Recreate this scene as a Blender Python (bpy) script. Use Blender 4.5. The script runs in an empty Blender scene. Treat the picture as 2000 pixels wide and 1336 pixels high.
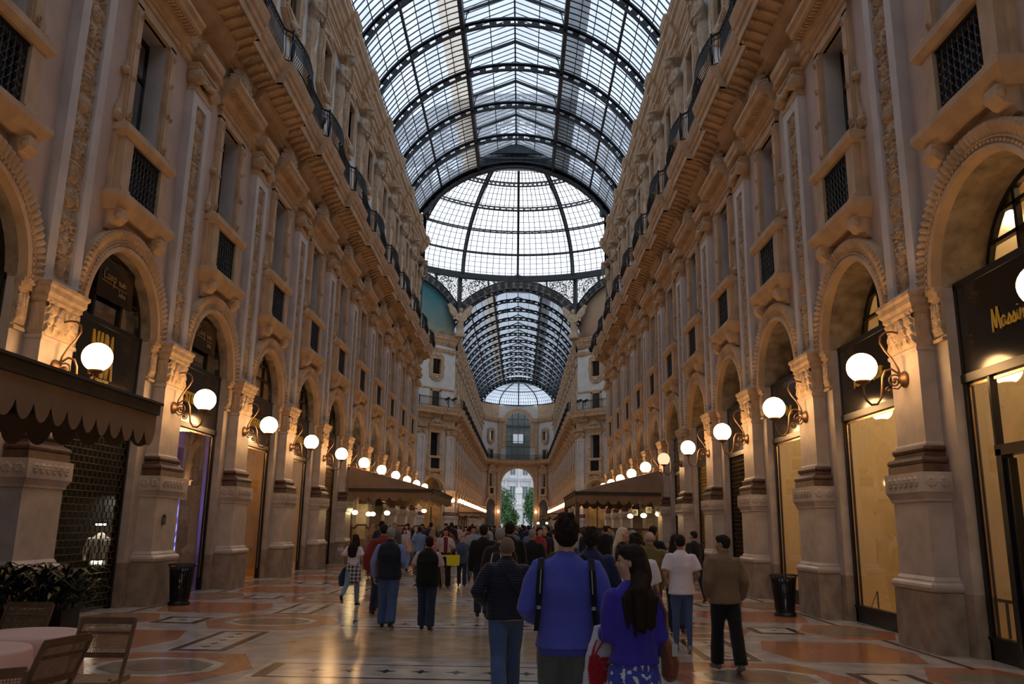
import bpy, bmesh, math, random
import numpy as np
from mathutils import Vector, Matrix
random.seed(7)
sc = bpy.context.scene
COL = sc.collection
PI = math.pi
B = 4.45634          # bay width
Y0 = 12.41666        # centre of pier 0
YE = 57.55           # near arm meets the octagon
YF = 90.1            # far arm starts
YF0 = 90.75          # first pier of far arm
YEND = 160.5

# ---------------------------------------------------------------- mesh builder
class MB:
    def __init__(s, T=None):
        s.v = []; s.f = []; s.m = []; s.sm = []; s.T = T
    def add(s, vs, fs, m=0, smooth=False):
        n = len(s.v)
        if s.T: vs = [s.T(*p) for p in vs]
        s.v.extend([tuple(p) for p in vs])
        for f in fs:
            s.f.append(tuple(i + n for i in f)); s.m.append(m); s.sm.append(smooth)
    def box(s, x0, x1, y0, y1, z0, z1, m=0):
        s.add([(x0,y0,z0),(x1,y0,z0),(x1,y1,z0),(x0,y1,z0),(x0,y0,z1),(x1,y0,z1),(x1,y1,z1),(x0,y1,z1)],
              [(0,3,2,1),(4,5,6,7),(0,1,5,4),(1,2,6,5),(2,3,7,6),(3,0,4,7)], m)
    def frus(s, r0, r1, z0, z1, m=0):
        # r = (x0,x1,y0,y1) bottom and top
        a, b = r0, r1
        s.add([(a[0],a[2],z0),(a[1],a[2],z0),(a[1],a[3],z0),(a[0],a[3],z0),(b[0],b[2],z1),(b[1],b[2],z1),(b[1],b[3],z1),(b[0],b[3],z1)],
              [(0,3,2,1),(4,5,6,7),(0,1,5,4),(1,2,6,5),(2,3,7,6),(3,0,4,7)], m)
    def poly(s, pts, m=0):
        s.add(pts, [tuple(range(len(pts)))], m)
    def prism(s, pts, ax, a0, a1, m=0, smooth=False):
        # pts 2D, extruded along axis ax ('x','y','z')
        n = len(pts)
        def P(p, a):
            return {'x': (a, p[0], p[1]), 'y': (p[0], a, p[1]), 'z': (p[0], p[1], a)}[ax]
        vs = [P(p, a0) for p in pts] + [P(p, a1) for p in pts]
        s.add(vs, [tuple(range(n))[::-1], tuple(range(n, 2*n))], m)
        s.add(vs, [(i, (i+1) % n, n+(i+1) % n, n+i) for i in range(n)], m, smooth)
    def strip(s, rows, m=0, smooth=False, close=False):
        # rows: list of equal-length lists of points
        n = len(rows[0]); vs = [p for r in rows for p in r]; fs = []
        for i in range(len(rows)-1):
            for j in range(n-1 if not close else n):
                j2 = (j+1) % n
                fs.append((i*n+j, i*n+j2, (i+1)*n+j2, (i+1)*n+j))
        s.add(vs, fs, m, smooth)
    def tube(s, pts, r, n=8, m=0, cap=True, closed=False):
        pts = [Vector(p) for p in pts]; N = len(pts)
        rr = r if isinstance(r, (list, tuple)) else [r]*N
        rows = []; prev = None
        for i, p in enumerate(pts):
            if closed: t = pts[(i+1) % N] - pts[i-1]
            else: t = pts[min(i+1, N-1)] - pts[max(i-1, 0)]
            if t.length < 1e-9: t = Vector((0,0,1))
            t.normalize()
            if prev is None:
                a = Vector((0,0,1)) if abs(t.z) < .9 else Vector((1,0,0))
                u = t.cross(a).normalized()
            else:
                u = (prev - t*prev.dot(t))
                u = u.normalized() if u.length > 1e-6 else t.orthogonal().normalized()
            prev = u; w = t.cross(u)
            rows.append([tuple(p + (u*math.cos(k*2*PI/n) + w*math.sin(k*2*PI/n))*rr[i]) for k in range(n)])
        if closed: rows.append(rows[0])
        s.strip(rows, m, n > 4, close=True)
        if cap and not closed:
            s.add(rows[0], [tuple(range(n))], m); s.add(rows[-1], [tuple(range(n))[::-1]], m)
    def bar(s, p, q, w, h=None, m=0, up=(0,0,1)):
        h = h or w; p = Vector(p); q = Vector(q); t = (q-p).normalized(); up = Vector(up)
        if abs(t.dot(up)) > .98: up = Vector((1,0,0))
        u = t.cross(up).normalized()*w/2; v = u.cross(t).normalized()*h/2
        vs = [p-u-v, p+u-v, p+u+v, p-u+v, q-u-v, q+u-v, q+u+v, q-u+v]
        s.add(vs, [(0,3,2,1),(4,5,6,7),(0,1,5,4),(1,2,6,5),(2,3,7,6),(3,0,4,7)], m)
    def lathe(s, prof, c=(0,0,0), n=24, m=0, smooth=True, axis='z', sx=1, sy=1):
        rows = []
        for r, z in prof:
            row = []
            for k in range(n):
                a = k*2*PI/n; x, y = r*math.cos(a)*sx, r*math.sin(a)*sy
                p = (x, y, z) if axis == 'z' else ((x, z, y) if axis == 'y' else (z, x, y))
                row.append((p[0]+c[0], p[1]+c[1], p[2]+c[2]))
            rows.append(row)
        s.strip(rows, m, smooth, close=True)
        s.add(rows[0], [tuple(range(n))], m); s.add(rows[-1], [tuple(range(n))[::-1]], m)
    def ell(s, c, r, n=12, m=0, rot=None):
        rx, ry, rz = r if isinstance(r, (tuple, list)) else (r, r, r)
        rows = []
        for i in range(n//2+1):
            th = PI*i/(n//2); th = min(max(th, .02), PI-.02)
            row = []
            for k in range(n):
                a = k*2*PI/n
                p = Vector((rx*math.sin(th)*math.cos(a), ry*math.sin(th)*math.sin(a), -rz*math.cos(th)))
                if rot: p = rot @ p
                row.append((p.x+c[0], p.y+c[1], p.z+c[2]))
            rows.append(row)
        s.strip(rows, m, True, close=True)
        s.add(rows[0], [tuple(range(n))], m, True); s.add(rows[-1], [tuple(range(n))[::-1]], m, True)
    def loft(s, pts, radii, side=(1,0,0), n=12, m=0, flat=''):
        # elliptical sections: radii (a along side, b across); rounded ends
        pts = [Vector(p) for p in pts]; side = Vector(side); N = len(pts); rows = []
        for i, p in enumerate(pts):
            t = (pts[min(i+1, N-1)] - pts[max(i-1, 0)]).normalized()
            u = (side - t*side.dot(t))
            u = u.normalized() if u.length > 1e-4 else t.orthogonal().normalized()
            w = t.cross(u); a, b = radii[i] if isinstance(radii[i], (tuple, list)) else (radii[i], radii[i])
            ring = [tuple(p + u*(a*math.cos(k*2*PI/n)) + w*(b*math.sin(k*2*PI/n))) for k in range(n)]
            if i == 0 and 's' not in flat:
                q = p - t*min(a, b)*.6
                rows.append([tuple(q + u*(a*.45*math.cos(k*2*PI/n)) + w*(b*.45*math.sin(k*2*PI/n))) for k in range(n)])
            rows.append(ring)
            if i == N-1 and 'e' not in flat:
                q = p + t*min(a, b)*.6
                rows.append([tuple(q + u*(a*.45*math.cos(k*2*PI/n)) + w*(b*.45*math.sin(k*2*PI/n))) for k in range(n)])
        s.strip(rows, m, True, close=True)
        s.add(rows[0], [tuple(range(n))], m, True); s.add(rows[-1], [tuple(range(n))[::-1]], m, True)
    def mesh(s, name, mats, merge=False):
        me = bpy.data.meshes.new(name)
        me.from_pydata(s.v, [], s.f)
        if not isinstance(mats, (list, tuple)): mats = [mats]
        for k in mats: me.materials.append(k)
        if len(s.f):
            me.polygons.foreach_set('material_index', s.m)
            me.polygons.foreach_set('use_smooth', s.sm)
        bm = bmesh.new(); bm.from_mesh(me)
        if merge: bmesh.ops.remove_doubles(bm, verts=bm.verts, dist=merge)
        bmesh.ops.recalc_face_normals(bm, faces=bm.faces)
        bm.to_mesh(me); bm.free(); me.update()
        return me

def link(name, data, parent=None, loc=None, rotz=0):
    o = bpy.data.objects.new(name, data); COL.objects.link(o)
    if parent is not None: o.parent = parent
    if loc is not None: o.location = loc
    if rotz: o.rotation_euler = (0, 0, rotz)
    return o
def obj(name, mb, mats, parent=None, loc=None, rotz=0, merge=False):
    return link(name, mb.mesh(name, mats, merge), parent, loc, rotz)
def tag(o, label=None, cat=None, group=None, kind=None):
    if label: o['label'] = label
    if cat: o['category'] = cat
    if group: o['group'] = group
    if kind: o['kind'] = kind
    return o
def empty(name, loc=(0,0,0), rotz=0):
    o = bpy.data.objects.new(name, None); COL.objects.link(o)
    o.location = loc; o.rotation_euler = (0, 0, rotz); o.empty_display_size = .2
    return o
def dup(root, loc=None, rotz=None, label=None, group=None, keep=None):
    r = root.copy(); COL.objects.link(r)
    if loc is not None: r.location = loc
    if rotz is not None: r.rotation_euler = (0, 0, rotz)
    if label: r['label'] = label
    if group: r['group'] = group
    for ch in list(root.children):
        if keep and not keep(ch): continue
        c = ch.copy(); COL.objects.link(c); c.parent = r
        for g in list(ch.children):
            d = g.copy(); COL.objects.link(d); d.parent = c
    return r
def struct(name, mb, mats, label=None, cat=None, parent=None, merge=False):
    o = obj(name, mb, mats, parent, merge=merge)
    if parent is None:
        o['kind'] = 'structure'
        if label: o['label'] = label
        if cat: o['category'] = cat
    return o

# ---------------------------------------------------------------- materials
def newmat(name):
    m = bpy.data.materials.new(name); m.use_nodes = True
    nt = m.node_tree; nt.nodes.clear()
    out = nt.nodes.new('ShaderNodeOutputMaterial'); return m, nt, out
def mat(name, col, rough=.6, var=.15, scale=2.5, bump=0, bscale=25, metal=0, spec=.5, col2=None, coat=0, dirt=0, alpha=1):
    m, nt, out = newmat(name); N = nt.nodes; L = nt.links
    b = N.new('ShaderNodeBsdfPrincipled')
    b.inputs['Roughness'].default_value = rough; b.inputs['Metallic'].default_value = metal
    b.inputs['Specular IOR Level'].default_value = spec; b.inputs['Coat Weight'].default_value = coat
    b.inputs['Alpha'].default_value = alpha
    tc = N.new('ShaderNodeTexCoord'); no = N.new('ShaderNodeTexNoise')
    no.inputs['Scale'].default_value = scale; no.inputs['Detail'].default_value = 4
    L.new(tc.outputs['Object'], no.inputs['Vector'])
    mx = N.new('ShaderNodeMix'); mx.data_type = 'RGBA'
    c2 = col2 or tuple(max(0, c*(1-var*2)) for c in col)
    c1 = tuple(min(1, c*(1+var*.6)) for c in col)
    mx.inputs[6].default_value = (*c1, 1); mx.inputs[7].default_value = (*c2, 1)
    rp = N.new('ShaderNodeMapRange'); rp.inputs[1].default_value = .3; rp.inputs[2].default_value = .75
    L.new(no.outputs['Fac'], rp.inputs[0]); L.new(rp.outputs[0], mx.inputs[0])
    L.new(mx.outputs[2], b.inputs['Base Color'])
    if bump:
        n2 = N.new('ShaderNodeTexNoise'); n2.inputs['Scale'].default_value = bscale; n2.inputs['Detail'].default_value = 3
        L.new(tc.outputs['Object'], n2.inputs['Vector'])
        bp = N.new('ShaderNodeBump'); bp.inputs['Strength'].default_value = bump; bp.inputs['Distance'].default_value = .02
        L.new(n2.outputs['Fac'], bp.inputs['Height']); L.new(bp.outputs['Normal'], b.inputs['Normal'])
    L.new(b.outputs[0], out.inputs[0]); return m
def emis(name, col, st):
    m, nt, out = newmat(name); e = nt.nodes.new('ShaderNodeEmission')
    e.inputs[0].default_value = (*col, 1); e.inputs[1].default_value = st
    nt.links.new(e.outputs[0], out.inputs[0]); return m
def glassy(name, tint, trans=.8, gloss=.12, diff=.08, dcol=(.6,.65,.7), rough=.05, streak=0, scol=(.2,.16,.12)):
    """thin pane: transparent + translucent film + reflection"""
    m, nt, out = newmat(name); N = nt.nodes; L = nt.links
    tr = N.new('ShaderNodeBsdfTransparent'); tr.inputs[0].default_value = (*tint, 1)
    df = N.new('ShaderNodeBsdfTranslucent'); df.inputs[0].default_value = (*dcol, 1)
    gl = N.new('ShaderNodeBsdfGlossy'); gl.inputs['Roughness'].default_value = rough
    fr = N.new('ShaderNodeFresnel'); fr.inputs[0].default_value = 1.45
    m1 = N.new('ShaderNodeMixShader'); m1.inputs[0].default_value = diff/(trans+diff)
    L.new(tr.outputs[0], m1.inputs[1]); L.new(df.outputs[0], m1.inputs[2])
    if streak:
        tc = N.new('ShaderNodeTexCoord'); mp = N.new('ShaderNodeMapping'); mp.inputs['Scale'].default_value = (1.1, .35, 1.1)
        no = N.new('ShaderNodeTexNoise'); no.inputs['Scale'].default_value = 1.0; no.inputs['Detail'].default_value = 5
        L.new(tc.outputs['Object'], mp.inputs[0]); L.new(mp.outputs[0], no.inputs['Vector'])
        rp = N.new('ShaderNodeMapRange'); rp.inputs[1].default_value = .35; rp.inputs[2].default_value = .75
        mx = N.new('ShaderNodeMix'); mx.data_type = 'RGBA'; mx.inputs[6].default_value = (*tint, 1)
        mx.inputs[7].default_value = (*[t*(1-streak) for t in tint], 1)
        L.new(no.outputs['Fac'], rp.inputs[0]); L.new(rp.outputs[0], mx.inputs[0]); L.new(mx.outputs[2], tr.inputs[0])
    m2 = N.new('ShaderNodeMixShader')
    mu = N.new('ShaderNodeMath'); mu.operation = 'MULTIPLY'; mu.inputs[1].default_value = gloss*6
    L.new(fr.outputs[0], mu.inputs[0]); L.new(mu.outputs[0], m2.inputs[0])
    L.new(m1.outputs[0], m2.inputs[1]); L.new(gl.outputs[0], m2.inputs[2])
    L.new(m2.outputs[0], out.inputs[0]); return m

M = {}
M['plaster'] = mat('pink_grey_plaster', (.56,.43,.37), .7, .1, 1.2, .15, 30)
M['white'] = mat('pale_grey_stucco', (.58,.53,.50), .6, .12, 1.5, .1, 30)
M['ochre'] = mat('ochre_cement_stone', (.58,.405,.25), .7, .15, 2.2, .3, 35)
M['relief'] = mat('carved_tan_stone', (.54,.40,.27), .7, .18, 5, .5, 50)
M['upwhite'] = mat('upper_white_stucco', (.66,.645,.62), .7, .08, 1.5)
M['marble'] = mat('grey_pink_marble', (.50,.43,.375), .4, .14, 3, .08, 12)
M['plinth'] = mat('brown_grey_granite', (.31,.245,.19), .5, .3, 4, .15, 60, col2=(.17,.13,.10))
M['brown'] = mat('dark_brown_marble', (.12,.065,.045), .35, .3, 6)
M['iron'] = mat('black_iron', (.018,.018,.02), .45, .2, 10, metal=.3)
M['steel'] = mat('slate_painted_steel', (.03,.038,.047), .55, .25, 2)
M['bronze'] = mat('copper_lamp_metal', (.22,.12,.06), .45, .2, 8, metal=.6)
M['black'] = mat('black_shop_enamel', (.010,.009,.008), .12, .2, 3, spec=.6)
M['frame'] = mat('black_metal_frame', (.012,.012,.013), .3, .2, 5, metal=.2)
M['gilt'] = mat('gold_letters', (.62,.40,.05), .45, .1, 4)
M['dull_gilt'] = mat('dull_gold_letters', (.36,.22,.09), .5, .1, 4)
M['cream'] = mat('cream_display_wall', (.80,.62,.36), .7, .06, .8)
M['darkint'] = mat('dark_shop_interior', (.05,.045,.04), .8, .3, 1)
M['warmint'] = mat('amber_shop_interior', (.62,.36,.13), .7, .25, .8)
M['awning'] = mat('taupe_awning_canvas', (.27,.17,.10), .8, .12, 2, .1, 80)
M['awdark'] = mat('dark_awning_edge', (.05,.035,.022), .7, .2, 4)
M['wood'] = mat('dark_brown_wood', (.10,.045,.025), .4, .3, 4, .1, 40)
M['wood2'] = mat('walnut_chair_wood', (.17,.08,.04), .35, .25, 9)
M['cloth'] = mat('pink_tablecloth', (.74,.45,.36), .8, .05, 2)
M['leaf'] = mat('dark_green_leaf', (.008,.026,.010), .5, .5, 9)
M['leaf2'] = mat('yellow_green_leaf', (.05,.08,.02), .45, .3, 9)
M['tree'] = mat('plane_tree_leaf', (.06,.17,.035), .6, .5, 1.2)
M['glob'] = emis('lit_globe_glass', (1.0,.55,.22), 25)
M['globdim'] = emis('dim_globe_glass', (1.0,.72,.42), 1.1)
M['spot'] = emis('lit_spot_lamp', (1.0,.85,.6), 25)
M['vglass'] = glassy('vault_pane', (.66,.73,.84), .62, .02, .38, (.80,.86,.95), .15, streak=.25)
M['vglass2'] = glassy('far_vault_pane', (.60,.67,.76), .62, .02, .38, (.70,.76,.84), .15, streak=.25)
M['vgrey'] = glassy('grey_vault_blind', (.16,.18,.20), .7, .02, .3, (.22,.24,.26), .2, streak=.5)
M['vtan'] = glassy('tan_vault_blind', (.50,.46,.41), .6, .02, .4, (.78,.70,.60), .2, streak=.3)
M['vend'] = glassy('pale_gable_panel', (.5,.55,.62), .15, .02, .85, (.75,.80,.86), .3)
M['dglass'] = glassy('dome_pane', (.95,.97,1.0), .95, .01, .05, (.6,.65,.7), .1)
M['wglass'] = glassy('window_pane', (.30,.32,.34), .9, .10, .04, (.1,.1,.1), .03)
M['sglass'] = glassy('shop_pane', (.86,.86,.84), .95, .05, .02, (.3,.3,.3), .02)

# ---------------------------------------------------------------- camera
Pc = dict(f=1590.888588, pitch=.220863245, yaw=-.013780241, roll=.016438997, c=.708453771)
def camray(x, y):
    u0, v0 = x-1000, y-668; ro = Pc['roll']; cr, sr = math.cos(ro), math.sin(ro)
    u = cr*u0+sr*v0; v = -sr*u0+cr*v0
    dx, dy, dz = u/Pc['f'], 1.0, -v/Pc['f']
    cp, sp = math.cos(Pc['pitch']), math.sin(Pc['pitch']); Yd, Zd = cp*dy-sp*dz, sp*dy+cp*dz
    cy, sy = math.cos(Pc['yaw']), math.sin(Pc['yaw'])
    return Vector((cy*dx+sy*Yd, -sy*dx+cy*Yd, Zd))
def ground(x, y, z=0.0):
    d = camray(x, y); t = (z-1.65)/d.z
    return Vector((Pc['c']+t*d.x, t*d.y, z))
def zat(x, y, Y):
    d = camray(x, y); t = Y/d.y
    return Vector((Pc['c']+t*d.x, Y, 1.65+t*d.z))
F = camray(1000, 668).normalized()
Rv = (camray(1001, 668)-camray(1000, 668)).normalized()
Uv = (camray(1000, 667)-camray(1000, 668)).normalized()
cam = bpy.data.cameras.new('camera'); cam.sensor_width = 36; cam.lens = 36*Pc['f']/2000; cam.clip_end = 600; cam.clip_start = .05
camo = bpy.data.objects.new('camera', cam); COL.objects.link(camo)
mw = Matrix.Identity(4)
for i in range(3):
    mw[i][0] = Rv[i]; mw[i][1] = Uv[i]; mw[i][2] = -F[i]
mw[0][3] = Pc['c']; mw[1][3] = 0; mw[2][3] = 1.65
camo.matrix_world = mw
sc.camera = camo

# ---------------------------------------------------------------- world and colour
w = bpy.data.worlds.new('evening_sky'); sc.world = w; w.use_nodes = True
nt = w.node_tree; nt.nodes.clear()
wo = nt.nodes.new('ShaderNodeOutputWorld'); bg = nt.nodes.new('ShaderNodeBackground')
tc = nt.nodes.new('ShaderNodeTexCoord'); no = nt.nodes.new('ShaderNodeTexNoise'); no.inputs['Scale'].default_value = 3.5; no.inputs['Detail'].default_value = 4
mx = nt.nodes.new('ShaderNodeMix'); mx.data_type = 'RGBA'
mx.inputs[6].default_value = (.70,.82,1.0,1); mx.inputs[7].default_value = (1.0,.99,.98,1)
nt.links.new(tc.outputs['Generated'], no.inputs['Vector']); nt.links.new(no.outputs['Fac'], mx.inputs[0])
nt.links.new(mx.outputs[2], bg.inputs[0]); bg.inputs[1].default_value = 1.55
nt.links.new(bg.outputs[0], wo.inputs[0])
sc.view_settings.view_transform = 'Standard'; sc.view_settings.look = 'None'
sc.view_settings.gamma = 1; sc.view_settings.use_curve_mapping = False
sc.view_settings.exposure = 0.05
sc.cycles.use_denoising = True
sc.cycles.max_bounces = 7; sc.cycles.diffuse_bounces = 4; sc.cycles.glossy_bounces = 3
sc.cycles.transparent_max_bounces = 16; sc.cycles.transmission_bounces = 4
sc.cycles.sample_clamp_indirect = 6; sc.cycles.caustics_reflective = False; sc.cycles.caustics_refractive = False
# ================================================================ ornament helpers
def field(w, h, nx, nz, fn):
    xs = np.linspace(-w/2, w/2, nx); zs = np.linspace(0, h, nz)
    X, Z = np.meshgrid(xs, zs); return xs, zs, X, Z, fn(X, Z)
def stamp(H, X, Z, cx, cz, rx, rz, ang, amp):
    c, s_ = math.cos(ang), math.sin(ang); dx = X-cx; dz = Z-cz
    u = (dx*c+dz*s_)/rx; v = (-dx*s_+dz*c)/rz
    d = u*u+v*v
    np.maximum(H, amp*np.sqrt(np.clip(1-d, 0, 1)), out=H)
def candelabra(w, h, seed, rows=.72):
    rnd = random.Random(seed)
    def fn(X, Z):
        H = np.zeros_like(X); z = 0.05; k = 0
        while z < h-.2:
            t = k % 4; hh = w*rnd.uniform(.75, 1.15)*rows/.72*.85
            if t == 0:      # vase
                stamp(H, X, Z, 0, z+hh*.5, w*.26, hh*.42, 0, 1); stamp(H, X, Z, 0, z+hh*.9, w*.34, hh*.1, 0, .8)
            elif t == 1:    # figure with arms
                stamp(H, X, Z, 0, z+hh*.4, w*.17, hh*.4, 0, 1); stamp(H, X, Z, 0, z+hh*.88, w*.12, w*.14, 0, 1)
                for sg in (-1, 1): stamp(H, X, Z, sg*w*.22, z+hh*.6, w*.22, w*.06, sg*.7, .8)
            elif t == 2:    # scrolls
                for sg in (-1, 1):
                    for q in range(9):
                        a = q*.75; r = w*.2*(1-q/11)
                        stamp(H, X, Z, sg*(w*.24+r*math.cos(a)), z+hh*.5+r*math.sin(a), w*.07, w*.07, 0, .8)
                stamp(H, X, Z, 0, z+hh*.5, w*.08, hh*.5, 0, .7)
            else:           # mask
                stamp(H, X, Z, 0, z+hh*.5, w*.3, hh*.34, 0, .9); 
                for sg in (-1, 1): stamp(H, X, Z, sg*w*.36, z+hh*.6, w*.1, hh*.3, sg*.5, .7)
            for q in range(12):
                sg = rnd.choice((-1, 1)); cx = rnd.uniform(.10, .46)*w; cz = z+rnd.uniform(0, hh); an = rnd.uniform(-1.2, 1.2)
                for s2 in (-1, 1): stamp(H, X, Z, s2*cx, cz, w*.085, w*.030, s2*an, .6)
            z += hh; k += 1
        H *= .62+.38*np.abs(np.sin(X*95+np.sin(Z*31)*1.2)*np.sin(Z*74))**.5
        return H
    return fn
def acanthus(w, h):
    def fn(X, Z):
        H = np.zeros_like(X)
        for row, (n, zz, s_) in enumerate(((5, .0, .30), (4, .28, .34), (3, .56, .3))):
            for i in range(n):
                cx = (i-(n-1)/2)*w/n
                stamp(H, X, Z, cx, (zz+.17)*h, w/n*.40, h*s_*.62, 0, .55+.15*row)
                stamp(H, X, Z, cx, (zz+.30)*h, w/n*.30, h*.07, 0, .95)
                for q in (-1, 1): stamp(H, X, Z, cx+q*w/n*.28, (zz+.2)*h, w/n*.07, h*.15, q*.4, .9)
        for sg in (-1, 1):
            for q in range(8):
                a = q*.8; r = w*.12*(1-q/10)
                stamp(H, X, Z, sg*(w*.36+r*math.cos(a)), h*.86+r*math.sin(a), w*.05, w*.05, 0, 1)
        stamp(H, X, Z, 0, h*.5, w*.14, h*.34, 0, 1)
        return H
    return fn
def frieze_fn(w, h, n):
    def fn(X, Z):
        H = np.zeros_like(X)
        for i in range(n):
            cx = (i-(n-1)/2)*w/n*.95
            for q in range(8): stamp(H, X, Z, cx+math.cos(q*.785)*w/n*.28, h*.5+math.sin(q*.785)*h*.26, w/n*.12, h*.11, q*.785, .8)
            stamp(H, X, Z, cx, h*.5, w/n*.12, h*.12, 0, 1)
        return H
    return fn
def shell_fn(w, h):
    def fn(X, Z):
        H = np.zeros_like(X)
        for i in range(9):
            a = -1.2+i*.3; stamp(H, X, Z, math.sin(a)*h*.45, h*.18+math.cos(a)*h*.42, h*.42, h*.07, PI/2-a, .9)
        stamp(H, X, Z, 0, h*.3, w*.12, h*.26, 0, 1)
        for sg in (-1, 1):
            for q in range(12):
                a = q*.62; r = h*.24*(1-q/15)
                stamp(H, X, Z, sg*(w*.30+r*math.cos(a)), h*.26+r*math.sin(a), w*.045, w*.045, 0, .85)
            stamp(H, X, Z, sg*w*.42, h*.1, w*.12, h*.1, sg*-.5, .8); stamp(H, X, Z, sg*w*.22, h*.55, w*.14, h*.08, sg*-.8, .8)
        return H
    return fn
def add_field(mb, w, h, nx, nz, fn, depth, org=(0,0,0), m=0, cut=None, axis='front'):
    xs, zs, X, Z, H = field(w, h, nx, nz, fn)
    vs = []; ox, oy, oz = org
    for j in range(nz):
        for i in range(nx):
            e = depth*float(H[j, i])
            if axis == 'front': vs.append((ox+xs[i], oy+e, oz+zs[j]))
            elif axis == 'right': vs.append((ox+e, oy+xs[i], oz+zs[j]))
            else: vs.append((ox-e, oy+xs[i], oz+zs[j]))
    fs = []
    for j in range(nz-1):
        for i in range(nx-1):
            if cut is not None and max(H[j,i], H[j,i+1], H[j+1,i], H[j+1,i+1]) < cut: continue
            fs.append((j*nx+i, j*nx+i+1, (j+1)*nx+i+1, (j+1)*nx+i))
    mb.add(vs, fs, m, True)

# ================================================================ facade components (local x along wall, y out, z up)
def tier(mb, hw, t, z0, z1, m=0, back=.10): mb.box(-hw, hw, back, t, z0, z1, m)
def moulding(mb, hw, t, prof, m=0, back=.10):
    """prof: list of (extra, z) rings around three sides"""
    rows = []
    for e, z in prof: rows.append([(-hw-e, back, z), (-hw-e, t+e, z), (hw+e, t+e, z), (hw+e, back, z)])
    mb.strip(rows, m); mb.poly(rows[-1], m); mb.poly(rows[0], m)
def half_round(z0, z1, r, n=6, base=0):
    return [(base+r*math.sin(PI*i/n), z0+(z1-z0)*(1-math.cos(PI*i/n))/2) for i in range(n+1)]
def pier_parts():
    P = []
    a = MB(); tier(a, .60, .57, 0, .82); P.append(('plinth', a, M['plinth']))
    a = MB(); moulding(a, .57, .54, half_round(.82, .96, .06)); moulding(a, .57, .53, [(0,.96),(.0,.98),(-.03,1.03)])
    tier(a, .53, .50, 1.0, 2.1)
    moulding(a, .53, .50, [(0,2.06),(.03,2.08),(.03,2.11),(.06,2.18),(.08,2.21),(.08,2.49),(.02,2.49)])
    add_field(a, 1.06, .2, 70, 14, frieze_fn(1.06, .2, 6), .03, (0, .583, 2.25))
    for sg in (-1, 1): add_field(a, .40, .2, 26, 14, frieze_fn(.40, .2, 2), .03, (sg*.613, .36, 2.25), axis='right' if sg > 0 else 'left')
    P.append(('pedestal', a, M['marble']))
    a = MB(); tier(a, .56, .53, 2.49, 2.61)
    moulding(a, .52, .49, half_round(2.61, 2.72, .05)); moulding(a, .49, .46, [(.02,2.72),(-.01,2.75),(-.01,2.78),(.02,2.80)])
    moulding(a, .48, .44, half_round(2.80, 2.88, .035)); P.append(('base', a, M['brown']))
    a = MB(); tier(a, .455, .40, 2.86, 4.36); moulding(a, .455, .40, [(0.02,2.88),(.02,2.91),(0,2.94)])
    moulding(a, .455, .40, [(0,4.28),(.025,4.31),(.025,4.35),(0,4.37)]); P.append(('shaft', a, M['marble']))
    a = MB(); tier(a, .455, .40, 4.36, 4.90)
    add_field(a, .9, .54, 84, 56, acanthus(.9, .54), .055, (0, .403, 4.37))
    for sg in (-1, 1): add_field(a, .30, .54, 16, 30, acanthus(.3, .54), .02, (sg*.456, .25, 4.37), axis='right' if sg > 0 else 'left')
    moulding(a, .455, .40, [(.02,4.88),(.05,4.92),(.05,4.97),(.09,5.02),(.09,5.10),(.12,5.14),(.12,5.19),(.0,5.2)])
    for sg in (-1, 1):   # capitals of the narrow jamb pilasters either side
        x = sg*.725; a.box(x-.135, x+.135, .14, .20, 4.45, 5.0); add_field(a, .26, .50, 20, 34, acanthus(.26, .5), .035, (x, .203, 4.47))
        a.box(x-.145, x+.145, .13, .24, 5.0, 5.08); a.box(x-.15, x+.15, .13, .28, 5.08, 5.17); a.box(x-.14, x+.14, .14, .22, 4.36, 4.41)
    P.append(('capital', a, M['relief']))
    a = MB()
    for sg in (-1, 1): a.box(min(sg*.27, sg*.50), max(sg*.27, sg*.50), .10, .33, 5.2, 11.0)
    a.box(-.27, .27, .10, .25, 5.2, 11.0); a.box(-.27, .27, .10, .33, 5.2, 5.32); a.box(-.27, .27, .1, .33, 10.75, 11.0)
    P.append(('pilaster', a, M['white']))
    a = MB(); add_field(a, .52, 5.4, 44, 440, candelabra(.52, 5.4, 3), .085, (0, .253, 5.33)); P.append(('carved_relief', a, M['relief']))
    a = MB(); tier(a, .47, .32, 11.0, 11.22); moulding(a, .5, .33, [(.0,10.98),(.03,11.0),(.03,11.04),(0,11.05)])
    for sg in (-1, 1):
        a.lathe([(.02,.10),(.17,.10),(.17,.47),(.15,.49),(.13,.46),(.09,.49),(.05,.46),(.03,.49),(.01,.49)], (sg*.44, 0, 11.33), 16, axis='y')
    for q in range(5): a.ell((-.24+q*.12, .40, 11.34+.03*math.cos(q*1.3)), (.06,.07,.07), 8)
    moulding(a, .50, .34, [(0,11.45),(.04,11.48),(.04,11.55),(.08,11.58),(.08,11.62)])
    P.append(('ionic_capital', a, M['ochre']))
    return P
def archivolt_mb(R=1.37, W=.41, zc=5.15, n=48, t0=.13):
    a = MB(); prof = [(0,0),(0,.17),(.07,.19),(.10,.14),(.16,.15),(.18,.18),(.20,.155),(.33,.21),(.38,.19),(W,.17),(W,0)]
    rows = []
    for i in range(n*2+1):
        th = PI*i/(n*2); rr = []
        for j, (r, t) in enumerate(prof):
            e = .030*(1 if i % 2 else -1) if j in (7, 8) else 0
            rr.append((-(R+r)*math.cos(th), t0+t+e, zc+(R+r)*math.sin(th)))
        rows.append(rr)
    a.strip(rows)
    for i in range(52):
        th = PI*(i+.5)/52; c, s_ = math.cos(th), math.sin(th); r = R+.13
        a.bar((-(r-.02)*c, t0+.165, zc+(r-.02)*s_), (-(r+.02)*c, t0+.165, zc+(r+.02)*s_), .035, .03, up=(0,1,0))
    return a
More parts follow.
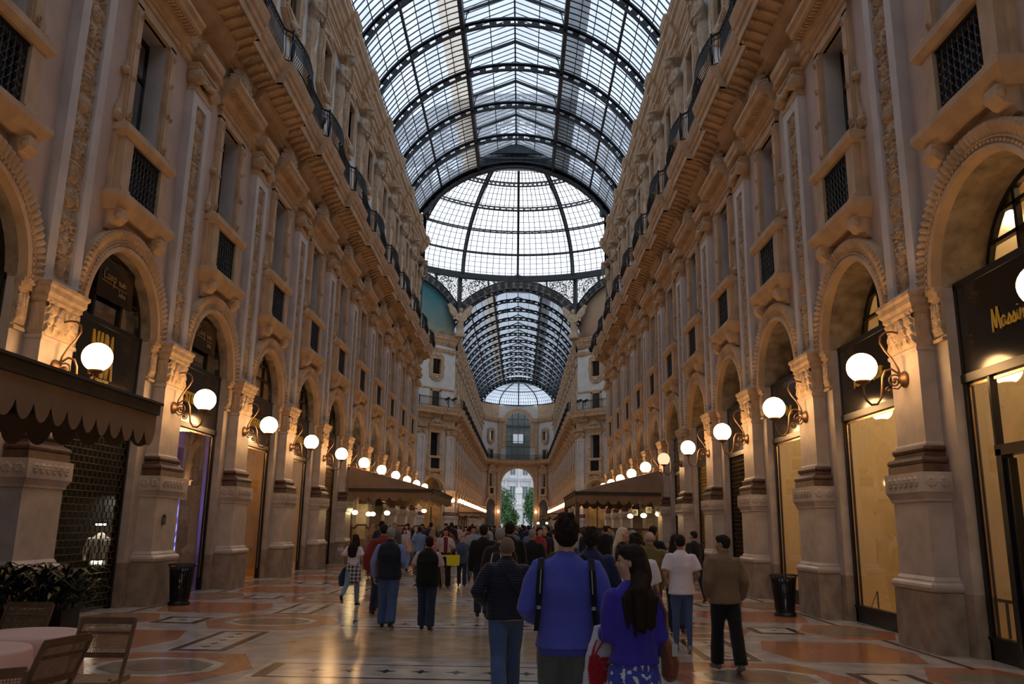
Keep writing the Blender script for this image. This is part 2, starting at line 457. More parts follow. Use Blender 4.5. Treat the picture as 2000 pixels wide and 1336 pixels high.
def window_parts(lit=False):
    P = []
    a = MB()   # surround
    for sg in (-1, 1):
        x0, x1 = sorted((sg*.62, sg*.88)); a.box(x0, x1, .10, .24, 8.78, 11.35); 
        x0, x1 = sorted((sg*.66, sg*.84)); a.box(x0, x1, .24, .27, 8.95, 11.2)
        for z in (9.05, 9.8, 10.5, 11.1):
            a.lathe([(.01,.27),(.03,.31),(.045,.29),(.06,.30),(.075,.27)], (sg*.75, 0, z), 10, axis='y')
        # flowing side scroll
        pts = [(sg*.88,8.8),(sg*1.12,8.8),(sg*1.10,9.05),(sg*.98,9.3),(sg*.94,9.7),(sg*.98,9.85),(sg*.93,9.98),(sg*.88,10.1)]
        a.prism([(p[0], p[1]) for p in pts], 'y', .10, .20)
        a.lathe([(.01,.10),(.08,.10),(.08,.25),(.04,.25),(.03,.28),(.01,.28)], (sg*.97, 0, 9.85), 10, axis='y')
        a.lathe([(.01,.10),(.09,.10),(.09,.25),(.04,.25),(.03,.28),(.01,.28)], (sg*1.04, 0, 8.93), 10, axis='y')
    a.box(-.88, .88, .10, .24, 11.3, 11.6); a.box(-.92, .92, .10, .28, 11.52, 11.62)
    P.append(('surround', a, M['ochre']))
    a = MB()   # pedestals and ledges
    for sg in (-1, 1):
        x0, x1 = sorted((sg*.60, sg*.93)); a.box(x0, x1, .10, .36, 7.40, 8.55); a.box(x0-.0, x1, .36, .39, 7.42, 7.55)
        x0, x1 = sorted((sg*.93, sg*1.05)); a.box(x0, x1, .10, .24, 7.40, 8.55)
    moulding(a, .98, .38, [(0,8.52),(.03,8.56),(.07,8.62),(.07,8.74),(0,8.78)])
    moulding(a, 1.05, .42, [(-.06,7.08),(-.02,7.14),(.04,7.2),(.10,7.3),(.10,7.4),(.02,7.42)])
    P.append(('balcony_ledge', a, M['ochre']))
    for sg in (-1, 1):
        a = MB(); pr = [(.12,6.72),(.22,6.74),(.26,6.82),(.38,6.86),(.46,6.95),(.46,7.10),(.12,7.12)]
        a.prism(pr, 'x', sg*.82-.13, sg*.82+.13); a.lathe([(.01,-.15),(.06,-.15),(.06,.15),(.01,.15)], (sg*.82,.40,6.98), 10, axis='x')
        P.append(('console', a, M['ochre']))
    a = MB(); a.box(-.6,.6,.13,.15,7.45,8.5); P.append(('dark_backing', a, M['black']))
    a = MB()
    for i in range(9): a.bar((-.56+i*.14,.30,7.45), (-.56+i*.14,.30,8.5), .02)
    for j in range(7):
        for i in range(8):
            c = (-.49+i*.14, .30, 7.54+j*.148)
            a.tube([(c[0]+.06*math.cos(q*PI/3), .30, c[2]+.065*math.sin(q*PI/3)) for q in range(6)], .011, 4, closed=True)
    a.box(-.6,.6,.285,.315,7.43,7.47); a.box(-.6,.6,.285,.315,8.48,8.52)
    P.append(('iron_grille', a, M['iron']))
    a = MB()   # hood
    pr = [(.10,11.62),(.30,11.64),(.34,11.74),(.40,11.78),(.44,11.9),(.62,11.95),(.64,12.05),(.70,12.1),(.70,12.18),(.10,12.22)]
    rows = [[(x, t, z) for t, z in pr] for x in (-1.12, 1.12)]
    a.strip(rows); a.poly(rows[0]); a.poly(rows[1])
    for i in range(20): a.box(-1.05+i*.11-.03, -1.05+i*.11+.03, .44, .56, 11.86, 11.94)
    P.append(('hood', a, M['ochre']))
    a = MB(); add_field(a, 1.7, .85, 70, 40, shell_fn(1.7, .85), .22, (0, .30, 12.18), cut=.05); a.box(-.78,.78,.1,.295,12.2,12.45)
    P.append(('carved_crest', a, M['relief']))
    a = MB(); a.box(-.62,-.56,-.26,-.20,8.75,11.3); a.box(.56,.62,-.26,-.20,8.75,11.3); a.box(-.03,.03,-.26,-.20,8.75,11.3); a.box(-.6,.6,-.26,-.20,10.4,10.47); a.box(-.6,.6,-.26,-.20,11.22,11.3); a.box(-.6,.6,-.26,-.20,8.75,8.82)
    P.append(('sash_frame', a, M['frame']))
    a = MB(); a.poly([(-.6,-.23,8.75),(.6,-.23,8.75),(.6,-.23,11.3),(-.6,-.23,11.3)]); P.append(('pane', a, M['wglass']))
    return P
def upper_window_parts():
    P = []
    a = MB()
    # fancy frame: outer lobed plate with rectangular hole
    ZW = 18.6
    def lobe(k, n=64):
        th = 2*PI*k/n; c, s_ = math.cos(th), math.sin(th)
        r = 1.0/max(abs(c)/.98, abs(s_)/1.48); r = min(r, 1.55)*(1+.10*max(0, math.cos(4*th)))
        return (r*c, ZW+r*s_)
    n = 64; outer = [lobe(k, n) for k in range(n)]
    def inner(k):
        th = 2*PI*k/n; c, s_ = math.cos(th), math.sin(th); r = 1.0/max(abs(c)/.56, abs(s_)/.85); return (r*c, ZW+r*s_)
    inn = [inner(k) for k in range(n)]
    lay = [(1.0, -.06, 0), (1.0, .06, 0), (.93, .12, 0), (.85, .07, 0)]
    rows = []
    for f_, t, _ in lay: rows.append([(inn[k][0]+(outer[k][0]-inn[k][0])*f_, t, inn[k][1]+(outer[k][1]-inn[k][1])*f_) for k in range(n)])
    for f_, t in ((.30,.07),(.22,.13),(.05,.13),(0,.09),(0,-.15)): rows.append([(inn[k][0]+(outer[k][0]-inn[k][0])*f_, t, inn[k][1]+(outer[k][1]-inn[k][1])*f_) for k in range(n)])
    a.strip(rows, close=True)
    for x0, x1, z0, z1 in ((-.75,-.5,14.02,16.0),(.5,.75,14.02,16.0),(-.75,.75,15.85,16.05)): a.box(x0,x1,-.06,.05,z0,z1)
    P.append(('carved_frame', a, M['ochre']))
    a = MB(); a.box(-.5,.5,-.05,-.02,14.02,15.85); P.append(('balcony_door', a, M['darkint']))
    a = MB()
    for k in range(n):
        x = (inn[k][0]*.45+outer[k][0]*.55); z = (inn[k][1]*.45+outer[k][1]*.55); a.ell((x, .09, z), (.06,.05,.07), 6)
    for zz, hh in ((ZW-1.25, .2), (ZW+1.25, .2)): a.ell((0, .11, zz), (.28,.12,hh), 10)
    P.append(('bead_moulding', a, M['relief']))
    a = MB(); a.box(-.56,-.5,-.24,-.18,17.75,19.45); a.box(.5,.56,-.24,-.18,17.75,19.45); a.box(-.02,.02,-.24,-.18,17.75,19.45)
    P.append(('sash_frame', a, M['frame']))
    a = MB(); a.poly([(-.56,-.21,17.75),(.56,-.21,17.75),(.56,-.21,19.45),(-.56,-.21,19.45)]); P.append(('pane', a, M['wglass']))
    return P
def rail_parts(hw=B/2, flat=False):
    """one bay of balcony railing centred on a pier"""
    def plan(x):
        if flat: return 1.0
        ax = abs(x)
        if ax > 1.25: return .98
        if ax > 1.05: return .98+.20*(1.25-ax)/.2
        return 1.18+.10*math.cos(ax/1.05*PI/2)
    a = MB(); xs = [-hw+i*2*hw/44 for i in range(45)]
    a.tube([(x, plan(x), 14.98) for x in xs], .035, 6)
    P = [('handrail', a, M['iron'])]
    a = MB(); a.tube([(x, plan(x), 14.08) for x in xs], .022, 4); a.tube([(x, plan(x), 14.82) for x in xs], .016, 4)
    for i in range(46):
        x = -hw+(i+.5)*2*hw/46; p = plan(x); bulge = .12 if abs(x) < 1.05 and not flat else .03
        a.tube([(x, p, 14.05), (x, p+bulge, 14.3), (x, p+bulge*.3, 14.7), (x, p, 14.98)], .012, 4, cap=False)
        if i % 2: a.tube([(x+.045*math.cos(q*PI/3), p+.01, 14.9+.045*math.sin(q*PI/3)) for q in range(6)], .009, 4, closed=True)
    for x in (-1.05, 1.05):
        a.tube([(x+.22*math.cos(q*PI/6)*.6, plan(x)+.02, 14.45+.25*math.sin(q*PI/6)) for q in range(12)], .02, 4, closed=True)
        a.box(x-.03, x+.03, plan(x)-.03, plan(x)+.03, 14.0, 15.05)
    P.append(('ironwork', a, M['iron']))
    return P
def remeshed(mb, voxel, name, mats, smooth=2, T=None):
    me = mb.mesh(name+'_src', mats if isinstance(mats, list) else [mats])
    o = bpy.data.objects.new(name+'_src', me); COL.objects.link(o)
    md = o.modifiers.new('r', 'REMESH'); md.mode = 'VOXEL'; md.voxel_size = voxel; md.use_smooth_shade = True
    if smooth:
        ms = o.modifiers.new('s', 'SMOOTH'); ms.iterations = smooth; ms.factor = .5
    dg = bpy.context.evaluated_depsgraph_get(); dg.update()
    out = bpy.data.meshes.new_from_object(o.evaluated_get(dg))
    bpy.data.objects.remove(o); bpy.data.meshes.remove(me)
    out.name = name
    if len(out.materials) == 0: out.materials.append(mats if not isinstance(mats, list) else mats[0])
    return out
def statue_mb(sw=1):
    """bearded herm figure: turbaned bowed head, bare torso, folded arm, drapery, tapering pillar (origin at pier centre)"""
    a = MB(lambda x, y, z: (x*1.2, (y-.45)*1.2, 17.8+(z-16)*1.2))
    a.loft([(0,.33,16.0),(0,.38,16.3),(0,.44,16.75),(0,.48,17.0)], [(.17,.14),(.27,.22),(.31,.25),(.25,.20)], n=14)  # drapery
    for q in range(7):
        x = -.24+q*.08; a.tube([(x*.6,.47+.03*(q%2),16.05),(x*.9,.62-abs(x)*.3,16.5),(x,.62-abs(x)*.4,16.95)], .045, 6)
    a.loft([(0,.46,16.95),(0,.52,17.3),(0,.60,17.6),(0,.62,17.78)], [(.21,.16),(.26,.19),(.32,.19),(.14,.13)], n=14) # torso
    a.loft([(0,.64,17.78),(0,.74,17.92)], [(.10,.10),(.09,.10)], n=10)
    a.ell((0,.82,18.05), (.15,.18,.18), 12); a.ell((0,.95,17.93), (.08,.08,.12), 8); a.ell((0,.98,18.03), (.03,.05,.04), 6)
    a.ell((0,.76,18.17), (.24,.27,.09), 14); a.ell((0,.70,18.2), (.17,.18,.13), 12)
    a.loft([(-.30*sw,.60,17.68),(-.40*sw,.62,17.4),(-.36*sw,.74,17.18)], [.085,.075,.065], n=8)
    a.loft([(-.36*sw,.74,17.18),(-.05*sw,.84,17.22),(.12*sw,.82,17.28)], [.065,.05,.06], n=8)
    a.loft([(.30*sw,.60,17.68),(.42*sw,.60,17.42),(.40*sw,.70,17.12)], [.085,.075,.065], n=8)
    a.loft([(.40*sw,.70,17.12),(.22*sw,.86,17.4),(.08*sw,.90,17.75)], [.065,.05,.06], n=8)
    return a
def herm_mb():
    a = MB(lambda x, y, z: (x*1.1, y-.17, 14.0+(z-14)*1.86))
    a.frus((-.26,.26,.08,.26), (-.34,.34,.08,.36), 14.5, 16.1); a.box(-.40,.40,.08,.34,14.0,14.5)
    a.box(-.30,.30,.08,.30,14.5,14.6)
    add_field(a, .42, 1.4, 16, 60, candelabra(.42, 1.4, 5), .06, (0,.27,14.62)); return a
def wall_lamp_parts():
    P = []
    a = MB(); a.lathe([(.01,.40),(.13,.41),(.12,.44),(.09,.45),(.07,.48),(.04,.49),(.01,.50)], (0,0,3.93), 16, axis='y'); P.append(('rosette', a, M['bronze']))
    a = MB(); cr = [(.42,3.93),(.50,4.02),(.60,4.09),(.70,4.06),(.75,3.95),(.765,3.80),(.79,3.64),(.86,3.54),(.95,3.53),(1.02,3.60),(1.05,3.72),(1.055,3.86)]
    pts = [(0, y, z) for y, z in cr]; a.tube(pts, .019, 8)
    def spir(cy, cz, r, k0, turns, dirn=1):
        return [(0, cy+r*(1-q/ (turns*14))*math.cos(k0+dirn*q*2*PI/12), cz+r*(1-q/(turns*14))*math.sin(k0+dirn*q*2*PI/12)) for q in range(int(turns*12))]
    a.tube(spir(.565,3.90,.11,2.6,1.6,-1), .014, 6); a.tube(spir(.66,3.745,.065,1.5,1.5,-1), .012, 6)
    a.ell((0,.575,3.90), (.03,.04,.04), 8); a.ell((0,.665,3.745), (.025,.028,.028), 8)
    a.tube([(0,.46,3.85),(0,.52,3.78),(0,.60,3.79)], .012, 6)
    P.append(('arm', a, M['bronze']))
    a = MB(); a.tube([(0,.47,3.98),(0,.50,4.10),(0,.58,4.25),(0,.68,4.38),(0,.745,4.50),(0,.735,4.60),(0,.66,4.67),(0,.55,4.68),(0,.46,4.66)], .017, 8); P.append(('upper_scroll', a, M['bronze']))
    a = MB(); a.lathe([(.015,3.80),(.03,3.82),(.045,3.85),(.10,3.865),(.115,3.90),(.10,3.91)], (0,1.055,0), 16); P.append(('cup', a, M['bronze']))
    a = MB(); r = .225; cz = 4.105
    pr = [(.10, 3.905)]+[(r*math.cos(t), cz+r*math.sin(t)) for t in [(-1.08+i*(PI/2+1.05)/12) for i in range(13)]]
    a.lathe(pr, (0,1.055,0), 24); P.append(('globe', a, M['glob']))
    return P
def merge_parts(P):
    mb = MB(); mats = []
    for nm, a, m in P:
        if m not in mats: mats.append(m)
        k = mats.index(m); n = len(mb.v); mb.v += a.v
        mb.f += [tuple(i+n for i in f) for f in a.f]; mb.m += [k]*len(a.f); mb.sm += a.sm
    return mb, mats
def side_place(side, Y): return (side*7.0, Y, 0), (-PI/2 if side < 0 else PI/2)

class Kit:
    """a thing built once with parts, then copied"""
    def __init__(s, name, parts, cat, group, kind=None, simple=False):
        s.name, s.cat, s.group, s.kind, s.first = name, cat, group, kind, True
        if simple:
            mb, mats = merge_parts(parts); s.root = obj(name, mb, mats)
        else:
            s.root = empty(name)
            for nm, a, m in parts:
                if isinstance(a, bpy.types.Mesh): link(nm, a, s.root)
                else: obj(nm, a, m, s.root)
        if cat: s.root['category'] = cat
        if kind: s.root['kind'] = kind
        if group: s.root['group'] = group
    def put(s, loc, rot, label, group=None, name=None):
        if s.first: s.first = False; o = s.root; o.location = loc; o.rotation_euler = (0,0,rot); o['label'] = label
        else: o = dup(s.root, loc, rot, label)
        if group: o['group'] = group
        if name: o.name = name
        return o
ORD = ['first','second','third','fourth','fifth','sixth','seventh','eighth','ninth','tenth','eleventh','twelfth','thirteenth','fourteenth','fifteenth','sixteenth','seventeenth','eighteenth']
# ================================================================ building
def SW(side):
    return lambda s, t, z: (side*(7-t), s, z)
def wall_bay(a, yc, h, full=True, open_window=True):
    R = 1.37; zc = 5.15; n = 20; T0 = .15; D = -.60
    for sg in (-1, 1):
        a.poly([(yc+sg*R,T0,0),(yc+sg*h,T0,0),(yc+sg*h,T0,.82),(yc+sg*R,T0,.82)], 4)
        a.poly([(yc+sg*R,T0,.82),(yc+sg*h,T0,.82),(yc+sg*h,T0,zc),(yc+sg*R,T0,zc)], 5)
        a.poly([(yc+sg*R,T0,0),(yc+sg*R,-.12,0),(yc+sg*R,-.12,.82),(yc+sg*R,T0,.82)], 4)
        a.poly([(yc+sg*R,T0,.82),(yc+sg*R,-.12,.82),(yc+sg*R,-.12,zc),(yc+sg*R,T0,zc)], 5)
    arc = [(yc-R*math.cos(PI*i/n), zc+R*math.sin(PI*i/n)) for i in range(n+1)]
    zt = 7.1
    def outer(i):
        th = PI*i/n; c, s_ = -math.cos(th), math.sin(th)
        k = min(h/abs(c) if abs(c) > 1e-6 else 1e9, (zt-zc)/s_ if s_ > 1e-6 else 1e9)
        return (yc+k*c, zc+k*s_)
    out = [outer(i) for i in range(n+1)]
    a.strip([[(y,T0,z) for y, z in arc], [(y,T0,z) for y, z in out]], 0)
    for sg in (-1, 1):   # corner patches
        j = [p for p in out if (p[0]-yc)*sg >= h-1e-6]; top = [p for p in out if abs(p[1]-zt) < 1e-6 and (p[0]-yc)*sg > 0]
        jz = max(p[1] for p in j); tx = max(top, key=lambda p: (p[0]-yc)*sg)[0]
        a.poly([(yc+sg*h,T0,jz),(yc+sg*h,T0,zt),(tx,T0,zt)], 0)
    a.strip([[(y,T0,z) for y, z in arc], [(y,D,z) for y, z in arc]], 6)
    def rect(y0, y1, z0, z1, t, m): a.poly([(y0,t,z0),(y1,t,z0),(y1,t,z1),(y0,t,z1)], m)
    rect(yc-h, yc+h, zt, 7.45, T0, 0)
    for z0, z1 in ((7.45,8.5),(8.75,11.3)):
        rect(yc-h, yc-.6, z0, z1, T0, 0); rect(yc+.6, yc+h, z0, z1, T0, 0)
        for sg in (-1, 1): a.poly([(yc+sg*.6,T0,z0),(yc+sg*.6,-.35,z0),(yc+sg*.6,-.35,z1),(yc+sg*.6,T0,z1)], 1)
        for z in (z0, z1): a.poly([(yc-.6,T0,z),(yc+.6,T0,z),(yc+.6,-.35,z),(yc-.6,-.35,z)], 1)
    rect(yc-h, yc+h, 8.5, 8.75, T0, 0); rect(yc-h, yc+h, 11.3, 11.6, T0, 0); rect(yc-h, yc+h, 11.6, 14.0, T0, 3)
    U = -.05
    rect(yc-h, yc+h, 14.0, 17.75, U, 2); rect(yc-h, yc+h, 19.45, 21.2, U, 2)
    rect(yc-h, yc-.56, 17.75, 19.45, U, 2); rect(yc+.56, yc+h, 17.75, 19.45, U, 2)
    for sg in (-1, 1): a.poly([(yc+sg*.56,U,17.75),(yc+sg*.56,-.35,17.75),(yc+sg*.56,-.35,19.45),(yc+sg*.56,U,19.45)], 3)
    for z in (17.75, 19.45): a.poly([(yc-.56,U,z),(yc+.56,U,z),(yc+.56,-.35,z),(yc-.56,-.35,z)], 3)
    rect(yc-h, yc+h, 21.2, 22.3, U, 3)
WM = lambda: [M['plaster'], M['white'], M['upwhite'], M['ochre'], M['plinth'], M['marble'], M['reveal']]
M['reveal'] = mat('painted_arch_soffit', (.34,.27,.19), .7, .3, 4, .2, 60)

def cornices(a, piers, y0, y1, side_T=None):
    """running mouldings with breaks at the pilasters"""
    def run(prof, hw, e, m, zlo=None):
        path = [(y0, 0)]
        for p in piers:
            if p-hw > y0+.02: path += [(p-hw, 0), (p-hw, e)]
            else: path[-1] = (y0, e)
            if p+hw < y1-.02: path += [(p+hw, e), (p+hw, 0)]
            else: path += [(y1, e)]
        if path[-1][0] < y1: path.append((y1, 0))
        tb = min(t for t, z in prof)+(.1 if zlo is None else .02)
        rows = [[(y, t+(ex if t > tb else 0), z) for t, z in prof] for y, ex in path]
        a.strip(rows, m); a.poly(rows[0], m); a.poly(rows[-1], m)
    run([(.12,11.58),(.21,11.62),(.21,11.78),(.26,11.80),(.26,11.9),(.31,11.95),(.33,12.04),(.33,12.08),(.12,12.12)], .56, .22, 0)
    run([(.12,12.78),(.24,12.82),(.24,12.90),(.32,12.98),(.36,13.1),(.36,13.18),(.84,13.36),(.86,13.30),(.88,13.32),(.88,13.52),(.93,13.56),(.95,13.66),(1.0,13.72),(1.06,13.9),(1.08,14.0),(.05,14.02)], 1.2, .20, 0)
    run([(-.07,16.02),(.0,16.05),(.03,16.12),(.03,16.25),(-.07,16.3)], .01, 0, 0)
    run([(-.07,20.3),(.06,20.33),(.06,20.42),(.12,20.48),(.12,20.6),(.16,20.63),(.16,20.68),(-.07,20.72)], .42, .14, 0, .0)
    run([(-.07,21.1),(.07,21.15),(.10,21.28),(.20,21.35),(.20,21.45),(.28,21.55),(.34,21.7),(.46,21.78),(.46,21.95),(.50,21.99),(.56,22.12),(.58,22.2),(-.05,22.24)], .55, .14, 0, .0)
def modillions(a, piers, y0, y1):
    n = int((y1-y0)/.405)
    for i in range(n):
        y = y0+(i+.5)*(y1-y0)/n; e = .2 if any(abs(y-p) < 1.2 for p in piers) else 0
        a.prism([(.36,13.09),(.44+e*.3,13.08),(.54+e*.6,13.14),(.64+e,13.22),(.74+e,13.24),(.80+e,13.22),(.84+e,13.28),(.84+e,13.36),(.36,13.18)], 'x', y-.055, y+.055, 0)
        a.lathe([(.005,-.062),(.032,-.062),(.032,.062),(.005,.062)], (y, .78+e, 13.26), 8, axis='x'); a.lathe([(.005,-.06),(.028,-.06),(.028,.06),(.005,.06)], (y, .43+e*.3, 13.11), 8, axis='x')

# frame for piece lists
bay_c = {}
def arm(base, kmin, kmax, ya, yb, nm):
    """walls, cornices of one arm; piers kmin..kmax"""
    piers = [base+k*B for k in range(kmin, kmax+1)]
    for side, sd in ((-1,'left'),(1,'right')):
        a = MB(SW(side))
        for k in range(kmin, kmax): wall_bay(a, base+(k+.5)*B, B/2)
        for y0, y1 in ((ya, piers[0]), (piers[-1], yb)):
            if y1-y0 > .02:
                for z0, z1, t, m in ((0,.82,.15,4),(.82,5.15,.15,5),(5.15,11.6,.15,0),(11.6,14,.15,3),(14,21.2,-.05,2),(21.2,22.3,-.05,3)):
                    a.poly([(y0,t,z0),(y1,t,z0),(y1,t,z1),(y0,t,z1)], m)
        struct('wall_'+sd, a, WM(), f'tall stuccoed facade with arches and windows along the {sd} of the {nm}', 'wall', merge=.0005)
        a = MB(SW(side)); cornices(a, piers, ya, yb); modillions(a, piers, ya, yb)
        struct('trim_1', a, [M['ochre']], f'ochre stone cornices running along the {sd} facade of the {nm}', 'cornice')
def backing(T, ya, yb, t, label, side=True):
    a = MB(T)  # dark colour paints the rooms unlit; top and ends keep sky light out
    a.poly([(ya,t,0),(yb,t,0),(yb,t,22.25),(ya,t,22.25)]); a.poly([(ya,t,22.25),(yb,t,22.25),(yb,-.04,22.25),(ya,-.04,22.25)])
    a.poly([(ya,t,14),(yb,t,14),(yb,-.30,14),(ya,-.30,14)]); a.poly([(ya,t,11.75),(yb,t,11.75),(yb,.1,11.75),(ya,.1,11.75)])
    for y in (ya, yb): a.poly([(y,t,0),(y,-.04,0),(y,-.04,22.25),(y,t,22.25)])
    struct('wall_inner', a, [M['darkint']], label, 'wall')
for sd_, sn in ((-1,'left'),(1,'right')):
    backing(SW(sd_), Y0-6.4*B, YE, -2.5, f'dark-painted shell of rooms behind the near {sn} facade'); backing(SW(sd_), YF, YF0+15*B+.6, -2.5, f'dark-painted shell of rooms behind the far {sn} facade')
arm(Y0, -6, 10, Y0-6.4*B, YE, 'near arcade arm')
arm(YF0, 0, 15, YF, YF0+15*B+.6, 'far arcade arm')

pierK = Kit('stone_pier', pier_parts(), 'pier', 'tall stone piers along the arcade', 'structure')
lampK = Kit('wall_lamp', wall_lamp_parts(), 'lamp', 'globe wall lamps on the piers')
archK = Kit('arch_moulding', [('arch_moulding', archivolt_mb(), M['ochre'])], 'arch moulding', 'arch mouldings over the shop bays', 'structure', simple=True)
winK = Kit('window_1', window_parts(), 'window', 'first floor windows', 'structure')
uwinK = Kit('window_2', upper_window_parts(), 'window', 'upper floor windows', 'structure')
railK = Kit('balcony_railing', rail_parts(), 'railing', 'iron balcony railings')
stm = {}
for sw in (1, -1): stm[sw] = remeshed(statue_mb(sw), .035, 'statue', M['relief'], 2)
stK = {}
for sw in (1, -1): stK[sw] = Kit('caryatid_statue', [('figure', stm[sw], None), ('pedestal', herm_mb(), M['ochre'])], 'statue', 'carved figures on the upper wall')
# far, simple copies
pP = [p for p in pier_parts() if p[0] != 'carved_relief']
fpierK = Kit('stone_pier', pP, 'pier', 'tall stone piers of the far arm', 'structure', simple=True)
fwinK = Kit('window_3', window_parts(), 'window', 'first floor windows of the far arm', 'structure', simple=True)
fuwinK = Kit('window_4', upper_window_parts(), 'window', 'upper windows of the far arm', 'structure', simple=True)
frailK = Kit('balcony_railing', rail_parts(), 'railing', 'iron railings of the far arm', simple=True)
NB = {-2:'out of the near edge', -1:'nearest the camera'}
def where(side, k):
    sd = 'left' if side < 0 else 'right'
    return sd, ORD[k+2]
for side in (-1, 1):
    sd = 'left' if side < 0 else 'right'
    for k in range(-2, 11):
        Y = Y0+k*B; loc, rot = side_place(side, Y)
        o_ = ORD[k+2]
        pierK.put(loc, rot, f'grey stone pier with carved capital and brown base, {o_} from the near end on the {sd}')
        if k >= -1:
            l = lampK.put(loc, rot, f'lit white globe lamp on copper bracket, {o_} pier from the near end on the {sd}')
            if side == 1 and k == 4:
                for c in l.children:
                    if c.name.startswith('globe'):
                        d = c.data.copy(); d.materials[0] = M['globdim']; c.data = d
                l['label'] = 'dimmer cream globe lamp on copper bracket, just before the right cafe awning'
        stK[side].put(loc, rot, f'carved stone figure with bowed turbaned head, {o_} along the {sd} upper wall')
        railK.put(loc, rot, f'black iron balcony railing with bowed front, {o_} section along the {sd}')
        if k < 10:
            Yc = Y+B/2; loc, rot = side_place(side, Yc)
            archK.put(loc, rot, f'ochre leaf-carved moulding around the {o_} arch on the {sd}')
            winK.put(loc, rot, f'tall window with ochre surround over the {o_} arch on the {sd}', name='window_1')
            uwinK.put(loc, rot, f'small upper window in lobed ochre frame, {o_} along the {sd}', name='window_2')
# far arm
for side in (-1, 1):
    sd = 'left' if side < 0 else 'right'
    for j in range(16):
        Y = YF0+j*B; loc, rot = side_place(side, Y); o_ = ORD[j]
        fpierK.put(loc, rot, f'distant stone pier, {o_} of the far arm on the {sd} beyond the dome')
        if j == 0:
            l = lampK.put(loc, rot, f'lit globe lamp at the start of the far arm on the {sd}')
        else:
            l = lampK.put(loc, rot, f'distant lit globe lamp, {o_} in the far {sd} row beyond the dome')
        stK[side].put(loc, rot, f'distant carved figure, {o_} on the far {sd} upper wall beyond the dome')
        frailK.put(loc, rot, f'distant iron railing, {o_} section of the far arm on the {sd}')
        if j < 15:
            loc, rot = side_place(side, Y+B/2)
            archK.put(loc, rot, f'distant arch moulding, {o_} of the far arm on the {sd}')
            fwinK.put(loc, rot, f'distant tall window, {o_} of the far arm on the {sd}', name='window_3')
            fuwinK.put(loc, rot, f'distant upper window, {o_} of the far arm on the {sd}', name='window_4')

# ================================================================ octagon faces
YC = (YE+YF)/2; AP = (YF-YE)/2; SD = 2*AP*math.tan(PI/8)
def face_frame(i):
    """octagon side i (0 far, going clockwise seen from above to the right); returns origin and inward angle"""
    a = i*PI/4; n = Vector((math.sin(a), math.cos(a), 0)); o_ = Vector((0, YC, 0))+n*AP
    return o_, a
def FT(i):
    # s along the face, t towards the centre (t=0 is .15 behind the plaster face)
    o_, a = face_frame(i); n = Vector((math.sin(a), math.cos(a), 0)); u = Vector((math.cos(a), -math.sin(a), 0))
    def T(s, t, z):
        p = o_+u*s-n*(t-.15); return (p.x, p.y, z)
    return T
for i in range(8):
    if i in (0, 4): continue
    a = MB(FT(i)); hs = SD/2
    if i in (1, 7):
        for c in (-4.0, 0, 4.0): wall_bay(a, c, 2.0)
        for y0, y1 in ((-hs,-6.0),(6.0,hs)):
            for z0, z1, t, m in ((0,.82,.15,4),(.82,5.15,.15,5),(5.15,11.6,.15,0),(11.6,14,.15,3),(14,21.2,-.05,2),(21.2,22.3,-.05,3)):
                a.poly([(y0,t,z0),(y1,t,z0),(y1,t,z1),(y0,t,z1)], m)
        struct('wall_octagon', a, WM(), f'stuccoed corner facade under the dome at far {"right" if i==1 else "left"}', 'wall', merge=.0005)
    else:
        for z0, z1, m in ((0,.82,4),(.82,5.15,5),(5.15,14,0),(14,21.2,2),(21.2,22.3,3)):
            a.poly([(-hs,.15,z0),(hs,.15,z0),(hs,.15,z1),(-hs,.15,z1)], m)
        struct('wall_octagon', a, WM(), ['','','plain side wall under the dome on the right','hidden corner wall under the dome, near right','','hidden corner wall under the dome, near left','plain side wall under the dome on the left'][i], 'wall')
    backing(FT(i), -hs, hs, -2.2, f'dark-painted shell of rooms behind the octagon facade, {ORD[i]} side clockwise from the far arch')
    a = MB(FT(i)); pr = [-6.0,-2.0,2.0,6.0]
    cornices(a, pr if i in (1,7) else [], -hs+.1, hs-.1)
    if i in (1, 7): modillions(a, pr, -hs+.6, hs-.6)
    struct('trim_2', a, [M['ochre']], f'ochre cornices around the octagon, {ORD[i]} side clockwise from the far arch', 'cornice')
    if i in (1, 7):
        o_, ang = face_frame(i); sd = 'right' if i == 1 else 'left'
        u = Vector((math.cos(ang), -math.sin(ang), 0)); n = Vector((math.sin(ang), math.cos(ang), 0))
        rot = -ang+PI   # local +y -> -n
        org = o_+n*.15
        def put(K, s, label, **kw): return K.put(tuple(org+u*s), rot, label, **kw)
        order = {1: [-6,-2,2,6], 7: [6,2,-2,-6]}[i]
        for q, s in enumerate(order):
            put(fpierK, s, f'stone pier under the dome, {ORD[q]} from the far arch towards the {sd}')
            if q < 2: put(lampK, s, f'lit globe lamp under the dome, {ORD[q]} from the far arch towards the {sd}')
            if q in (1, 2): pass
        frl = [Kit('balcony_railing', rail_parts(1.97, True), 'railing', 'iron railings under the dome', simple=True)] if i == 1 else frl
        for q, s in enumerate([c for c in ([-4,0,4] if i == 1 else [4,0,-4])]):
            put(archK, s, f'ochre arch moulding under the dome, {ORD[q]} from the far arch towards the {sd}')
            put(fwinK, s, f'tall window under the dome, {ORD[q]} from the far arch towards the {sd}', name='window_3')
            put(fuwinK, s, f'upper window under the dome, {ORD[q]} from the far arch towards the {sd}', name='window_4')
            put(frl[0], s, f'straight iron railing under the dome, {ORD[q]} from the far arch towards the {sd}')

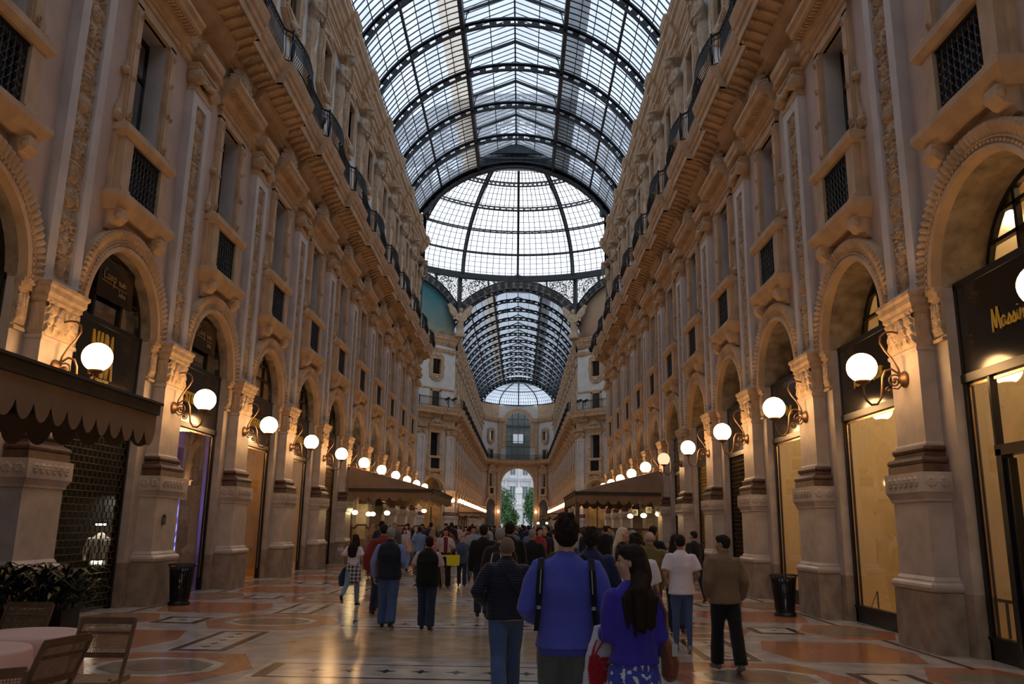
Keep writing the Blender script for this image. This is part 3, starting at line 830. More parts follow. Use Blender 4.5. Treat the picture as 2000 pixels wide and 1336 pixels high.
# ================================================================ glazed vaults
RZ, RI, RO, RG = 20.0, 7.95, 8.42, 8.50
XL = 2.78
def arcp(r, th, y): return (r*math.sin(th), y, RZ+r*math.cos(th))
TH1 = 1.50; THL = math.asin(XL/RG)
def rib_mb(solid=False, n=44):
    a = MB(); w = .09 if not solid else .30
    def band(r0, r1, w):
        rows = []
        for i in range(n+1):
            th = -TH1+2*TH1*i/n
            rows.append([arcp(r0,th,-w), arcp(r0,th,w), arcp(r1,th,w), arcp(r1,th,-w)])
        a.strip(rows, close=True)
    band(RI, RI+.07, w); band(RO-.09, RO, w*1.1)
    m = 32
    for i in range(m):     # posts between the chords with flared feet
        th = -TH1+2*TH1*(i+.5)/m; d = .024 if not solid else .03
        for r0, r1, k in ((RI+.05, RO-.05, 1), (RI+.05, RI+.14, 2.6), (RO-.16, RO-.07, 2.6)):
            p = [arcp(r0,th-d*k,-.03),arcp(r0,th+d*k,-.03),arcp(r1,th+d*k,-.03),arcp(r1,th-d*k,-.03)]
            q = [(x,.03,z) for x,_,z in p]; a.add(p+q, [(0,1,2,3),(7,6,5,4),(0,4,5,1),(2,6,7,3),(1,5,6,2),(3,7,4,0)])
    return a
def vault(y0, y1, ribs, nm, open_end=True):
    root = empty('ceiling', (0, y0, 0)); root['kind'] = 'structure'; root['category'] = 'glass roof'
    root['label'] = f'barrel vault of iron ribs and glass panes over the {nm}'
    def sub(name, a, m, Y=0):
        o = obj(name, a, m, root); o.location = (0, Y-y0 if Y is not None else 0, 0); return o
    # panes
    a = MB(); gl = MB(); nseg = 16
    sides = []
    for sg in (-1, 1):
        ths = [sg*(THL+(TH1-THL)*i/nseg) for i in range(nseg+1)]
        ny = max(1, int((y1-y0)/4.4))
        for j in range(ny):
            ya, yb = y0+(y1-y0)*j/ny, y0+(y1-y0)*(j+1)/ny
            for i in range(nseg):
                f = (i+.5)/nseg
                m = 0
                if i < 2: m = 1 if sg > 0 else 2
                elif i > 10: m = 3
                gl.add([arcp(RG,ths[i],ya),arcp(RG,ths[i+1],ya),arcp(RG,ths[i+1],yb),arcp(RG,ths[i],yb)], [(0,1,2,3)], m)
    # lantern
    zl = RZ+RG*math.cos(THL); zw = zl+.75; zr = zl+1.95
    for sg in (-1, 1):
        gl.add([(sg*XL,y0,zl+.1),(sg*XL,y1,zl+.1),(sg*XL,y1,zw),(sg*XL,y0,zw)], [(0,1,2,3)], 3)
        gl.add([(sg*XL,y0,zw),(sg*XL,y1,zw),(0,y1,zr),(0,y0,zr)], [(0,1,2,3)], 0)
    for y in (y0+.1, y1-.1):
        gl.add([(-XL,y,zl-.3),(XL,y,zl-.3),(XL,y,zw),(0,y,zr),(-XL,y,zw)], [(0,1,2,3,4)], 4)
    V = M['vglass'] if nm.startswith('near') else M['vglass2']
    sub('glass_pane', gl, [V, M['vgrey'], M['vtan'], V, M['vend']], y0)
    # glazing bars
    b = MB()
    ny = int(round((y1-y0)/B*9)); w = .015
    for j in range(ny+1):
        y = y0+(y1-y0)*j/ny
        for sg in (-1, 1):
            rows = []
            for i in range(nseg+1):
                th = sg*(THL+(TH1-THL)*i/nseg); rows.append([arcp(RG-.06,th,y-w),arcp(RG-.06,th,y+w),arcp(RG,th,y+w),arcp(RG,th,y-w)])
            b.strip(rows, close=True)
            b.bar((sg*XL,y,zw),(0,y,zr),.04,.05); b.bar((sg*XL,y,zl),(sg*XL,y,zw),.04,.04)
    for sg in (-1, 1):
        for i in range(1, 12):
            th = sg*(THL+(TH1-THL)*i/12); thick = .16 if i == 4 else .05
            b.bar(arcp(RG-.05-thick*.4,th,y0), arcp(RG-.05-thick*.4,th,y1), thick*.8, thick)
        b.bar((sg*XL*.5,y0,(zw+zr)/2-.03),(sg*XL*.5,y1,(zw+zr)/2-.03),.05,.06)
        b.bar((sg*XL,y0,zw),(sg*XL,y1,zw),.10,.12)
    b.bar((0,y0,zr-.05),(0,y1,zr-.05),.09,.14)
    for x in [i*.46-XL for i in range(13)]:
        b.bar((x,y1-.1,zl),(x,y1-.1,zw+(1-abs(x)/XL)*(zr-zw)),.05,.05)
    b.box(-XL,XL,y1-.16,y1-.04,zw-.1,zw+.05); b.box(-XL,XL,y1-.16,y1-.04,zl-.05,zl+.15)
    sub('glazing_bars', b, M['steel'], y0)
    for sg in (-1, 1):
        c = MB(); c.box(sg*XL-.11, sg*XL+.11, y0, y1, zl-.38, zl+.10); sub('lantern_beam', c, M['steel'], y0)
    for o in root.children: o.location = (0, -y0, 0)
    # ribs
    rm = rib_mb().mesh('rib', [M['steel']]); sm = rib_mb(True).mesh('end_rib', [M['steel']])
    br = MB()
    for sg in (-1, 1):
        br.bar((sg*XL,0,zw-.02),(0,0,zr-.10),.10,.14); br.bar((sg*XL,0,zl-.1),(sg*XL,0,zw),.12,.12)
        # pierced bracket
        o0 = (sg*(XL-.05), zl-.15)
        pts = []
        for i in range(13):
            f = i/12; pts.append((sg*(XL-.08-1.5*f), 0, zl+.05+(1.42)*(1-(1-f)**2.2)**.6 if f > 0 else zl-.1))
        br.tube(pts, .035, 5)
        for i in range(1, 11):
            x = sg*(XL-.08-1.5*i/12); z1_ = pts[i][2]; z2_ = zw-.05+(1-abs(x)/XL)*(zr-zw)
            zz = z1_+.07
            while zz < z2_-.04:
                br.tube([(x+.055*math.cos(q*PI/3),0,zz+.055*math.sin(q*PI/3)) for q in range(6)], .012, 4, closed=True); zz += .12
    bm_ = br.mesh('lantern_bracket', [M['steel']])
    for i, y in enumerate(ribs):
        last = (i in (0, len(ribs)-1))
        link('rib', sm if last else rm, root, (0, y-y0, 0))
        if not last: link('lantern_bracket', bm_, root, (0, y-y0, 0))
    return root
vault(Y0-6.4*B, YE-.25, [Y0+k*B for k in range(-6, 10)]+[YE-.35], 'near arm')
vault(YF+.25, 152.0, [YF+.35]+[YF0+j*B for j in range(1, 14)]+[151.8], 'far arm')

# arch rings facing the octagon, filigree spandrels, lunettes
def lace(name, metal=(.32,.29,.25)):
    m, nt, out = newmat(name); N = nt.nodes; L = nt.links
    tc = N.new('ShaderNodeTexCoord'); tr = N.new('ShaderNodeBsdfTransparent'); tr.inputs[0].default_value = (1,1,1,1)
    b = N.new('ShaderNodeBsdfPrincipled'); b.inputs['Base Color'].default_value = (*metal, 1); b.inputs['Roughness'].default_value = .6
    v = N.new('ShaderNodeTexVoronoi'); v.inputs['Scale'].default_value = 1.9; v.inputs['Randomness'].default_value = .35
    v2 = N.new('ShaderNodeTexVoronoi'); v2.inputs['Scale'].default_value = 5.5; v2.feature = 'DISTANCE_TO_EDGE'
    L.new(tc.outputs['Object'], v.inputs['Vector']); L.new(tc.outputs['Object'], v2.inputs['Vector'])
    lt = N.new('ShaderNodeMath'); lt.operation = 'GREATER_THAN'; lt.inputs[1].default_value = .13
    L.new(v2.outputs['Distance'], lt.inputs[0])
    mx = N.new('ShaderNodeMixShader'); L.new(lt.outputs[0], mx.inputs[0]); L.new(b.outputs[0], mx.inputs[1]); L.new(tr.outputs[0], mx.inputs[2])
    L.new(mx.outputs[0], out.inputs[0]); return m
M['lace'] = lace('cream_iron_filigree')
M['ringcol'] = mat('grey_ornamented_iron', (.22,.21,.195), .6, .4, 6, .5, 30)
def paint(name, top, mid, low):
    m, nt, out = newmat(name); N = nt.nodes; L = nt.links
    tc = N.new('ShaderNodeTexCoord'); sp = N.new('ShaderNodeSeparateXYZ'); L.new(tc.outputs['Object'], sp.inputs[0])
    no = N.new('ShaderNodeTexNoise'); no.inputs['Scale'].default_value = .7; no.inputs['Detail'].default_value = 6; L.new(tc.outputs['Object'], no.inputs['Vector'])
    mr = N.new('ShaderNodeMapRange'); mr.inputs[1].default_value = 21.3; mr.inputs[2].default_value = 27; L.new(sp.outputs['Z'], mr.inputs[0])
    ad = N.new('ShaderNodeMath'); ad.operation = 'MULTIPLY_ADD'; ad.inputs[1].default_value = .6; L.new(no.outputs['Fac'], ad.inputs[0]); 
    sb = N.new('ShaderNodeMath'); sb.operation = 'SUBTRACT'; sb.inputs[1].default_value = .3; L.new(mr.outputs[0], sb.inputs[0]); L.new(sb.outputs[0], ad.inputs[2])
    cr = N.new('ShaderNodeValToRGB'); e = cr.color_ramp.elements; e[0].position = 0; e[0].color = (*low,1); e[1].position = 1; e[1].color = (*top,1)
    x = e.new(.28); x.color = (*mid,1); x = e.new(.42); x.color = tuple(.5*(p+q) for p, q in zip(mid, top))+(1,)
    L.new(ad.outputs[0], cr.inputs[0]); b = N.new('ShaderNodeBsdfPrincipled'); b.inputs['Roughness'].default_value = .7
    L.new(cr.outputs[0], b.inputs['Base Color']); L.new(b.outputs[0], out.inputs[0]); return m
M['paintL'] = paint('teal_landscape_mosaic', (.05,.20,.24), (.30,.30,.20), (.07,.075,.03))
M['paintR'] = paint('rose_landscape_mosaic', (.42,.30,.19), (.40,.24,.17), (.12,.10,.07))
ZR = 29.55; RD = 16.75
for i in range(8):
    T = FT(i); a = MB(T)
    n = 48; R0, R1 = 8.0, 8.85
    hs = SD/2-.05
    for (ra, rb, ta, tb) in ((R0,R1,.10,.16),(R0-.08,R0+.04,.0,.30),(R1-.04,R1+.06,.0,.26)):
        rows = []
        for k in range(n+1):
            th = -1.5+3.0*k/n
            rows.append([(max(-hs,min(hs,ra*math.sin(th))),ta,RZ+.2+ra*math.cos(th)),(max(-hs,min(hs,ra*math.sin(th))),tb,RZ+.2+ra*math.cos(th)),(max(-hs,min(hs,rb*math.sin(th))),tb,RZ+.2+rb*math.cos(th)),(max(-hs,min(hs,rb*math.sin(th))),ta,RZ+.2+rb*math.cos(th))])
        a.strip(rows, 0 if ra == R0 else 1, close=True)
    # star rosettes on the ring
    for k in range(17):
        th = -.82+1.64*k/16; r = (R0+R1)/2; c = (r*math.sin(th), .20, RZ+.2+r*math.cos(th))
        for q in range(8):
            an = q*PI/4; a.bar(c, (c[0]+.26*math.cos(an), .20, c[2]+.26*math.sin(an)), .05, .04, 1, up=(0,1,0))
        a.tube([(c[0]+.3*math.cos(q*PI/6), .19, c[2]+.3*math.sin(q*PI/6)) for q in range(12)], .025, 4, 1, closed=True)
    root = obj('trim_3', a, [M['ringcol'], M['steel']]); root['kind'] = 'structure'; root['category'] = 'arch ring'
    root['label'] = f'ornamented iron arch ring carrying the dome, {ORD[i]} clockwise from the far arch'
    if i in (0, 1, 7, 2, 6):
        sp = MB(T)   # filigree above the ring up to the drum
        rows = []
        for k in range(n+1):
            x = -hs+2*hs*k/n; zz = RZ+.2+math.sqrt(max(0, (R1+.05)**2-x*x)); rows.append([(x,.12,zz),(x,.12,ZR+.1)])
        sp.strip(rows); obj('filigree_screen', sp, [M['lace']], root)
        st = MB(T)
        for x in (-3.35, 0, 3.35): st.box(x-.09, x+.09, .10, .30, RZ+.2+math.sqrt(R1*R1-x*x), ZR)
        for sg in (-1, 1):   # rings of big circles
            for q in range(8): 
                cx = sg*4.7+.62*math.cos(q*PI/4); cz = 28.1+.62*math.sin(q*PI/4)
                st.tube([(cx+.24*math.cos(w_*PI/5),.16,cz+.24*math.sin(w_*PI/5)) for w_ in range(10)], .03, 4, closed=True)
            st.tube([(sg*4.7+.95*math.cos(w_*PI/8),.16,28.1+.95*math.sin(w_*PI/8)) for w_ in range(16)], .04, 4, closed=True)
        obj('stanchion', st, [M['steel']], root)
    if i in (1, 7, 3, 5, 2, 6):
        lu = MB(T); pts = [(-6.7,-.3,22.2)]
        for k in range(25):
            th = -.90+1.80*k/24; pts.append((8.3*math.sin(th), -.3, RZ+.2+8.3*math.cos(th)))
        pts.append((6.7,-.3,22.2)); lu.poly(pts)
        o = obj('lunette_painting', lu, [M['paintL'] if i in (7, 5, 6) else M['paintR']])
        tag(o, f'painted {"teal sky" if i in (7,5,6) else "rose sky"} landscape lunette, {ORD[i]} side clockwise from the far arch', 'mural')
    # corner post between sides
    o_, ang = face_frame(i); cang = ang+PI/8; rr = AP/math.cos(PI/8)-.25
    p = Vector((math.sin(cang)*rr, YC+math.cos(cang)*rr, 0))
    cp_ = MB(); cp_.box(-.22,.22,-.22,.22,24.4,ZR+.2)
    o = obj('trim_4', cp_, [M['steel']], loc=(p.x, p.y, 0), rotz=-cang); o['kind'] = 'structure'; o['category'] = 'post'; o['label'] = f'dark iron post carrying the dome drum, {ORD[i]} corner clockwise from the far arch'

# winged figures at the corners
def winged_mb():
    a = MB()
    a.loft([(0,0,0),(0,.05,.5),(0,0,.9)], [(.55,.45),(.35,.3),(.5,.4)], n=12); a.box(-.55,.55,-.5,.4,-.3,.15)
    a.loft([(0,.1,.9),(0,.2,1.5),(0,.25,2.1),(0,.2,2.5)], [(.35,.3),(.42,.32),(.5,.34),(.2,.2)], n=12); a.ell((0,.32,2.75), (.24,.26,.3), 10)
    for sg in (-1, 1):
        a.loft([(sg*.35,0,2.0),(sg*.9,.0,2.7),(sg*1.35,0,3.5)], [(.35,.10),(.45,.08),(.15,.05)], side=(sg*.6,0,-.8), n=10)
        for q in range(5): a.loft([(sg*(.5+.15*q),0,2.1+.2*q),(sg*(.85+.2*q),.02,1.8+.42*q)], [(.12,.05),(.05,.03)], n=6)
        a.loft([(sg*.45,.2,2.2),(sg*.6,.35,1.7),(sg*.3,.5,1.5)], [.13,.11,.09], n=8)
    return a
wm = remeshed(winged_mb(), .06, 'winged_figure', M['relief'], 1)
first = None
for i, nm in ((0,'right of'),(7,'left of')):
    o_, ang = face_frame(i); cang = ang+PI/8; rr = AP/math.cos(PI/8)-.75
    o = link('winged_statue', wm, None, (math.sin(cang)*rr, YC+math.cos(cang)*rr, 22.5), -cang+PI)
    tag(o, f'stone winged figure perched on the cornice, {nm} the far arch', 'statue')

# dome
root = empty('ceiling', (0, YC, ZR)); root['kind'] = 'structure'; root['category'] = 'glass dome'; root['label'] = 'great glass and iron dome over the crossing'
HD = 10.4
def dp(th, ph, r=RD, h=HD):   # th azimuth, ph elevation
    return (r*math.cos(ph)*math.sin(th), r*math.cos(ph)*math.cos(th), h*math.sin(ph))
gl = MB(); NT = 64
PH = [0, .262, .52, .80, 1.02, 1.25]; 
rows = [[dp(2*PI*k/NT, ph) for k in range(NT)] for ph in [i*1.42/16 for i in range(17)]]
gl.strip(rows, close=True); obj('glass_pane', gl, [M['dglass']], root)
b = MB(); TB = 144
for k in range(TB):
    th = 2*PI*k/TB; b.tube([dp(th, i*1.40/10, RD-.05, HD-.05) for i in range(11)], .038, 3, cap=False)
phs = [0, .145,.29, .445, .60,.70,.80,.90,1.0,1.1,1.2,1.3]
levels = [(0,.35),(.285,.16),(.56,.22),(.80,.20),(1.02,.24),(1.3,.3)]
for i in range(30):
    ph = i*1.4/26
    if ph < 1.42: b.tube([dp(2*PI*k/96, ph, RD-.03, HD-.03) for k in range(96)], .032, 3, closed=True)
obj('glazing_bars', b, [M['steel']], root)
for zi, ph in enumerate((.0, .262, .50, .735, .98, 1.25)):
    a = MB(); n = 96
    if zi == 0:
        rows = []
        for k in range(n+1):
            th = 2*PI*k/n; rows.append([(r*math.sin(th), r*math.cos(th), z) for r, z in ((RD+.1,-.45),(RD-.45,-.45),(RD-.45,.12),(RD-.3,.25),(RD+.1,.25))])
        a.strip(rows, close=True)
    else:
        for dr, th_ in ((.05,.09),(.52,.09)):
            a.tube([dp(2*PI*k/n, ph-(.0 if dr < .3 else .012), RD-dr, HD-dr) for k in range(n)], th_, 4, closed=True)
        for k in range(112):
            t = 2*PI*k/112; a.bar(dp(t, ph, RD-.05, HD-.05), dp(t, ph, RD-.52, HD-.52), .22, .08)
    obj('dome_ring', a, [M['steel']], root)
for k in range(16):
    a = MB(); th = 0
    pts = [i*1.45/18 for i in range(19)]
    for dr, w_ in ((.05,.13),(.62,.13)):
        rows = []
        for ph in pts:
            p = Vector(dp(0, ph, RD-dr, HD-dr)); q = Vector(dp(0, ph, RD-dr-.10, HD-dr-.10)); rows.append([(-w_,p.y,p.z),(w_,p.y,p.z),(w_,q.y,q.z),(-w_,q.y,q.z)])
        a.strip(rows, close=True)
    for ph in [i*1.45/54 for i in range(55)]:
        a.bar(dp(0, ph, RD-.1, HD-.1), dp(0, ph, RD-.66, HD-.66), .10, .10)
    if k == 0: rm = a.mesh('dome_rib', [M['steel']])
    link('dome_rib', rm, root, (0,0,0), -2*PI*k/16)
# ================================================================ end wall of the far arm
pl = [(-6.85,156.4),(-3.9,160.5),(3.9,160.5),(6.85,156.4)]
a = MB()
def quad(p, q, z0, z1, m): a.poly([(p[0],p[1],z0),(q[0],q[1],z0),(q[0],q[1],z1),(p[0],p[1],z1)], m)
R = 3.15; zc = 9.3; n = 24
for sg in (-1, 1):
    a.poly([(sg*R,160.5,0),(sg*3.9,160.5,0),(sg*3.9,160.5,zc),(sg*R,160.5,zc)], 5)
    a.poly([(sg*R,160.5,0),(sg*R,162.0,0),(sg*R,162.0,zc),(sg*R,160.5,zc)], 5)
arc = [(-R*math.cos(PI*i/n), zc+R*math.sin(PI*i/n)) for i in range(n+1)]
def outr(i, h, zt, zc):
    th = PI*i/n; c, s_ = -math.cos(th), math.sin(th); k = min(h/abs(c) if abs(c) > 1e-6 else 1e9, (zt-zc)/s_ if s_ > 1e-6 else 1e9); return (k*c, zc+k*s_)
o1 = [outr(i, 3.9, 14.0, zc) for i in range(n+1)]
a.strip([[(x,160.5,z) for x, z in arc],[(x,160.5,z) for x, z in o1]], 3)
a.poly([(-3.9,160.5,max(p[1] for p in o1 if p[0] < -3.89)),(-3.9,160.5,14),(min(p[0] for p in o1 if p[1] > 13.99),160.5,14)], 3)
a.poly([(3.9,160.5,max(p[1] for p in o1 if p[0] > 3.89)),(3.9,160.5,14),(max(p[0] for p in o1 if p[1] > 13.99),160.5,14)], 3)
a.strip([[(x,160.5,z) for x, z in arc],[(x,162,z) for x, z in arc]], 3)
R2 = 2.35; z2 = 21.1
arc2 = [(-R2*math.cos(PI*i/n), z2+R2*math.sin(PI*i/n)) for i in range(n+1)]
o2 = [outr(i, 3.9, 24.8, z2) for i in range(n+1)]
a.strip([[(x,160.5,z) for x, z in arc2],[(x,160.5,z) for x, z in o2]], 2)
a.poly([(-3.9,160.5,max(p[1] for p in o2 if p[0] < -3.89)),(-3.9,160.5,24.8),(min(p[0] for p in o2 if p[1] > 24.79),160.5,24.8)], 2)
a.poly([(3.9,160.5,max(p[1] for p in o2 if p[0] > 3.89)),(3.9,160.5,24.8),(max(p[0] for p in o2 if p[1] > 24.79),160.5,24.8)], 2)
for sg in (-1, 1): a.poly([(sg*R2,160.5,14),(sg*3.9,160.5,14),(sg*3.9,160.5,z2),(sg*R2,160.5,z2)], 2)
for z0, z1, m in ((0,.82,4),(.82,5.15,5),(5.15,11.6,0),(11.6,14,3),(14,21.2,2),(21.2,24.8,3)):
    quad(pl[0], pl[1], z0, z1, m); quad(pl[2], pl[3], z0, z1, m)
struct('wall_far_end', a, WM(), 'far end wall with open archway under a big arched window', 'wall')
# mouldings on the end wall
a = MB()
for (p, q) in ((pl[0],pl[1]),(pl[1],pl[2]),(pl[2],pl[3])):
    p, q = Vector((*p,0)), Vector((*q,0)); u = (q-p).normalized(); nn = Vector((u.y,-u.x,0))
    for prof in ([(.0,12.9),(.3,13.0),(.3,13.2),(.9,13.4),(.9,13.6),(1.05,13.9),(1.05,14.0),(0,14.05)],[(0,11.6),(.2,11.65),(.25,12.05),(0,12.1)],[(0,4.9),(.2,5.0),(.2,5.15),(0,5.2)]):
        if prof[0][1] < 12 and abs(u.y) < .1:
            continue
        rows = [[tuple(Vector((e.x,e.y,0))+nn*t+Vector((0,0,z))) for t, z in prof] for e in (p, q)]; a.strip(rows)
    if abs(u.y) > .1:
        rows = [[tuple(Vector((e.x,e.y,0))+nn*t+Vector((0,0,z))) for t, z in [(0,21.4),(.3,21.5),(.5,21.9),(.55,22.2),(0,22.25)]] for e in (p, q)]; a.strip(rows)
for sg in (-1, 1):
    a.box(min(sg*3.3,sg*3.9), max(sg*3.3,sg*3.9), 160.2, 160.5, 0, 12.9); a.box(min(sg*3.3,sg*3.85), max(sg*3.3,sg*3.85), 160.25, 160.5, 14, 21.5)
    a.box(min(sg*2.6,sg*3.9), max(sg*2.6,sg*3.9), 160.0, 160.5, 21.5, 22.2)
struct('trim_5', a, [M['ochre']], 'ochre pilasters and cornices on the far end wall', 'cornice')
a = MB()
for Rr, zz, wd in ((R, zc, .55), (R2, z2, .75)):
    rows = []
    for i in range(33):
        th = PI*i/32; rows.append([(-(Rr+r)*math.cos(th), 160.5-t, zz+(Rr+r)*math.sin(th)) for r, t in ((0,0),(0,.2),(wd*.5,.24),(wd,.2),(wd,0))])
    a.strip(rows)
for sg in (-1, 1): a.box(min(sg*R2,sg*(R2+.75)), max(sg*R2,sg*(R2+.75)), 160.28, 160.5, 16.6, z2)
struct('trim_6', a, [M['ochre']], 'broad arch mouldings framing the far archway and window', 'arch moulding')
M['greenframe'] = mat('green_window_frame', (.10,.15,.11), .5, .2, 3)
a = MB(); 
for x in (-2.35,-1.2,-.0,1.2,2.35): a.box(x-.07, x+.07, 160.7, 160.85, 14, 23.3 if abs(x) < 1.3 else 21.2)
for z, h in ((16.5,.25),(17.6,.1),(20.3,.55),(22,.12)): a.box(-2.35, 2.35, 160.68, 160.85, z, z+h)
rt = empty('window_5', (0,160.7,14)); tag(rt, 'large arched window with green frame above the far archway', 'window', kind='structure')
f_ = obj('frame', a, [M['greenframe']], rt, (0,-160.7,-14))
a = MB(); a.poly([(-2.35,160.8,14),(2.35,160.8,14)]+[(-x, 160.8, z) for x, z in arc2]); obj('pane', a, [M['wglass']], rt, (0,-160.7,-14))
a = MB(); a.box(-.95,-.1,162.2,162.25,17.9,19.5); a.box(.1,.95,162.2,162.25,17.9,19.5)
M['sheet'] = mat('pale_room_beyond', (.5,.52,.5), .8, .1)
a = MB(); a.box(-3.2,3.2,163.2,163.3,13.5,17.6); a.box(-3.2,3.2,163.2,163.3,19.4,24); a.box(-3.2,-1,163.2,163.3,17.6,19.4); a.box(1,3.2,163.2,163.3,17.6,19.4); a.box(-3.2,3.2,160.9,163.3,13.8,13.9)
struct('wall_far_room', a, [M['sheet']], 'pale room seen through the large arched window', 'wall')
# railing along the end
def straight_rail(p, q, z=14.0):
    a = MB(); p, q = Vector((*p,z)), Vector((*q,z)); L = (q-p).length; n_ = int(L/.14)
    a.tube([p+Vector((0,0,.95)), q+Vector((0,0,.95))], .035, 5); a.tube([p+Vector((0,0,.1)), q+Vector((0,0,.1))], .03, 5)
    for i in range(n_+1):
        c = p.lerp(q, i/n_); a.bar(c, c+Vector((0,0,.95)), .03)
        if i % 2: a.tube([(c.x+.06*math.cos(w_*PI/3), c.y, z+.5+.12*math.sin(w_*PI/3)) for w_ in range(6)], .014, 3, closed=True)
    return a
for q_, (p, q, nm) in enumerate((((-6.0,156.0),(-3.5,159.5),'left part of'),((-3.5,159.5),(3.5,159.5),'middle of'),((3.5,159.5),(6.0,156.0),'right part of'))):
    tag(obj('balcony_railing', straight_rail(p, q), [M['iron']]), f'dark iron railing along the {nm} the far end balcony', 'railing')
# windows, arches on the angled ends
for sg, sd in ((-1,'left'),(1,'right')):
    p = Vector((*pl[0],0)) if sg < 0 else Vector((*pl[3],0)); q = Vector((*pl[1],0)) if sg < 0 else Vector((*pl[2],0))
    c = (p+q)/2; u = (q-p).normalized(); nn = Vector((-u.y*-1, -u.x, 0)) if sg < 0 else Vector((u.y*-1, u.x, 0))
    nn = Vector((0,158,0))-c; nn = Vector((u.y, -u.x, 0)); nn = nn if nn.y < 0 else -nn
    rot = math.atan2(nn.y, nn.x)-PI/2; org = c+nn*.27
    fwinK.put(tuple(org), rot, f'tall window on the angled {sd} corner of the far end wall', name='window_3')
    fuwinK.put(tuple(org), rot, f'upper window on the angled {sd} corner of the far end wall', name='window_4')
    archK.put(tuple(org), rot, f'arch moulding on the angled {sd} corner of the far end wall')
    lampK.put((sg*3.6,160.6,0), PI, f'lit globe lamp just {sd} of the far archway')
    dk = MB(); dk.prism([(-1.3,0),(1.3,0)]+[(1.3*math.cos(PI*i/12), 5.15+1.3*math.sin(PI*i/12)) for i in range(13)], 'y', .14, .16)
    tag(obj('shop_door', dk, [M['darkint']], None, tuple(org), rot), f'dark arched shop doorway in the angled {sd} corner at the far end', 'door')
# half dome over the far end
rt = empty('ceiling', (0,152,24.8)); tag(rt, 'glazed half dome closing the far end of the far vault', 'glass dome', kind='structure')
def hd(th, ph): return (7.6*math.cos(ph)*math.sin(th), 8.4*math.cos(ph)*math.cos(th), 3.4*math.sin(ph))
g = MB(); g.strip([[hd(-PI/2+PI*k/24, ph*1.5/8) for k in range(25)] for ph in range(9)]); obj('glass_pane', g, [M['vglass2']], rt)
b = MB()
for k in range(49): b.tube([hd(-PI/2+PI*k/48, i*1.5/8) for i in range(9)], .03 if k % 8 else .12, 4, cap=False)
for i in range(9): b.tube([hd(-PI/2+PI*k/32, i*1.5/8) for k in range(33)], .03 if i % 4 else .1, 4, cap=False)
obj('glazing_bars', b, [M['steel']], rt)
# close the sides between vault springing and half dome
a = MB()
for sg in (-1, 1):
    pts = [(sg*8.2,152,20.5),(sg*7.6,156.2,21),(sg*6.0,159.2,21),(sg*3.9,160.6,21)]
    a.strip([[ (p[0],p[1],21.0) for p in pts],[(p[0]*.93,p[1],24.9) for p in pts]])
struct('wall_far_attic', a, [M['ochre']], 'curved ochre attic wall below the far half dome', 'wall')
# back wall behind the camera with open archway
a = MB(); yb = Y0-6.4*B
for sg in (-1, 1): a.poly([(sg*3.1,yb,0),(sg*7,yb,0),(sg*7,yb,9.3),(sg*3.1,yb,9.3)], 5)
arcb = [(-3.1*math.cos(PI*i/n), 9.3+3.1*math.sin(PI*i/n)) for i in range(n+1)]
o3 = [outr(i, 7.0, 21.0, 9.3) for i in range(n+1)]
a.strip([[(x,yb,z) for x, z in arcb],[(x,yb,z) for x, z in o3]], 0)
a.poly([(-7,yb,max(p[1] for p in o3 if p[0] < -6.99)),(-7,yb,21),(min(p[0] for p in o3 if p[1] > 20.99),yb,21)], 0)
a.poly([(7,yb,max(p[1] for p in o3 if p[0] > 6.99)),(7,yb,21),(max(p[0] for p in o3 if p[1] > 20.99),yb,21)], 0)
a.poly([(-7,yb,21)]+[(8.4*math.sin(-1.5+3*k/30),yb,20+8.4*math.cos(-1.5+3*k/30)) for k in range(31)]+[(7,yb,21)], 2)
struct('wall_back', a, WM(), 'entrance wall behind the viewpoint with its archway', 'wall')

# ================================================================ floor
def chr_mat(name, col, col2=None, rough=.16, scale=3):
    m = mat(name, col, rough, .2, scale, 0, metal=0, spec=.5, col2=col2)
    nt = m.node_tree; b = [x for x in nt.nodes if x.type == 'BSDF_PRINCIPLED'][0]
    tc = nt.nodes.new('ShaderNodeTexCoord'); no = nt.nodes.new('ShaderNodeTexNoise'); no.inputs['Scale'].default_value = 1.3; no.inputs['Detail'].default_value = 5
    mr = nt.nodes.new('ShaderNodeMapRange'); mr.inputs[3].default_value = rough*.7; mr.inputs[4].default_value = rough*1.6
    nt.links.new(tc.outputs['Object'], no.inputs['Vector']); nt.links.new(no.outputs['Fac'], mr.inputs[0]); nt.links.new(mr.outputs[0], b.inputs['Roughness'])
    return m
FL = [chr_mat('pale_grey_marble_floor', (.46,.42,.38)), chr_mat('tan_marble_floor', (.50,.36,.22)), chr_mat('brick_red_marble_floor', (.42,.17,.085)),
      chr_mat('dark_brown_marble_inlay', (.06,.035,.027)), chr_mat('cream_marble_inlay', (.60,.54,.46)), chr_mat('grey_green_marble_inlay', (.24,.22,.16)),
      chr_mat('mosaic_rosette', (.22,.11,.08), (.05,.03,.03), .2, 60)]
a = MB()
def P2(pts, m, lv): a.poly([(x, y, .0015*lv) for x, y in pts], m)
def rect(x0, x1, y0, y1, m, lv): P2([(x0,y0),(x1,y0),(x1,y1),(x0,y1)], m, lv)
rect(-8.5, 8.5, -30, 57.55, 0, 0)
oc = [face_frame(i)[0] for i in range(8)]
P2([((AP/math.cos(PI/8)+.3)*math.sin(PI/8+i*PI/4), YC+(AP/math.cos(PI/8)+.3)*math.cos(PI/8+i*PI/4)) for i in range(8)], 0, .5)
rect(-8.5, 8.5, 89.5, 163, 0, 0)
def cross(cx, cy, r, m, lv):
    P2([(cx-r,cy),(cx-r*.25,cy-r*.3),(cx,cy-r),(cx+r*.25,cy-r*.3),(cx+r,cy),(cx+r*.25,cy+r*.3),(cx,cy+r),(cx-r*.25,cy+r*.3)], m, lv)
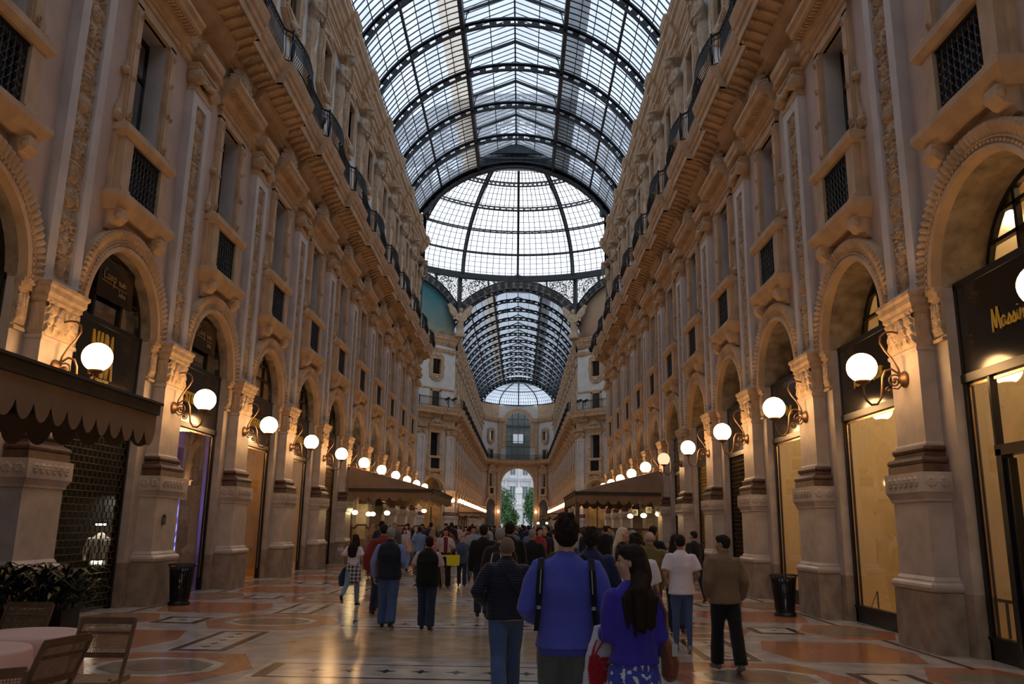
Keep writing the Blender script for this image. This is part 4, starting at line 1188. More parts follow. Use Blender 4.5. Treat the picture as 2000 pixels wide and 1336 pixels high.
def octa(cx, cy, rx, ry, m, lv, k=.45):
    P2([(cx-rx,cy-ry*k),(cx-rx*k,cy-ry),(cx+rx*k,cy-ry),(cx+rx,cy-ry*k),(cx+rx,cy+ry*k),(cx+rx*k,cy+ry),(cx-rx*k,cy+ry),(cx-rx,cy+ry*k)], m, lv)
def hexx(cx, cy, rx, ry, m, lv, k=.5):
    P2([(cx-rx,cy),(cx-rx*k,cy-ry),(cx+rx*k,cy-ry),(cx+rx,cy),(cx+rx*k,cy+ry),(cx-rx*k,cy+ry)], m, lv)
def floor_bay(yb, det=True):
    """yb: centre line of a cross band"""
    # central cross band
    rect(-2.28, 2.28, yb-.72, yb+.72, 4, 1); rect(-2.2, 2.2, yb-.46, yb+.46, 3, 2); rect(-2.05, 2.05, yb-.40, yb+.40, 4, 3)
    if det:
        for i in range(9): cross(-1.6+i*.4, yb, .13, 3, 4)
    # big tan panel
    yc = yb+B/2
    P2([(-2.55,yc),(-2.2,yc-1.22),(2.2,yc-1.22),(2.55,yc),(2.2,yc+1.22),(-2.2,yc+1.22)], 1, 1)
    for sg in (-1, 1):
        cx = sg*3.45
        # red hexagon with pale octagon and rosette
        hexx(cx, yb+.05, 1.12, 1.02, 2, 1, .62); octa(cx, yb+.05, .72, .62, 4, 2, .42); octa(cx, yb+.05, .60, .50, 5, 3, .42)
        P2([(cx+.30*math.cos(q*PI/12), yb+.05+.30*math.sin(q*PI/12)) for q in range(24)], 6, 4)
        # long panel with crosses
        rect(cx-.42, cx+.42, yc-1.06, yc+1.06, 4, 1); rect(cx-.37, cx+.37, yc-1.0, yc+1.0, 3, 2); rect(cx-.26, cx+.26, yc-.88, yc+.88, 4, 3)
        if det:
            for i in range(5): cross(cx, yc-.64+i*.32, .10, 3, 4)
        # outer red panel
        c2 = sg*5.15; P2([(c2-1.05,yc),(c2-.8,yc-.95),(c2+.8,yc-.95),(c2+1.05,yc),(c2+.8,yc+.95),(c2-.8,yc+.95)], 2, 1)
        # small framed panel
        c3 = sg*4.95; rect(c3-.38, c3+.38, yb-.40, yb+.46, 3, 2); rect(c3-.27, c3+.27, yb-.29, yb+.35, 4, 3); cross(c3, yb+.03, .09, 3, 4)
        c4 = sg*6.15; hexx(c4, yb+.05, .80, .95, 2, 1, .5); octa(c4, yb+.05, .5, .52, 5, 2, .5)
        P2([(sg*6.3,yb+.9),(sg*6.38,yb+.9),(sg*6.38,yb+B-.9),(sg*6.3,yb+B-.9)], 3, 1.5)
for k in range(-3, 10): floor_bay(Y0+(k+.42)*B, k < 6)
for j in range(15): floor_bay(YF0+(j+.42)*B, False)
for i in range(8):
    an = i*PI/4; c = (9*math.sin(an), YC+9*math.cos(an)); octa(c[0], c[1], 2.3, 2.3, 2 if i % 2 else 1, 1.2)
octa(0, YC, 4.5, 4.5, 1, 1.2); octa(0, YC, 3.4, 3.4, 5, 2)
fl = struct('floor', a, FL, 'polished marble floor inlaid with red, tan and grey panels', 'floor')

# ================================================================ shopfronts and interiors
def interior(side, k, m, t0=-.12, depth=2.0, z0=.01, z1=5.1, lun=True, base=Y0):
    yc = base+(k+.5)*B; a = MB(SW(side)); h = 1.9
    def bx(ya, yb, ta, tb, za, zb):  # inward open box
        a.poly([(ya,tb,za),(yb,tb,za),(yb,tb,zb),(ya,tb,zb)]); a.poly([(ya,ta,za),(ya,tb,za),(ya,tb,zb),(ya,ta,zb)]); a.poly([(yb,ta,za),(yb,tb,za),(yb,tb,zb),(yb,ta,zb)])
        a.poly([(ya,ta,za),(yb,ta,za),(yb,tb,za),(ya,tb,za)]); a.poly([(ya,ta,zb),(yb,ta,zb),(yb,tb,zb),(ya,tb,zb)])
    bx(yc-h, yc+h, t0, -depth, z0, z1)
    return a
def area(loc, rot, sx, sy, col, power, name='shop_light'):
    l = bpy.data.lights.new(name, 'AREA'); l.shape = 'RECTANGLE'; l.size = sx; l.size_y = sy; l.color = col; l.energy = power
    o = bpy.data.objects.new(name, l); COL.objects.link(o); o.location = loc; o.rotation_euler = rot; return o
# style per bay: (kind, sign, interior mat, lamp colour, power, upper mat, upper power)
WARM = (1.0,.70,.38); CR = (1.0,.74,.42)
styles = {
 (1,-2): ('glass','',M['cream'],CR,30,M['cream'],20), (1,-1): ('door','Massimo',M['cream'],CR,40,M['cream'],30), (1,0): ('glass','Massimo Dutti',M['cream'],CR,52,M['cream'],24),
 (1,1): ('glass','Dutti',M['cream'],CR,46,M['darkint'],0), (1,2): ('shutter','',M['darkint'],WARM,4,M['darkint'],0),
 (1,3): ('grille','',M['gold'] if 'gold' in M else M['warmint'],(1.0,.75,.2),46,M['warmint'],36), (1,4): ('grille','',M['warmint'],(1.0,.75,.25),40,M['warmint'],30),
 (-1,-2): ('shutter','',M['darkint'],WARM,3,M['darkint'],0), (-1,-1): ('shutter','',M['darkint'],WARM,6,M['darkint'],0), (-1,0): ('shutter','CAMICIE',M['darkint'],(.95,1.0,.8),12,M['darkint'],0),
 (-1,1): ('display','STEFANEL',M['mauve'] if 'mauve' in M else M['cream'],(.75,.65,1.0),30,M['darkint'],2), (-1,2): ('panels','STEFANEL',M['warmint'],WARM,42,M['warmint'],26),
 (-1,3): ('panels','STEFANEL',M['cream'],(1,.75,.7),26,M['warmint'],14), (-1,4): ('grille','',M['warmint'],(1.0,.75,.3),30,M['warmint'],12),
}
def text_mb(mb, txt, size, T, m=0, ext=.012, bold=.0, sx=1.0):
    cu = bpy.data.curves.new('t', 'FONT'); cu.body = txt; cu.size = size; cu.extrude = ext; cu.offset = bold; cu.align_x = 'CENTER'; cu.resolution_u = 3
    o = bpy.data.objects.new('t', cu); COL.objects.link(o); dg = bpy.context.evaluated_depsgraph_get(); dg.update()
    me = bpy.data.meshes.new_from_object(o.evaluated_get(dg)); bpy.data.objects.remove(o); bpy.data.curves.remove(cu)
    mb.add([T(v.co.x*sx, v.co.y, v.co.z) for v in me.vertices], [tuple(p.vertices) for p in me.polygons], m); bpy.data.meshes.remove(me)
SCR = {  # hand-written letter strokes: width, list of polylines in a unit x-height
 'M': (1.3, [[(0,-.1),(.12,1.9)],[(.12,1.9),(.55,.15)],[(.55,.15),(.85,1.95)],[(.85,1.95),(1.2,-.05)]]),
 'a': (.85, [[(.62,.75),(.4,.95),(.12,.75),(.08,.35),(.28,.05),(.52,.2),(.64,.8),(.62,.25),(.85,.1)]]),
 's': (.65, [[(.0,.1),(.4,1.0),(.42,.8),(.58,.4),(.42,.05),(.15,.1),(.65,.15)]]),
 'i': (.45, [[(0,.15),(.2,.9),(.2,.2),(.42,.15)],[(.25,1.35),(.28,1.42)]]),
 'm': (1.25, [[(0,.1),(.15,.95),(.17,.05),(.4,.95),(.52,.8),(.54,.05),(.78,.95),(.9,.8),(.92,.15),(1.2,.25)]]),
 'o': (.8, [[(.45,.95),(.12,.75),(.1,.3),(.35,.02),(.62,.3),(.6,.75),(.42,.95),(.8,.9)]]),
 'D': (1.2, [[(.2,1.8),(.2,0),(.7,.1),(1.05,.7),(.8,1.6),(.1,1.9)]]),
 'u': (.85, [[(0,.9),(.05,.2),(.3,.05),(.55,.3),(.6,.95),(.6,.2),(.85,.15)]]),
 't': (.5, [[(.22,1.7),(.2,.15),(.48,.12)],[(-.02,1.15),(.5,1.2)]]),
 'C': (1.2, [[(1.0,1.4),(.7,1.8),(.2,1.3),(.15,.4),(.5,.0),(1.15,.3)]]), 'p': (.8, [[(.1,.9),(.1,-.8)],[(.1,.6),(.45,.95),(.65,.5),(.4,.1),(.1,.3)]]),
 'n': (.8, [[(.05,.9),(.08,.05),(.35,.95),(.55,.7),(.58,.1),(.8,.2)]]), 'l': (.4, [[(.1,.2),(.35,1.6),(.15,1.5),(.15,.1),(.4,.15)]]), ' ': (.7, []), 'r': (.55, [[(.08,.9),(.1,.05)],[(.1,.6),(.3,.95),(.5,.85)]]),
 'e': (.65, [[(.1,.5),(.5,.6),(.35,.95),(.1,.6),(.2,.1),(.6,.15)]]), 'S': (.9, [[(.8,1.6),(.4,1.8),(.15,1.3),(.7,.7),(.5,.05),(.0,.2)]]),
}
def script_mb(mb, txt, size, T, m=0, r=.018):
    tw = sum(SCR[c][0] for c in txt)*size; x = -tw/2
    for c in txt:
        w_, st = SCR[c]
        for pl_ in st: mb.tube([T(x+p[0]*size, p[1]*size, 0) for p in pl_], r, 5, m)
        x += w_*size
M['gold'] = mat('gold_lit_wall', (.75,.5,.08), .5, .1)
M['mauve'] = mat('mauve_shop_wall', (.42,.26,.40), .6, .15, 1)
styles[(1,3)] = ('grille','',M['gold'],(1.0,.75,.2),60,M['gold'],36)
styles[(-1,1)] = ('display','STEFANEL',M['mauve'],(.8,.62,.9),22,M['darkint'],0)
for (side, k), (kind, sign, im, lc, pw, um, up_) in styles.items():
    sd = 'left' if side < 0 else 'right'; yc = Y0+(k+.5)*B; loc, rot = side_place(side, yc); o_ = ORD[k+2]
    struct('wall_shop_room', interior(side, k, im), [im], f'shop room behind the {o_} bay on the {sd}', 'wall')
    # room behind the lunette and window
    a = MB(SW(side)); h = 1.5
    for (z0, z1, ta, tb, hh) in ((5.16,7.0,-.62,-2.2,1.9),(8.6,11.5,-.36,-1.8,1.2)):
        mm = 0 if z0 < 6 else 1
        y0_, y1_ = yc-hh, yc+hh
        a.poly([(y0_,tb,z0),(y1_,tb,z0),(y1_,tb,z1),(y0_,tb,z1)], mm); a.poly([(y0_,ta,z0),(y0_,tb,z0),(y0_,tb,z1),(y0_,ta,z1)], mm); a.poly([(y1_,ta,z0),(y1_,tb,z0),(y1_,tb,z1),(y1_,ta,z1)], mm)
        a.poly([(y0_,ta,z0),(y1_,ta,z0),(y1_,tb,z0),(y0_,tb,z0)], mm); a.poly([(y0_,ta,z1),(y1_,ta,z1),(y1_,tb,z1),(y0_,tb,z1)], mm)
    wi = M['warmint'] if (side > 0 and k in (-1, 0, 1)) else M['darkint']
    struct('wall_upper_room', a, [um, wi], f'room behind the arch glass and window of the {o_} bay on the {sd}', 'wall')
    if wi is M['warmint']: area((side*8.2, yc, 11.3), (0,0,0), 1.0, 1.6, (1,.7,.4), 9, 'window_light')
    if pw: area((side*8.0, yc, 4.9), (0,0,0), 1.2, 3.2, lc, pw)
    if up_: area((side*8.2, yc, 6.9), (0,0,0), 1.0, 2.6, lc, up_)
    # front
    root = empty('shopfront', loc, rot); root['category'] = 'shopfront'
    f = MB(); F_ = 1.37
    f.box(-F_,F_,-.10,.02,3.72,3.84); f.box(-F_,F_,-.12,.0,5.10,5.20)
    for sg in (-1, 1): f.box(min(sg*F_,sg*(F_-.07)), max(sg*F_,sg*(F_-.07)), -.12, .0, 0, 5.15)
    if kind in ('glass','door'):
        f.box(-F_,F_,-.10,.0,0,.30); f.box(-F_,F_,-.02,.02,.26,.30); f.box(-F_+.07,F_-.07,-.08,-.02,.06,.10)
        if kind == 'door':
            for x in (-.62,.62): f.box(x-.06,x+.06,-.12,.04,0,2.72)
            f.box(-.7,.7,-.12,.04,2.64,2.78); f.box(-.56,-.46,-.10,.0,0,2.6); f.box(.46,.56,-.1,0,0,2.6); f.box(-.5,.5,-.1,0,0,.2)
            f.box(-.75,-.70,-.10,0,2.7,3.72); f.box(.70,.75,-.10,0,2.7,3.72)
            f.box(-1.3,-.7,-.14,-.11,.75,.79); f.box(.7,1.3,-.14,-.11,.75,.79)
            for x in (-1.1,-.9,.9,1.1): f.box(x-.012,x+.012,-.14,-.11,.3,.79)
    obj('frame', f, [M['frame']], root)
    if kind in ('glass','door','display','panels'):
        g = MB(); g.poly([(-F_,-.05,.3),(F_,-.05,.3),(F_,-.05,3.74),(-F_,-.05,3.74)]); obj('pane', g, [M['sglass']], root)
        e = MB(); e.box(-F_+.06,F_-.06,-.055,-.035,3.66,3.70); 
        for sg in (-1, 1): e.box(min(sg*(F_-.09),sg*(F_-.11)), max(sg*(F_-.09),sg*(F_-.11)), -.055,-.035,.3,3.7)
        M.setdefault('brass', mat('brass_edge_trim', (.55,.38,.22), .25, .1, metal=.9)); obj('edge_trim', e, [M['brass']], root)
    s = MB(); s.box(-F_,F_,-.09,-.01,3.84,5.10); sp_ = obj('sign_panel', s, [M['black']], root)
    # viewer's reading direction is -x in local coordinates
    if sign:
        l = MB()
        if sign.startswith('Massimo') or sign == 'Dutti':
            T = lambda x, y, z: (-x, .01, 4.28+y)
            script_mb(l, sign, .155 if sign == 'Massimo' else .125, T, r=.016)
        elif sign == 'CAMICIE':
            T = lambda x, y, z: (-x+.1, .0+z, 3.98+y); text_mb(l, 'CAMICIE', .20, T, bold=.012, sx=.8)
            text_mb(l, 'NARA', .30, lambda x, y, z: (-x+.1, z, 4.19+y*3.6), bold=.012)
        else:
            T = lambda x, y, z: (-x, z, 4.30+y); text_mb(l, 'STEFANEL', .34, T, bold=.010, sx=.95)
        obj('lettering', l, [M['gilt']], sp_)
    if kind in ('shutter','grille'):
        s = MB()
        gold = kind == 'grille'
        nr = 34 if gold else 30
        for i in range(nr): s.box(-1.3,1.3,-.06,-.04,.05+i*3.65/nr,.05+i*3.65/nr+(.035 if gold else .012))
        for i in range(nr):
            n_ = 17 if gold else 15; off = (i % 2)*.5
            for j in range(n_):
                x = -1.3+(j+off)*2.6/n_; s.box(x-.005 if not gold else x-.02, x+.005 if not gold else x+.02, -.06,-.04,.05+i*3.65/nr,.05+(i+1)*3.65/nr)
        M.setdefault('shut', mat('bronze_roller_grille', (.20,.13,.06), .4, .2, 5, metal=.7))
        obj('roller_grille', s, [M['shut']], root)
    # lunette glazing
    tt = -.10 if side < 0 else -.55
    g = MB(); pts = [(1.37*math.cos(PI*i/16), tt, 5.15+1.37*math.sin(PI*i/16)) for i in range(17)]; g.poly(pts); obj('arch_pane', g, [M['sglass'] if up_ > 5 else M['wglass']], root)
    f = MB(); rows = []
    for i in range(33):
        th = PI*i/32; rows.append([(r*math.cos(th), t, 5.15+r*math.sin(th)) for r, t in ((1.38,tt+.05),(1.28,tt+.05),(1.28,tt-.03),(1.38,tt-.03))])
    f.strip(rows, close=True)
    for x in (-.5,.5): f.box(x-.035,x+.035,tt-.03,tt+.05,5.15,5.15+math.sqrt(1.3**2-x*x))
    for z in (5.75,6.15): f.box(-math.sqrt(1.3**2-(z-5.15)**2), math.sqrt(1.3**2-(z-5.15)**2), tt-.03,tt+.05,z-.03,z+.03)
    obj('arch_frame', f, [M['frame']], root)
    desc = {'glass':'cream lit display window','door':'black framed glass entrance','shutter':'dark bay behind a roller grille',
            'grille':'bay behind a gold lit grille','display':'violet lit display window','panels':'display window with pale panels'}[kind]
    sgt = {'Massimo':' under gold script','Massimo Dutti':' under gold script behind a globe','Dutti':' under a dim script','CAMICIE':' under yellow block letters','STEFANEL':' under gold capitals','':''}[sign]
    root['label'] = f'{desc}{sgt}, {o_} bay on the {sd}'
# dark fronts under awnings and in the far arm (one object each, few pixels)
def plain_front(loc, rot, m, label):
    f = MB(); f.box(-1.37,1.37,-.10,-.05,0,3.7,0); f.box(-1.37,1.37,-.09,0,3.75,5.15,1); pts = [(1.37*math.cos(PI*i/12), -.5, 5.15+1.37*math.sin(PI*i/12)) for i in range(13)]; f.poly(pts, 0)
    f.box(-.04,.04,-.05,.0,0,3.7,1)
    o = obj('shopfront', f, [m, M['black']], None, loc, rot); tag(o, label, 'shopfront', 'plain shopfronts', 'structure'); return o
pf = {}
def pfront(loc, rot, m, label):
    if m.name in pf: o = pf[m.name].copy(); COL.objects.link(o); o.location = loc; o.rotation_euler = (0,0,rot); o['label'] = label
    else: pf[m.name] = plain_front(loc, rot, m, label)
M['amber'] = mat('amber_painted_glow', (.45,.26,.09), .5, .3, 1)  # amber colour stands in for shop light; no lamp behind these fronts
for side in (-1, 1):
    sd = 'left' if side < 0 else 'right'
    for k in range(5, 10):
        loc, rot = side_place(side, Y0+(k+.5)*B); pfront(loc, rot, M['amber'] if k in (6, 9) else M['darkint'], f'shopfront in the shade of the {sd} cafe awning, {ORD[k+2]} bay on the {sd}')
    for j in range(15):
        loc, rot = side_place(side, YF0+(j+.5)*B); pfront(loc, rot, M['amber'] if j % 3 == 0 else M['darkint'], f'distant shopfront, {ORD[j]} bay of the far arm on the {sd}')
for i in (1, 7):
    o_, ang = face_frame(i); u = Vector((math.cos(ang), -math.sin(ang), 0)); n_ = Vector((math.sin(ang), math.cos(ang), 0)); sd = 'right' if i == 1 else 'left'
    for q, s in enumerate([-4,0,4] if i == 1 else [4,0,-4]): pfront(tuple(o_+n_*.15+u*s), -ang+PI, M['amber'], f'amber glow-painted shopfront under the dome, {ORD[q]} from the far arch towards the {sd}')
# ================================================================ people
from mathutils import noise as mnoise
def cloth(name, col, rough=.85, kind=None, col2=None, sc_=1.0, metal=0):
    m, nt, out = newmat(name); N = nt.nodes; L = nt.links
    b = N.new('ShaderNodeBsdfPrincipled'); b.inputs['Roughness'].default_value = rough; b.inputs['Specular IOR Level'].default_value = .25
    b.inputs['Sheen Weight'].default_value = .15
    tc = N.new('ShaderNodeTexCoord'); L.new(b.outputs[0], out.inputs[0])
    mx = N.new('ShaderNodeMix'); mx.data_type = 'RGBA'; mx.inputs[6].default_value = (*col, 1)
    c2 = col2 or tuple(c*.72 for c in col); mx.inputs[7].default_value = (*c2, 1)
    bp = N.new('ShaderNodeBump'); bp.inputs['Strength'].default_value = .35; bp.inputs['Distance'].default_value = .02
    no = N.new('ShaderNodeTexNoise'); no.inputs['Scale'].default_value = 9*sc_; no.inputs['Detail'].default_value = 3
    L.new(tc.outputs['Object'], no.inputs['Vector'])
    fac = no.outputs['Fac']; hgt = no.outputs['Fac']
    if kind == 'floral':
        gt = N.new('ShaderNodeMath'); gt.operation = 'GREATER_THAN'; gt.inputs[1].default_value = .56
        n2 = N.new('ShaderNodeTexNoise'); n2.inputs['Scale'].default_value = 26*sc_; n2.inputs['Detail'].default_value = 2; L.new(tc.outputs['Object'], n2.inputs['Vector'])
        L.new(n2.outputs['Fac'], gt.inputs[0]); fac = gt.outputs[0]
    elif kind in ('quilt', 'stripe'):
        sp = N.new('ShaderNodeSeparateXYZ'); L.new(tc.outputs['Object'], sp.inputs[0])
        mu = N.new('ShaderNodeMath'); mu.operation = 'MULTIPLY'; mu.inputs[1].default_value = 2*PI/(.055*sc_); L.new(sp.outputs['Z'], mu.inputs[0])
        si = N.new('ShaderNodeMath'); si.operation = 'SINE'; L.new(mu.outputs[0], si.inputs[0])
        ab = N.new('ShaderNodeMath'); ab.operation = 'ABSOLUTE'; L.new(si.outputs[0], ab.inputs[0])
        if kind == 'quilt': hgt = ab.outputs[0]; bp.inputs['Strength'].default_value = .45; bp.inputs['Distance'].default_value = .012
        else: fac = ab.outputs[0]
    elif kind == 'plaid':
        sp = N.new('ShaderNodeSeparateXYZ'); L.new(tc.outputs['Object'], sp.inputs[0]); outs = []
        for ax, fr in (('X', 1/.075), ('Z', 1/.075)):
            mu = N.new('ShaderNodeMath'); mu.operation = 'MULTIPLY'; mu.inputs[1].default_value = fr; L.new(sp.outputs[ax], mu.inputs[0])
            fr_ = N.new('ShaderNodeMath'); fr_.operation = 'FRACT'; L.new(mu.outputs[0], fr_.inputs[0])
            g = N.new('ShaderNodeMath'); g.operation = 'GREATER_THAN'; g.inputs[1].default_value = .55; L.new(fr_.outputs[0], g.inputs[0]); outs.append(g)
        ad = N.new('ShaderNodeMath'); ad.operation = 'ADD'; L.new(outs[0].outputs[0], ad.inputs[0]); L.new(outs[1].outputs[0], ad.inputs[1])
        hf = N.new('ShaderNodeMath'); hf.operation = 'MULTIPLY'; hf.inputs[1].default_value = .5; L.new(ad.outputs[0], hf.inputs[0]); fac = hf.outputs[0]
    elif kind == 'hair':
        mp = N.new('ShaderNodeMapping'); mp.inputs['Scale'].default_value = (60,60,4); L.new(tc.outputs['Object'], mp.inputs[0])
        n2 = N.new('ShaderNodeTexNoise'); n2.inputs['Scale'].default_value = 1.5; L.new(mp.outputs[0], n2.inputs['Vector']); fac = n2.outputs['Fac']; hgt = fac
        b.inputs['Roughness'].default_value = .6; b.inputs['Specular IOR Level'].default_value = .12; b.inputs['Sheen Weight'].default_value = 0; bp.inputs['Strength'].default_value = .6
    L.new(fac, mx.inputs[0]); L.new(mx.outputs[2], b.inputs['Base Color']); L.new(hgt, bp.inputs['Height']); L.new(bp.outputs['Normal'], b.inputs['Normal'])
    return m
def skinmat(name, col):
    m = mat(name, col, .5, .06, 6, .05, 90); b = [x for x in m.node_tree.nodes if x.type == 'BSDF_PRINCIPLED'][0]
    b.inputs['Subsurface Weight'].default_value = .0; return m
SK = {'fair': skinmat('fair_skin', (.56,.33,.24)), 'mid': skinmat('tanned_skin', (.42,.23,.15)), 'dark': skinmat('olive_skin', (.33,.18,.115))}
HR = {'black': cloth('black_hair', (.012,.010,.009), .5, 'hair', (.03,.025,.02)), 'brown': cloth('dark_brown_hair', (.014,.009,.007), .5, 'hair', (.03,.018,.012)),
      'light': cloth('light_brown_hair', (.20,.12,.06), .5, 'hair', (.32,.22,.12)), 'blonde': cloth('pale_blonde_hair', (.62,.48,.32), .5, 'hair', (.75,.63,.47)),
      'grey': cloth('grey_hair', (.22,.21,.20), .6, 'hair', (.33,.32,.31)), 'shaved': cloth('shaved_stubble', (.20,.13,.10), .8)}
CM = {}
def C_(name, *a, **k):
    if name not in CM: CM[name] = cloth(name, *a, **k)
    return CM[name]
def wrinkle(me, amp=.004, sc_=7.0, seed=0, zs=1.0):
    me.update()
    vs = me.vertices; n = len(vs)
    co = [v.co.copy() for v in vs]; no = [v.normal.copy() for v in vs]
    off = Vector((seed*3.1, seed*1.7, seed))
    for i in range(n):
        p = co[i]; q = Vector((p.x*sc_, p.y*sc_, p.z*sc_*zs))+off
        f = mnoise.noise(q); g = 1-abs(mnoise.noise(q*1.9))*2
        vs[i].co = p+no[i]*(amp*(f+.5*g))
    me.update()
def join_meshes(name, ms):
    v = []; f = []; sm = []
    for me in ms:
        n = len(v); v += [tuple(x.co) for x in me.vertices]; f += [tuple(i+n for i in p.vertices) for p in me.polygons]
    out = bpy.data.meshes.new(name); out.from_pydata(v, [], f); out.polygons.foreach_set('use_smooth', [True]*len(f)); out.materials.append(ms[0].materials[0] if ms[0].materials else None)
    out.update(); return out
def d2(a): return a*PI/180
class Fig:
    def __init__(s, H, fem=False, legs=((20,5),(-15,10)), arms=None, lean=0, head=(0,0), girth=1.0, lie=0):
        k = H/1.75; s.k = k; s.fem = fem; s.g = girth
        s.hip = [Vector((sg*.088*k, 0, .92*k)) for sg in (-1, 1)]
        s.knee = []; s.ank = []; s.toe = []; s.heel = []
        for i, (a, b) in enumerate(legs):
            t = Vector((0, math.sin(d2(a)), -math.cos(d2(a))))*.43*k; kn = s.hip[i]+t+Vector(((-.004 if i == 0 else .004),0,0))
            c = d2(a-b); sh = Vector((0, math.sin(c), -math.cos(c)))*.405*k; an = kn+sh
            s.knee.append(kn); s.ank.append(an)
            fp = -c*.85 if a < 0 else -c*.2     # trailing foot pitches down
            fd = Vector(((-.12 if i == 0 else .12), math.cos(fp), -math.sin(fp) if a < 0 else math.sin(-fp)*0))
            fd.normalize(); dn = Vector((0, -fd.z, -abs(fd.y)))
            s.toe.append(an+fd*.165*k+Vector((0,0,-.055*k))); s.heel.append(an-fd*.055*k+Vector((0,0,-.06*k)))
        low = min(min(p.z for p in s.toe), min(p.z for p in s.heel))-.027*k
        s.dz = -low
        for L_ in (s.hip, s.knee, s.ank, s.toe, s.heel):
            for p in L_: p.z += s.dz
        sw = (.165 if fem else .188)*k*(1+(girth-1)*.4)
        s.sw = sw; s.lean = lean
        def tz(z, y=0): return Vector((0, y+lean*(z-.92)*k, z*k+s.dz))
        s.tz = tz
        s.sho = [Vector((sg*sw, lean*.5*k, 1.41*k+s.dz)) for sg in (-1, 1)]
        arms = arms or (((.04,-.05,-.28),(.05,.02,-.52)), ((.04,.05,-.28),(.05,.14,-.50)))
        s.elb = []; s.wri = []
        for i, sg in enumerate((-1, 1)):
            e, w_ = arms[i]; s.elb.append(s.sho[i]+Vector((sg*e[0], e[1], e[2]))*k); s.wri.append(s.sho[i]+Vector((sg*w_[0], w_[1], w_[2]))*k)
        s.hc = tz(1.63, .02+lean*.0); s.yaw, s.nod = d2(head[0]), d2(head[1])
    def hr(s, x, y, z):     # head-local to figure
        R = Matrix.Rotation(-s.yaw, 3, 'Z') @ Matrix.Rotation(-s.nod, 3, 'X')
        return s.hc+R @ Vector((x, y, z))*s.k
    def torso(s, a, e=0, hem=.90, flare=0, neck=True, top=1.475):
        g = s.g; F = s.fem; k = s.k; T = s.tz
        prof = [(.84,.155,.115),(.92,.168,.125),(1.03,(.135 if F else .152),.105),(1.14,(.135 if F else .16),.11),(1.27,(.155 if F else .18),.125),(1.36,(.158 if F else .186),.112),(1.42,(.14 if F else .165),.09),(1.465,.085,.07)]
        pts = []; rd = []
        for z, x, y in prof:
            if z < hem-.001 or z > top: continue
            gz = g if z < 1.3 else 1+(g-1)*.5
            pts.append(T(z, .01 if 1.1 < z < 1.4 else 0)); rd.append(((x*gz+e)*k, (y*(gz if z > 1.3 else gz*1.05)+e)*k))
        if hem < prof[0][0] or pts[0].z > T(hem).z+.01:
            pts.insert(0, T(hem)); rd.insert(0, (rd[0][0]+flare*k, rd[0][1]+flare*k))
        a.loft(pts, rd, side=(1,0,0), n=20, flat='s')
    def arm(s, a, i, e=0, upto=1.0, cuff=0):
        k = s.k; f_ = .86 if s.fem else 1.0
        P = [s.sho[i]+Vector((-(-1 if i == 0 else 1)*.03*k, 0, .0)), s.sho[i]+(s.elb[i]-s.sho[i])*.35, s.elb[i], s.elb[i]+(s.wri[i]-s.elb[i])*.4, s.wri[i]]
        R = [.062,.052,.044,.041,.029]; R = [(r*f_+e)*k for r in R]
        if upto < 1: P = P[:2]+[s.sho[i]+(s.elb[i]-s.sho[i])*upto*2*.9]; R = [R[0]*1.02, R[1]*1.08, R[1]*1.1+cuff]
        a.loft(P, R, side=(0,1,0), n=12, flat='e' if e > 0 else '')
    def leg(s, a, i, e=0, upto=1.0, flare=0):
        k = s.k; g = 1+(s.g-1)*.5; P = [s.hip[i]+Vector((0,0,.06*k)), s.hip[i]+(s.knee[i]-s.hip[i])*.3, s.knee[i], s.knee[i]+(s.ank[i]-s.knee[i])*.3, s.ank[i]]
        R = [.085*g,.086*g,.058,.058,.038]; e2 = [e,e,e*1.2,e*1.4,e*1.8+flare]
        a.loft(P, [((r+q)*k, (r+q)*k) for r, q in zip(R, e2)], side=(1,0,0), n=14, flat='e' if e > 0 else '')
    def body(s, vox, skin, fine):
        a = MB(); s.torso(a, -.012, .86)
        a.loft([s.tz(1.44), s.tz(1.50, .01), s.hr(0,-.01,-.07)], [.066*s.k,.056*s.k,.055*s.k], n=12)
        k = s.k
        def E(x, y, z, r, n=14): a.ell(tuple(s.hr(x, y, z)), tuple(q*k for q in r), n, rot=Matrix.Rotation(-s.yaw, 3, 'Z') @ Matrix.Rotation(-s.nod, 3, 'X'))
        E(0,-.008,.018,(.076,.093,.098),20); E(0,.022,-.035,(.060,.070,.075),16); E(0,.060,-.085,(.026,.024,.022)); E(0,.093,-.018,(.013,.022,.020)); E(0,.088,.008,(.008,.014,.03))
        E(0,.078,.030,(.05,.014,.012)); E(0,.082,-.052,(.022,.012,.008)); 
        for sg in (-1, 1): E(sg*.079,-.008,-.005,(.010,.018,.030),10); E(sg*.045,.055,-.025,(.022,.022,.02),10)
        for i in (0, 1): s.arm(a, i, -.006); s.leg(a, i, -.006)
        for i in (0, 1): a.loft([s.ank[i]+Vector((0,0,.03*k)), s.ank[i]+Vector((0,0,-.03*k)), (s.ank[i]+s.toe[i])/2+Vector((0,0,-.02*k)), s.toe[i]], [.034*k,.036*k,.035*k,.03*k], side=(1,0,0), n=10)
        hands = []
        for i in (0, 1):
            h = MB() if fine else a; s.hand(h, i)
            if fine: hands.append(remeshed(h, .0052, 'hand', skin, 1))
        me = remeshed(a, vox, 'body', skin, 2)
        if fine: me = join_meshes('body', [me]+hands)
        return me
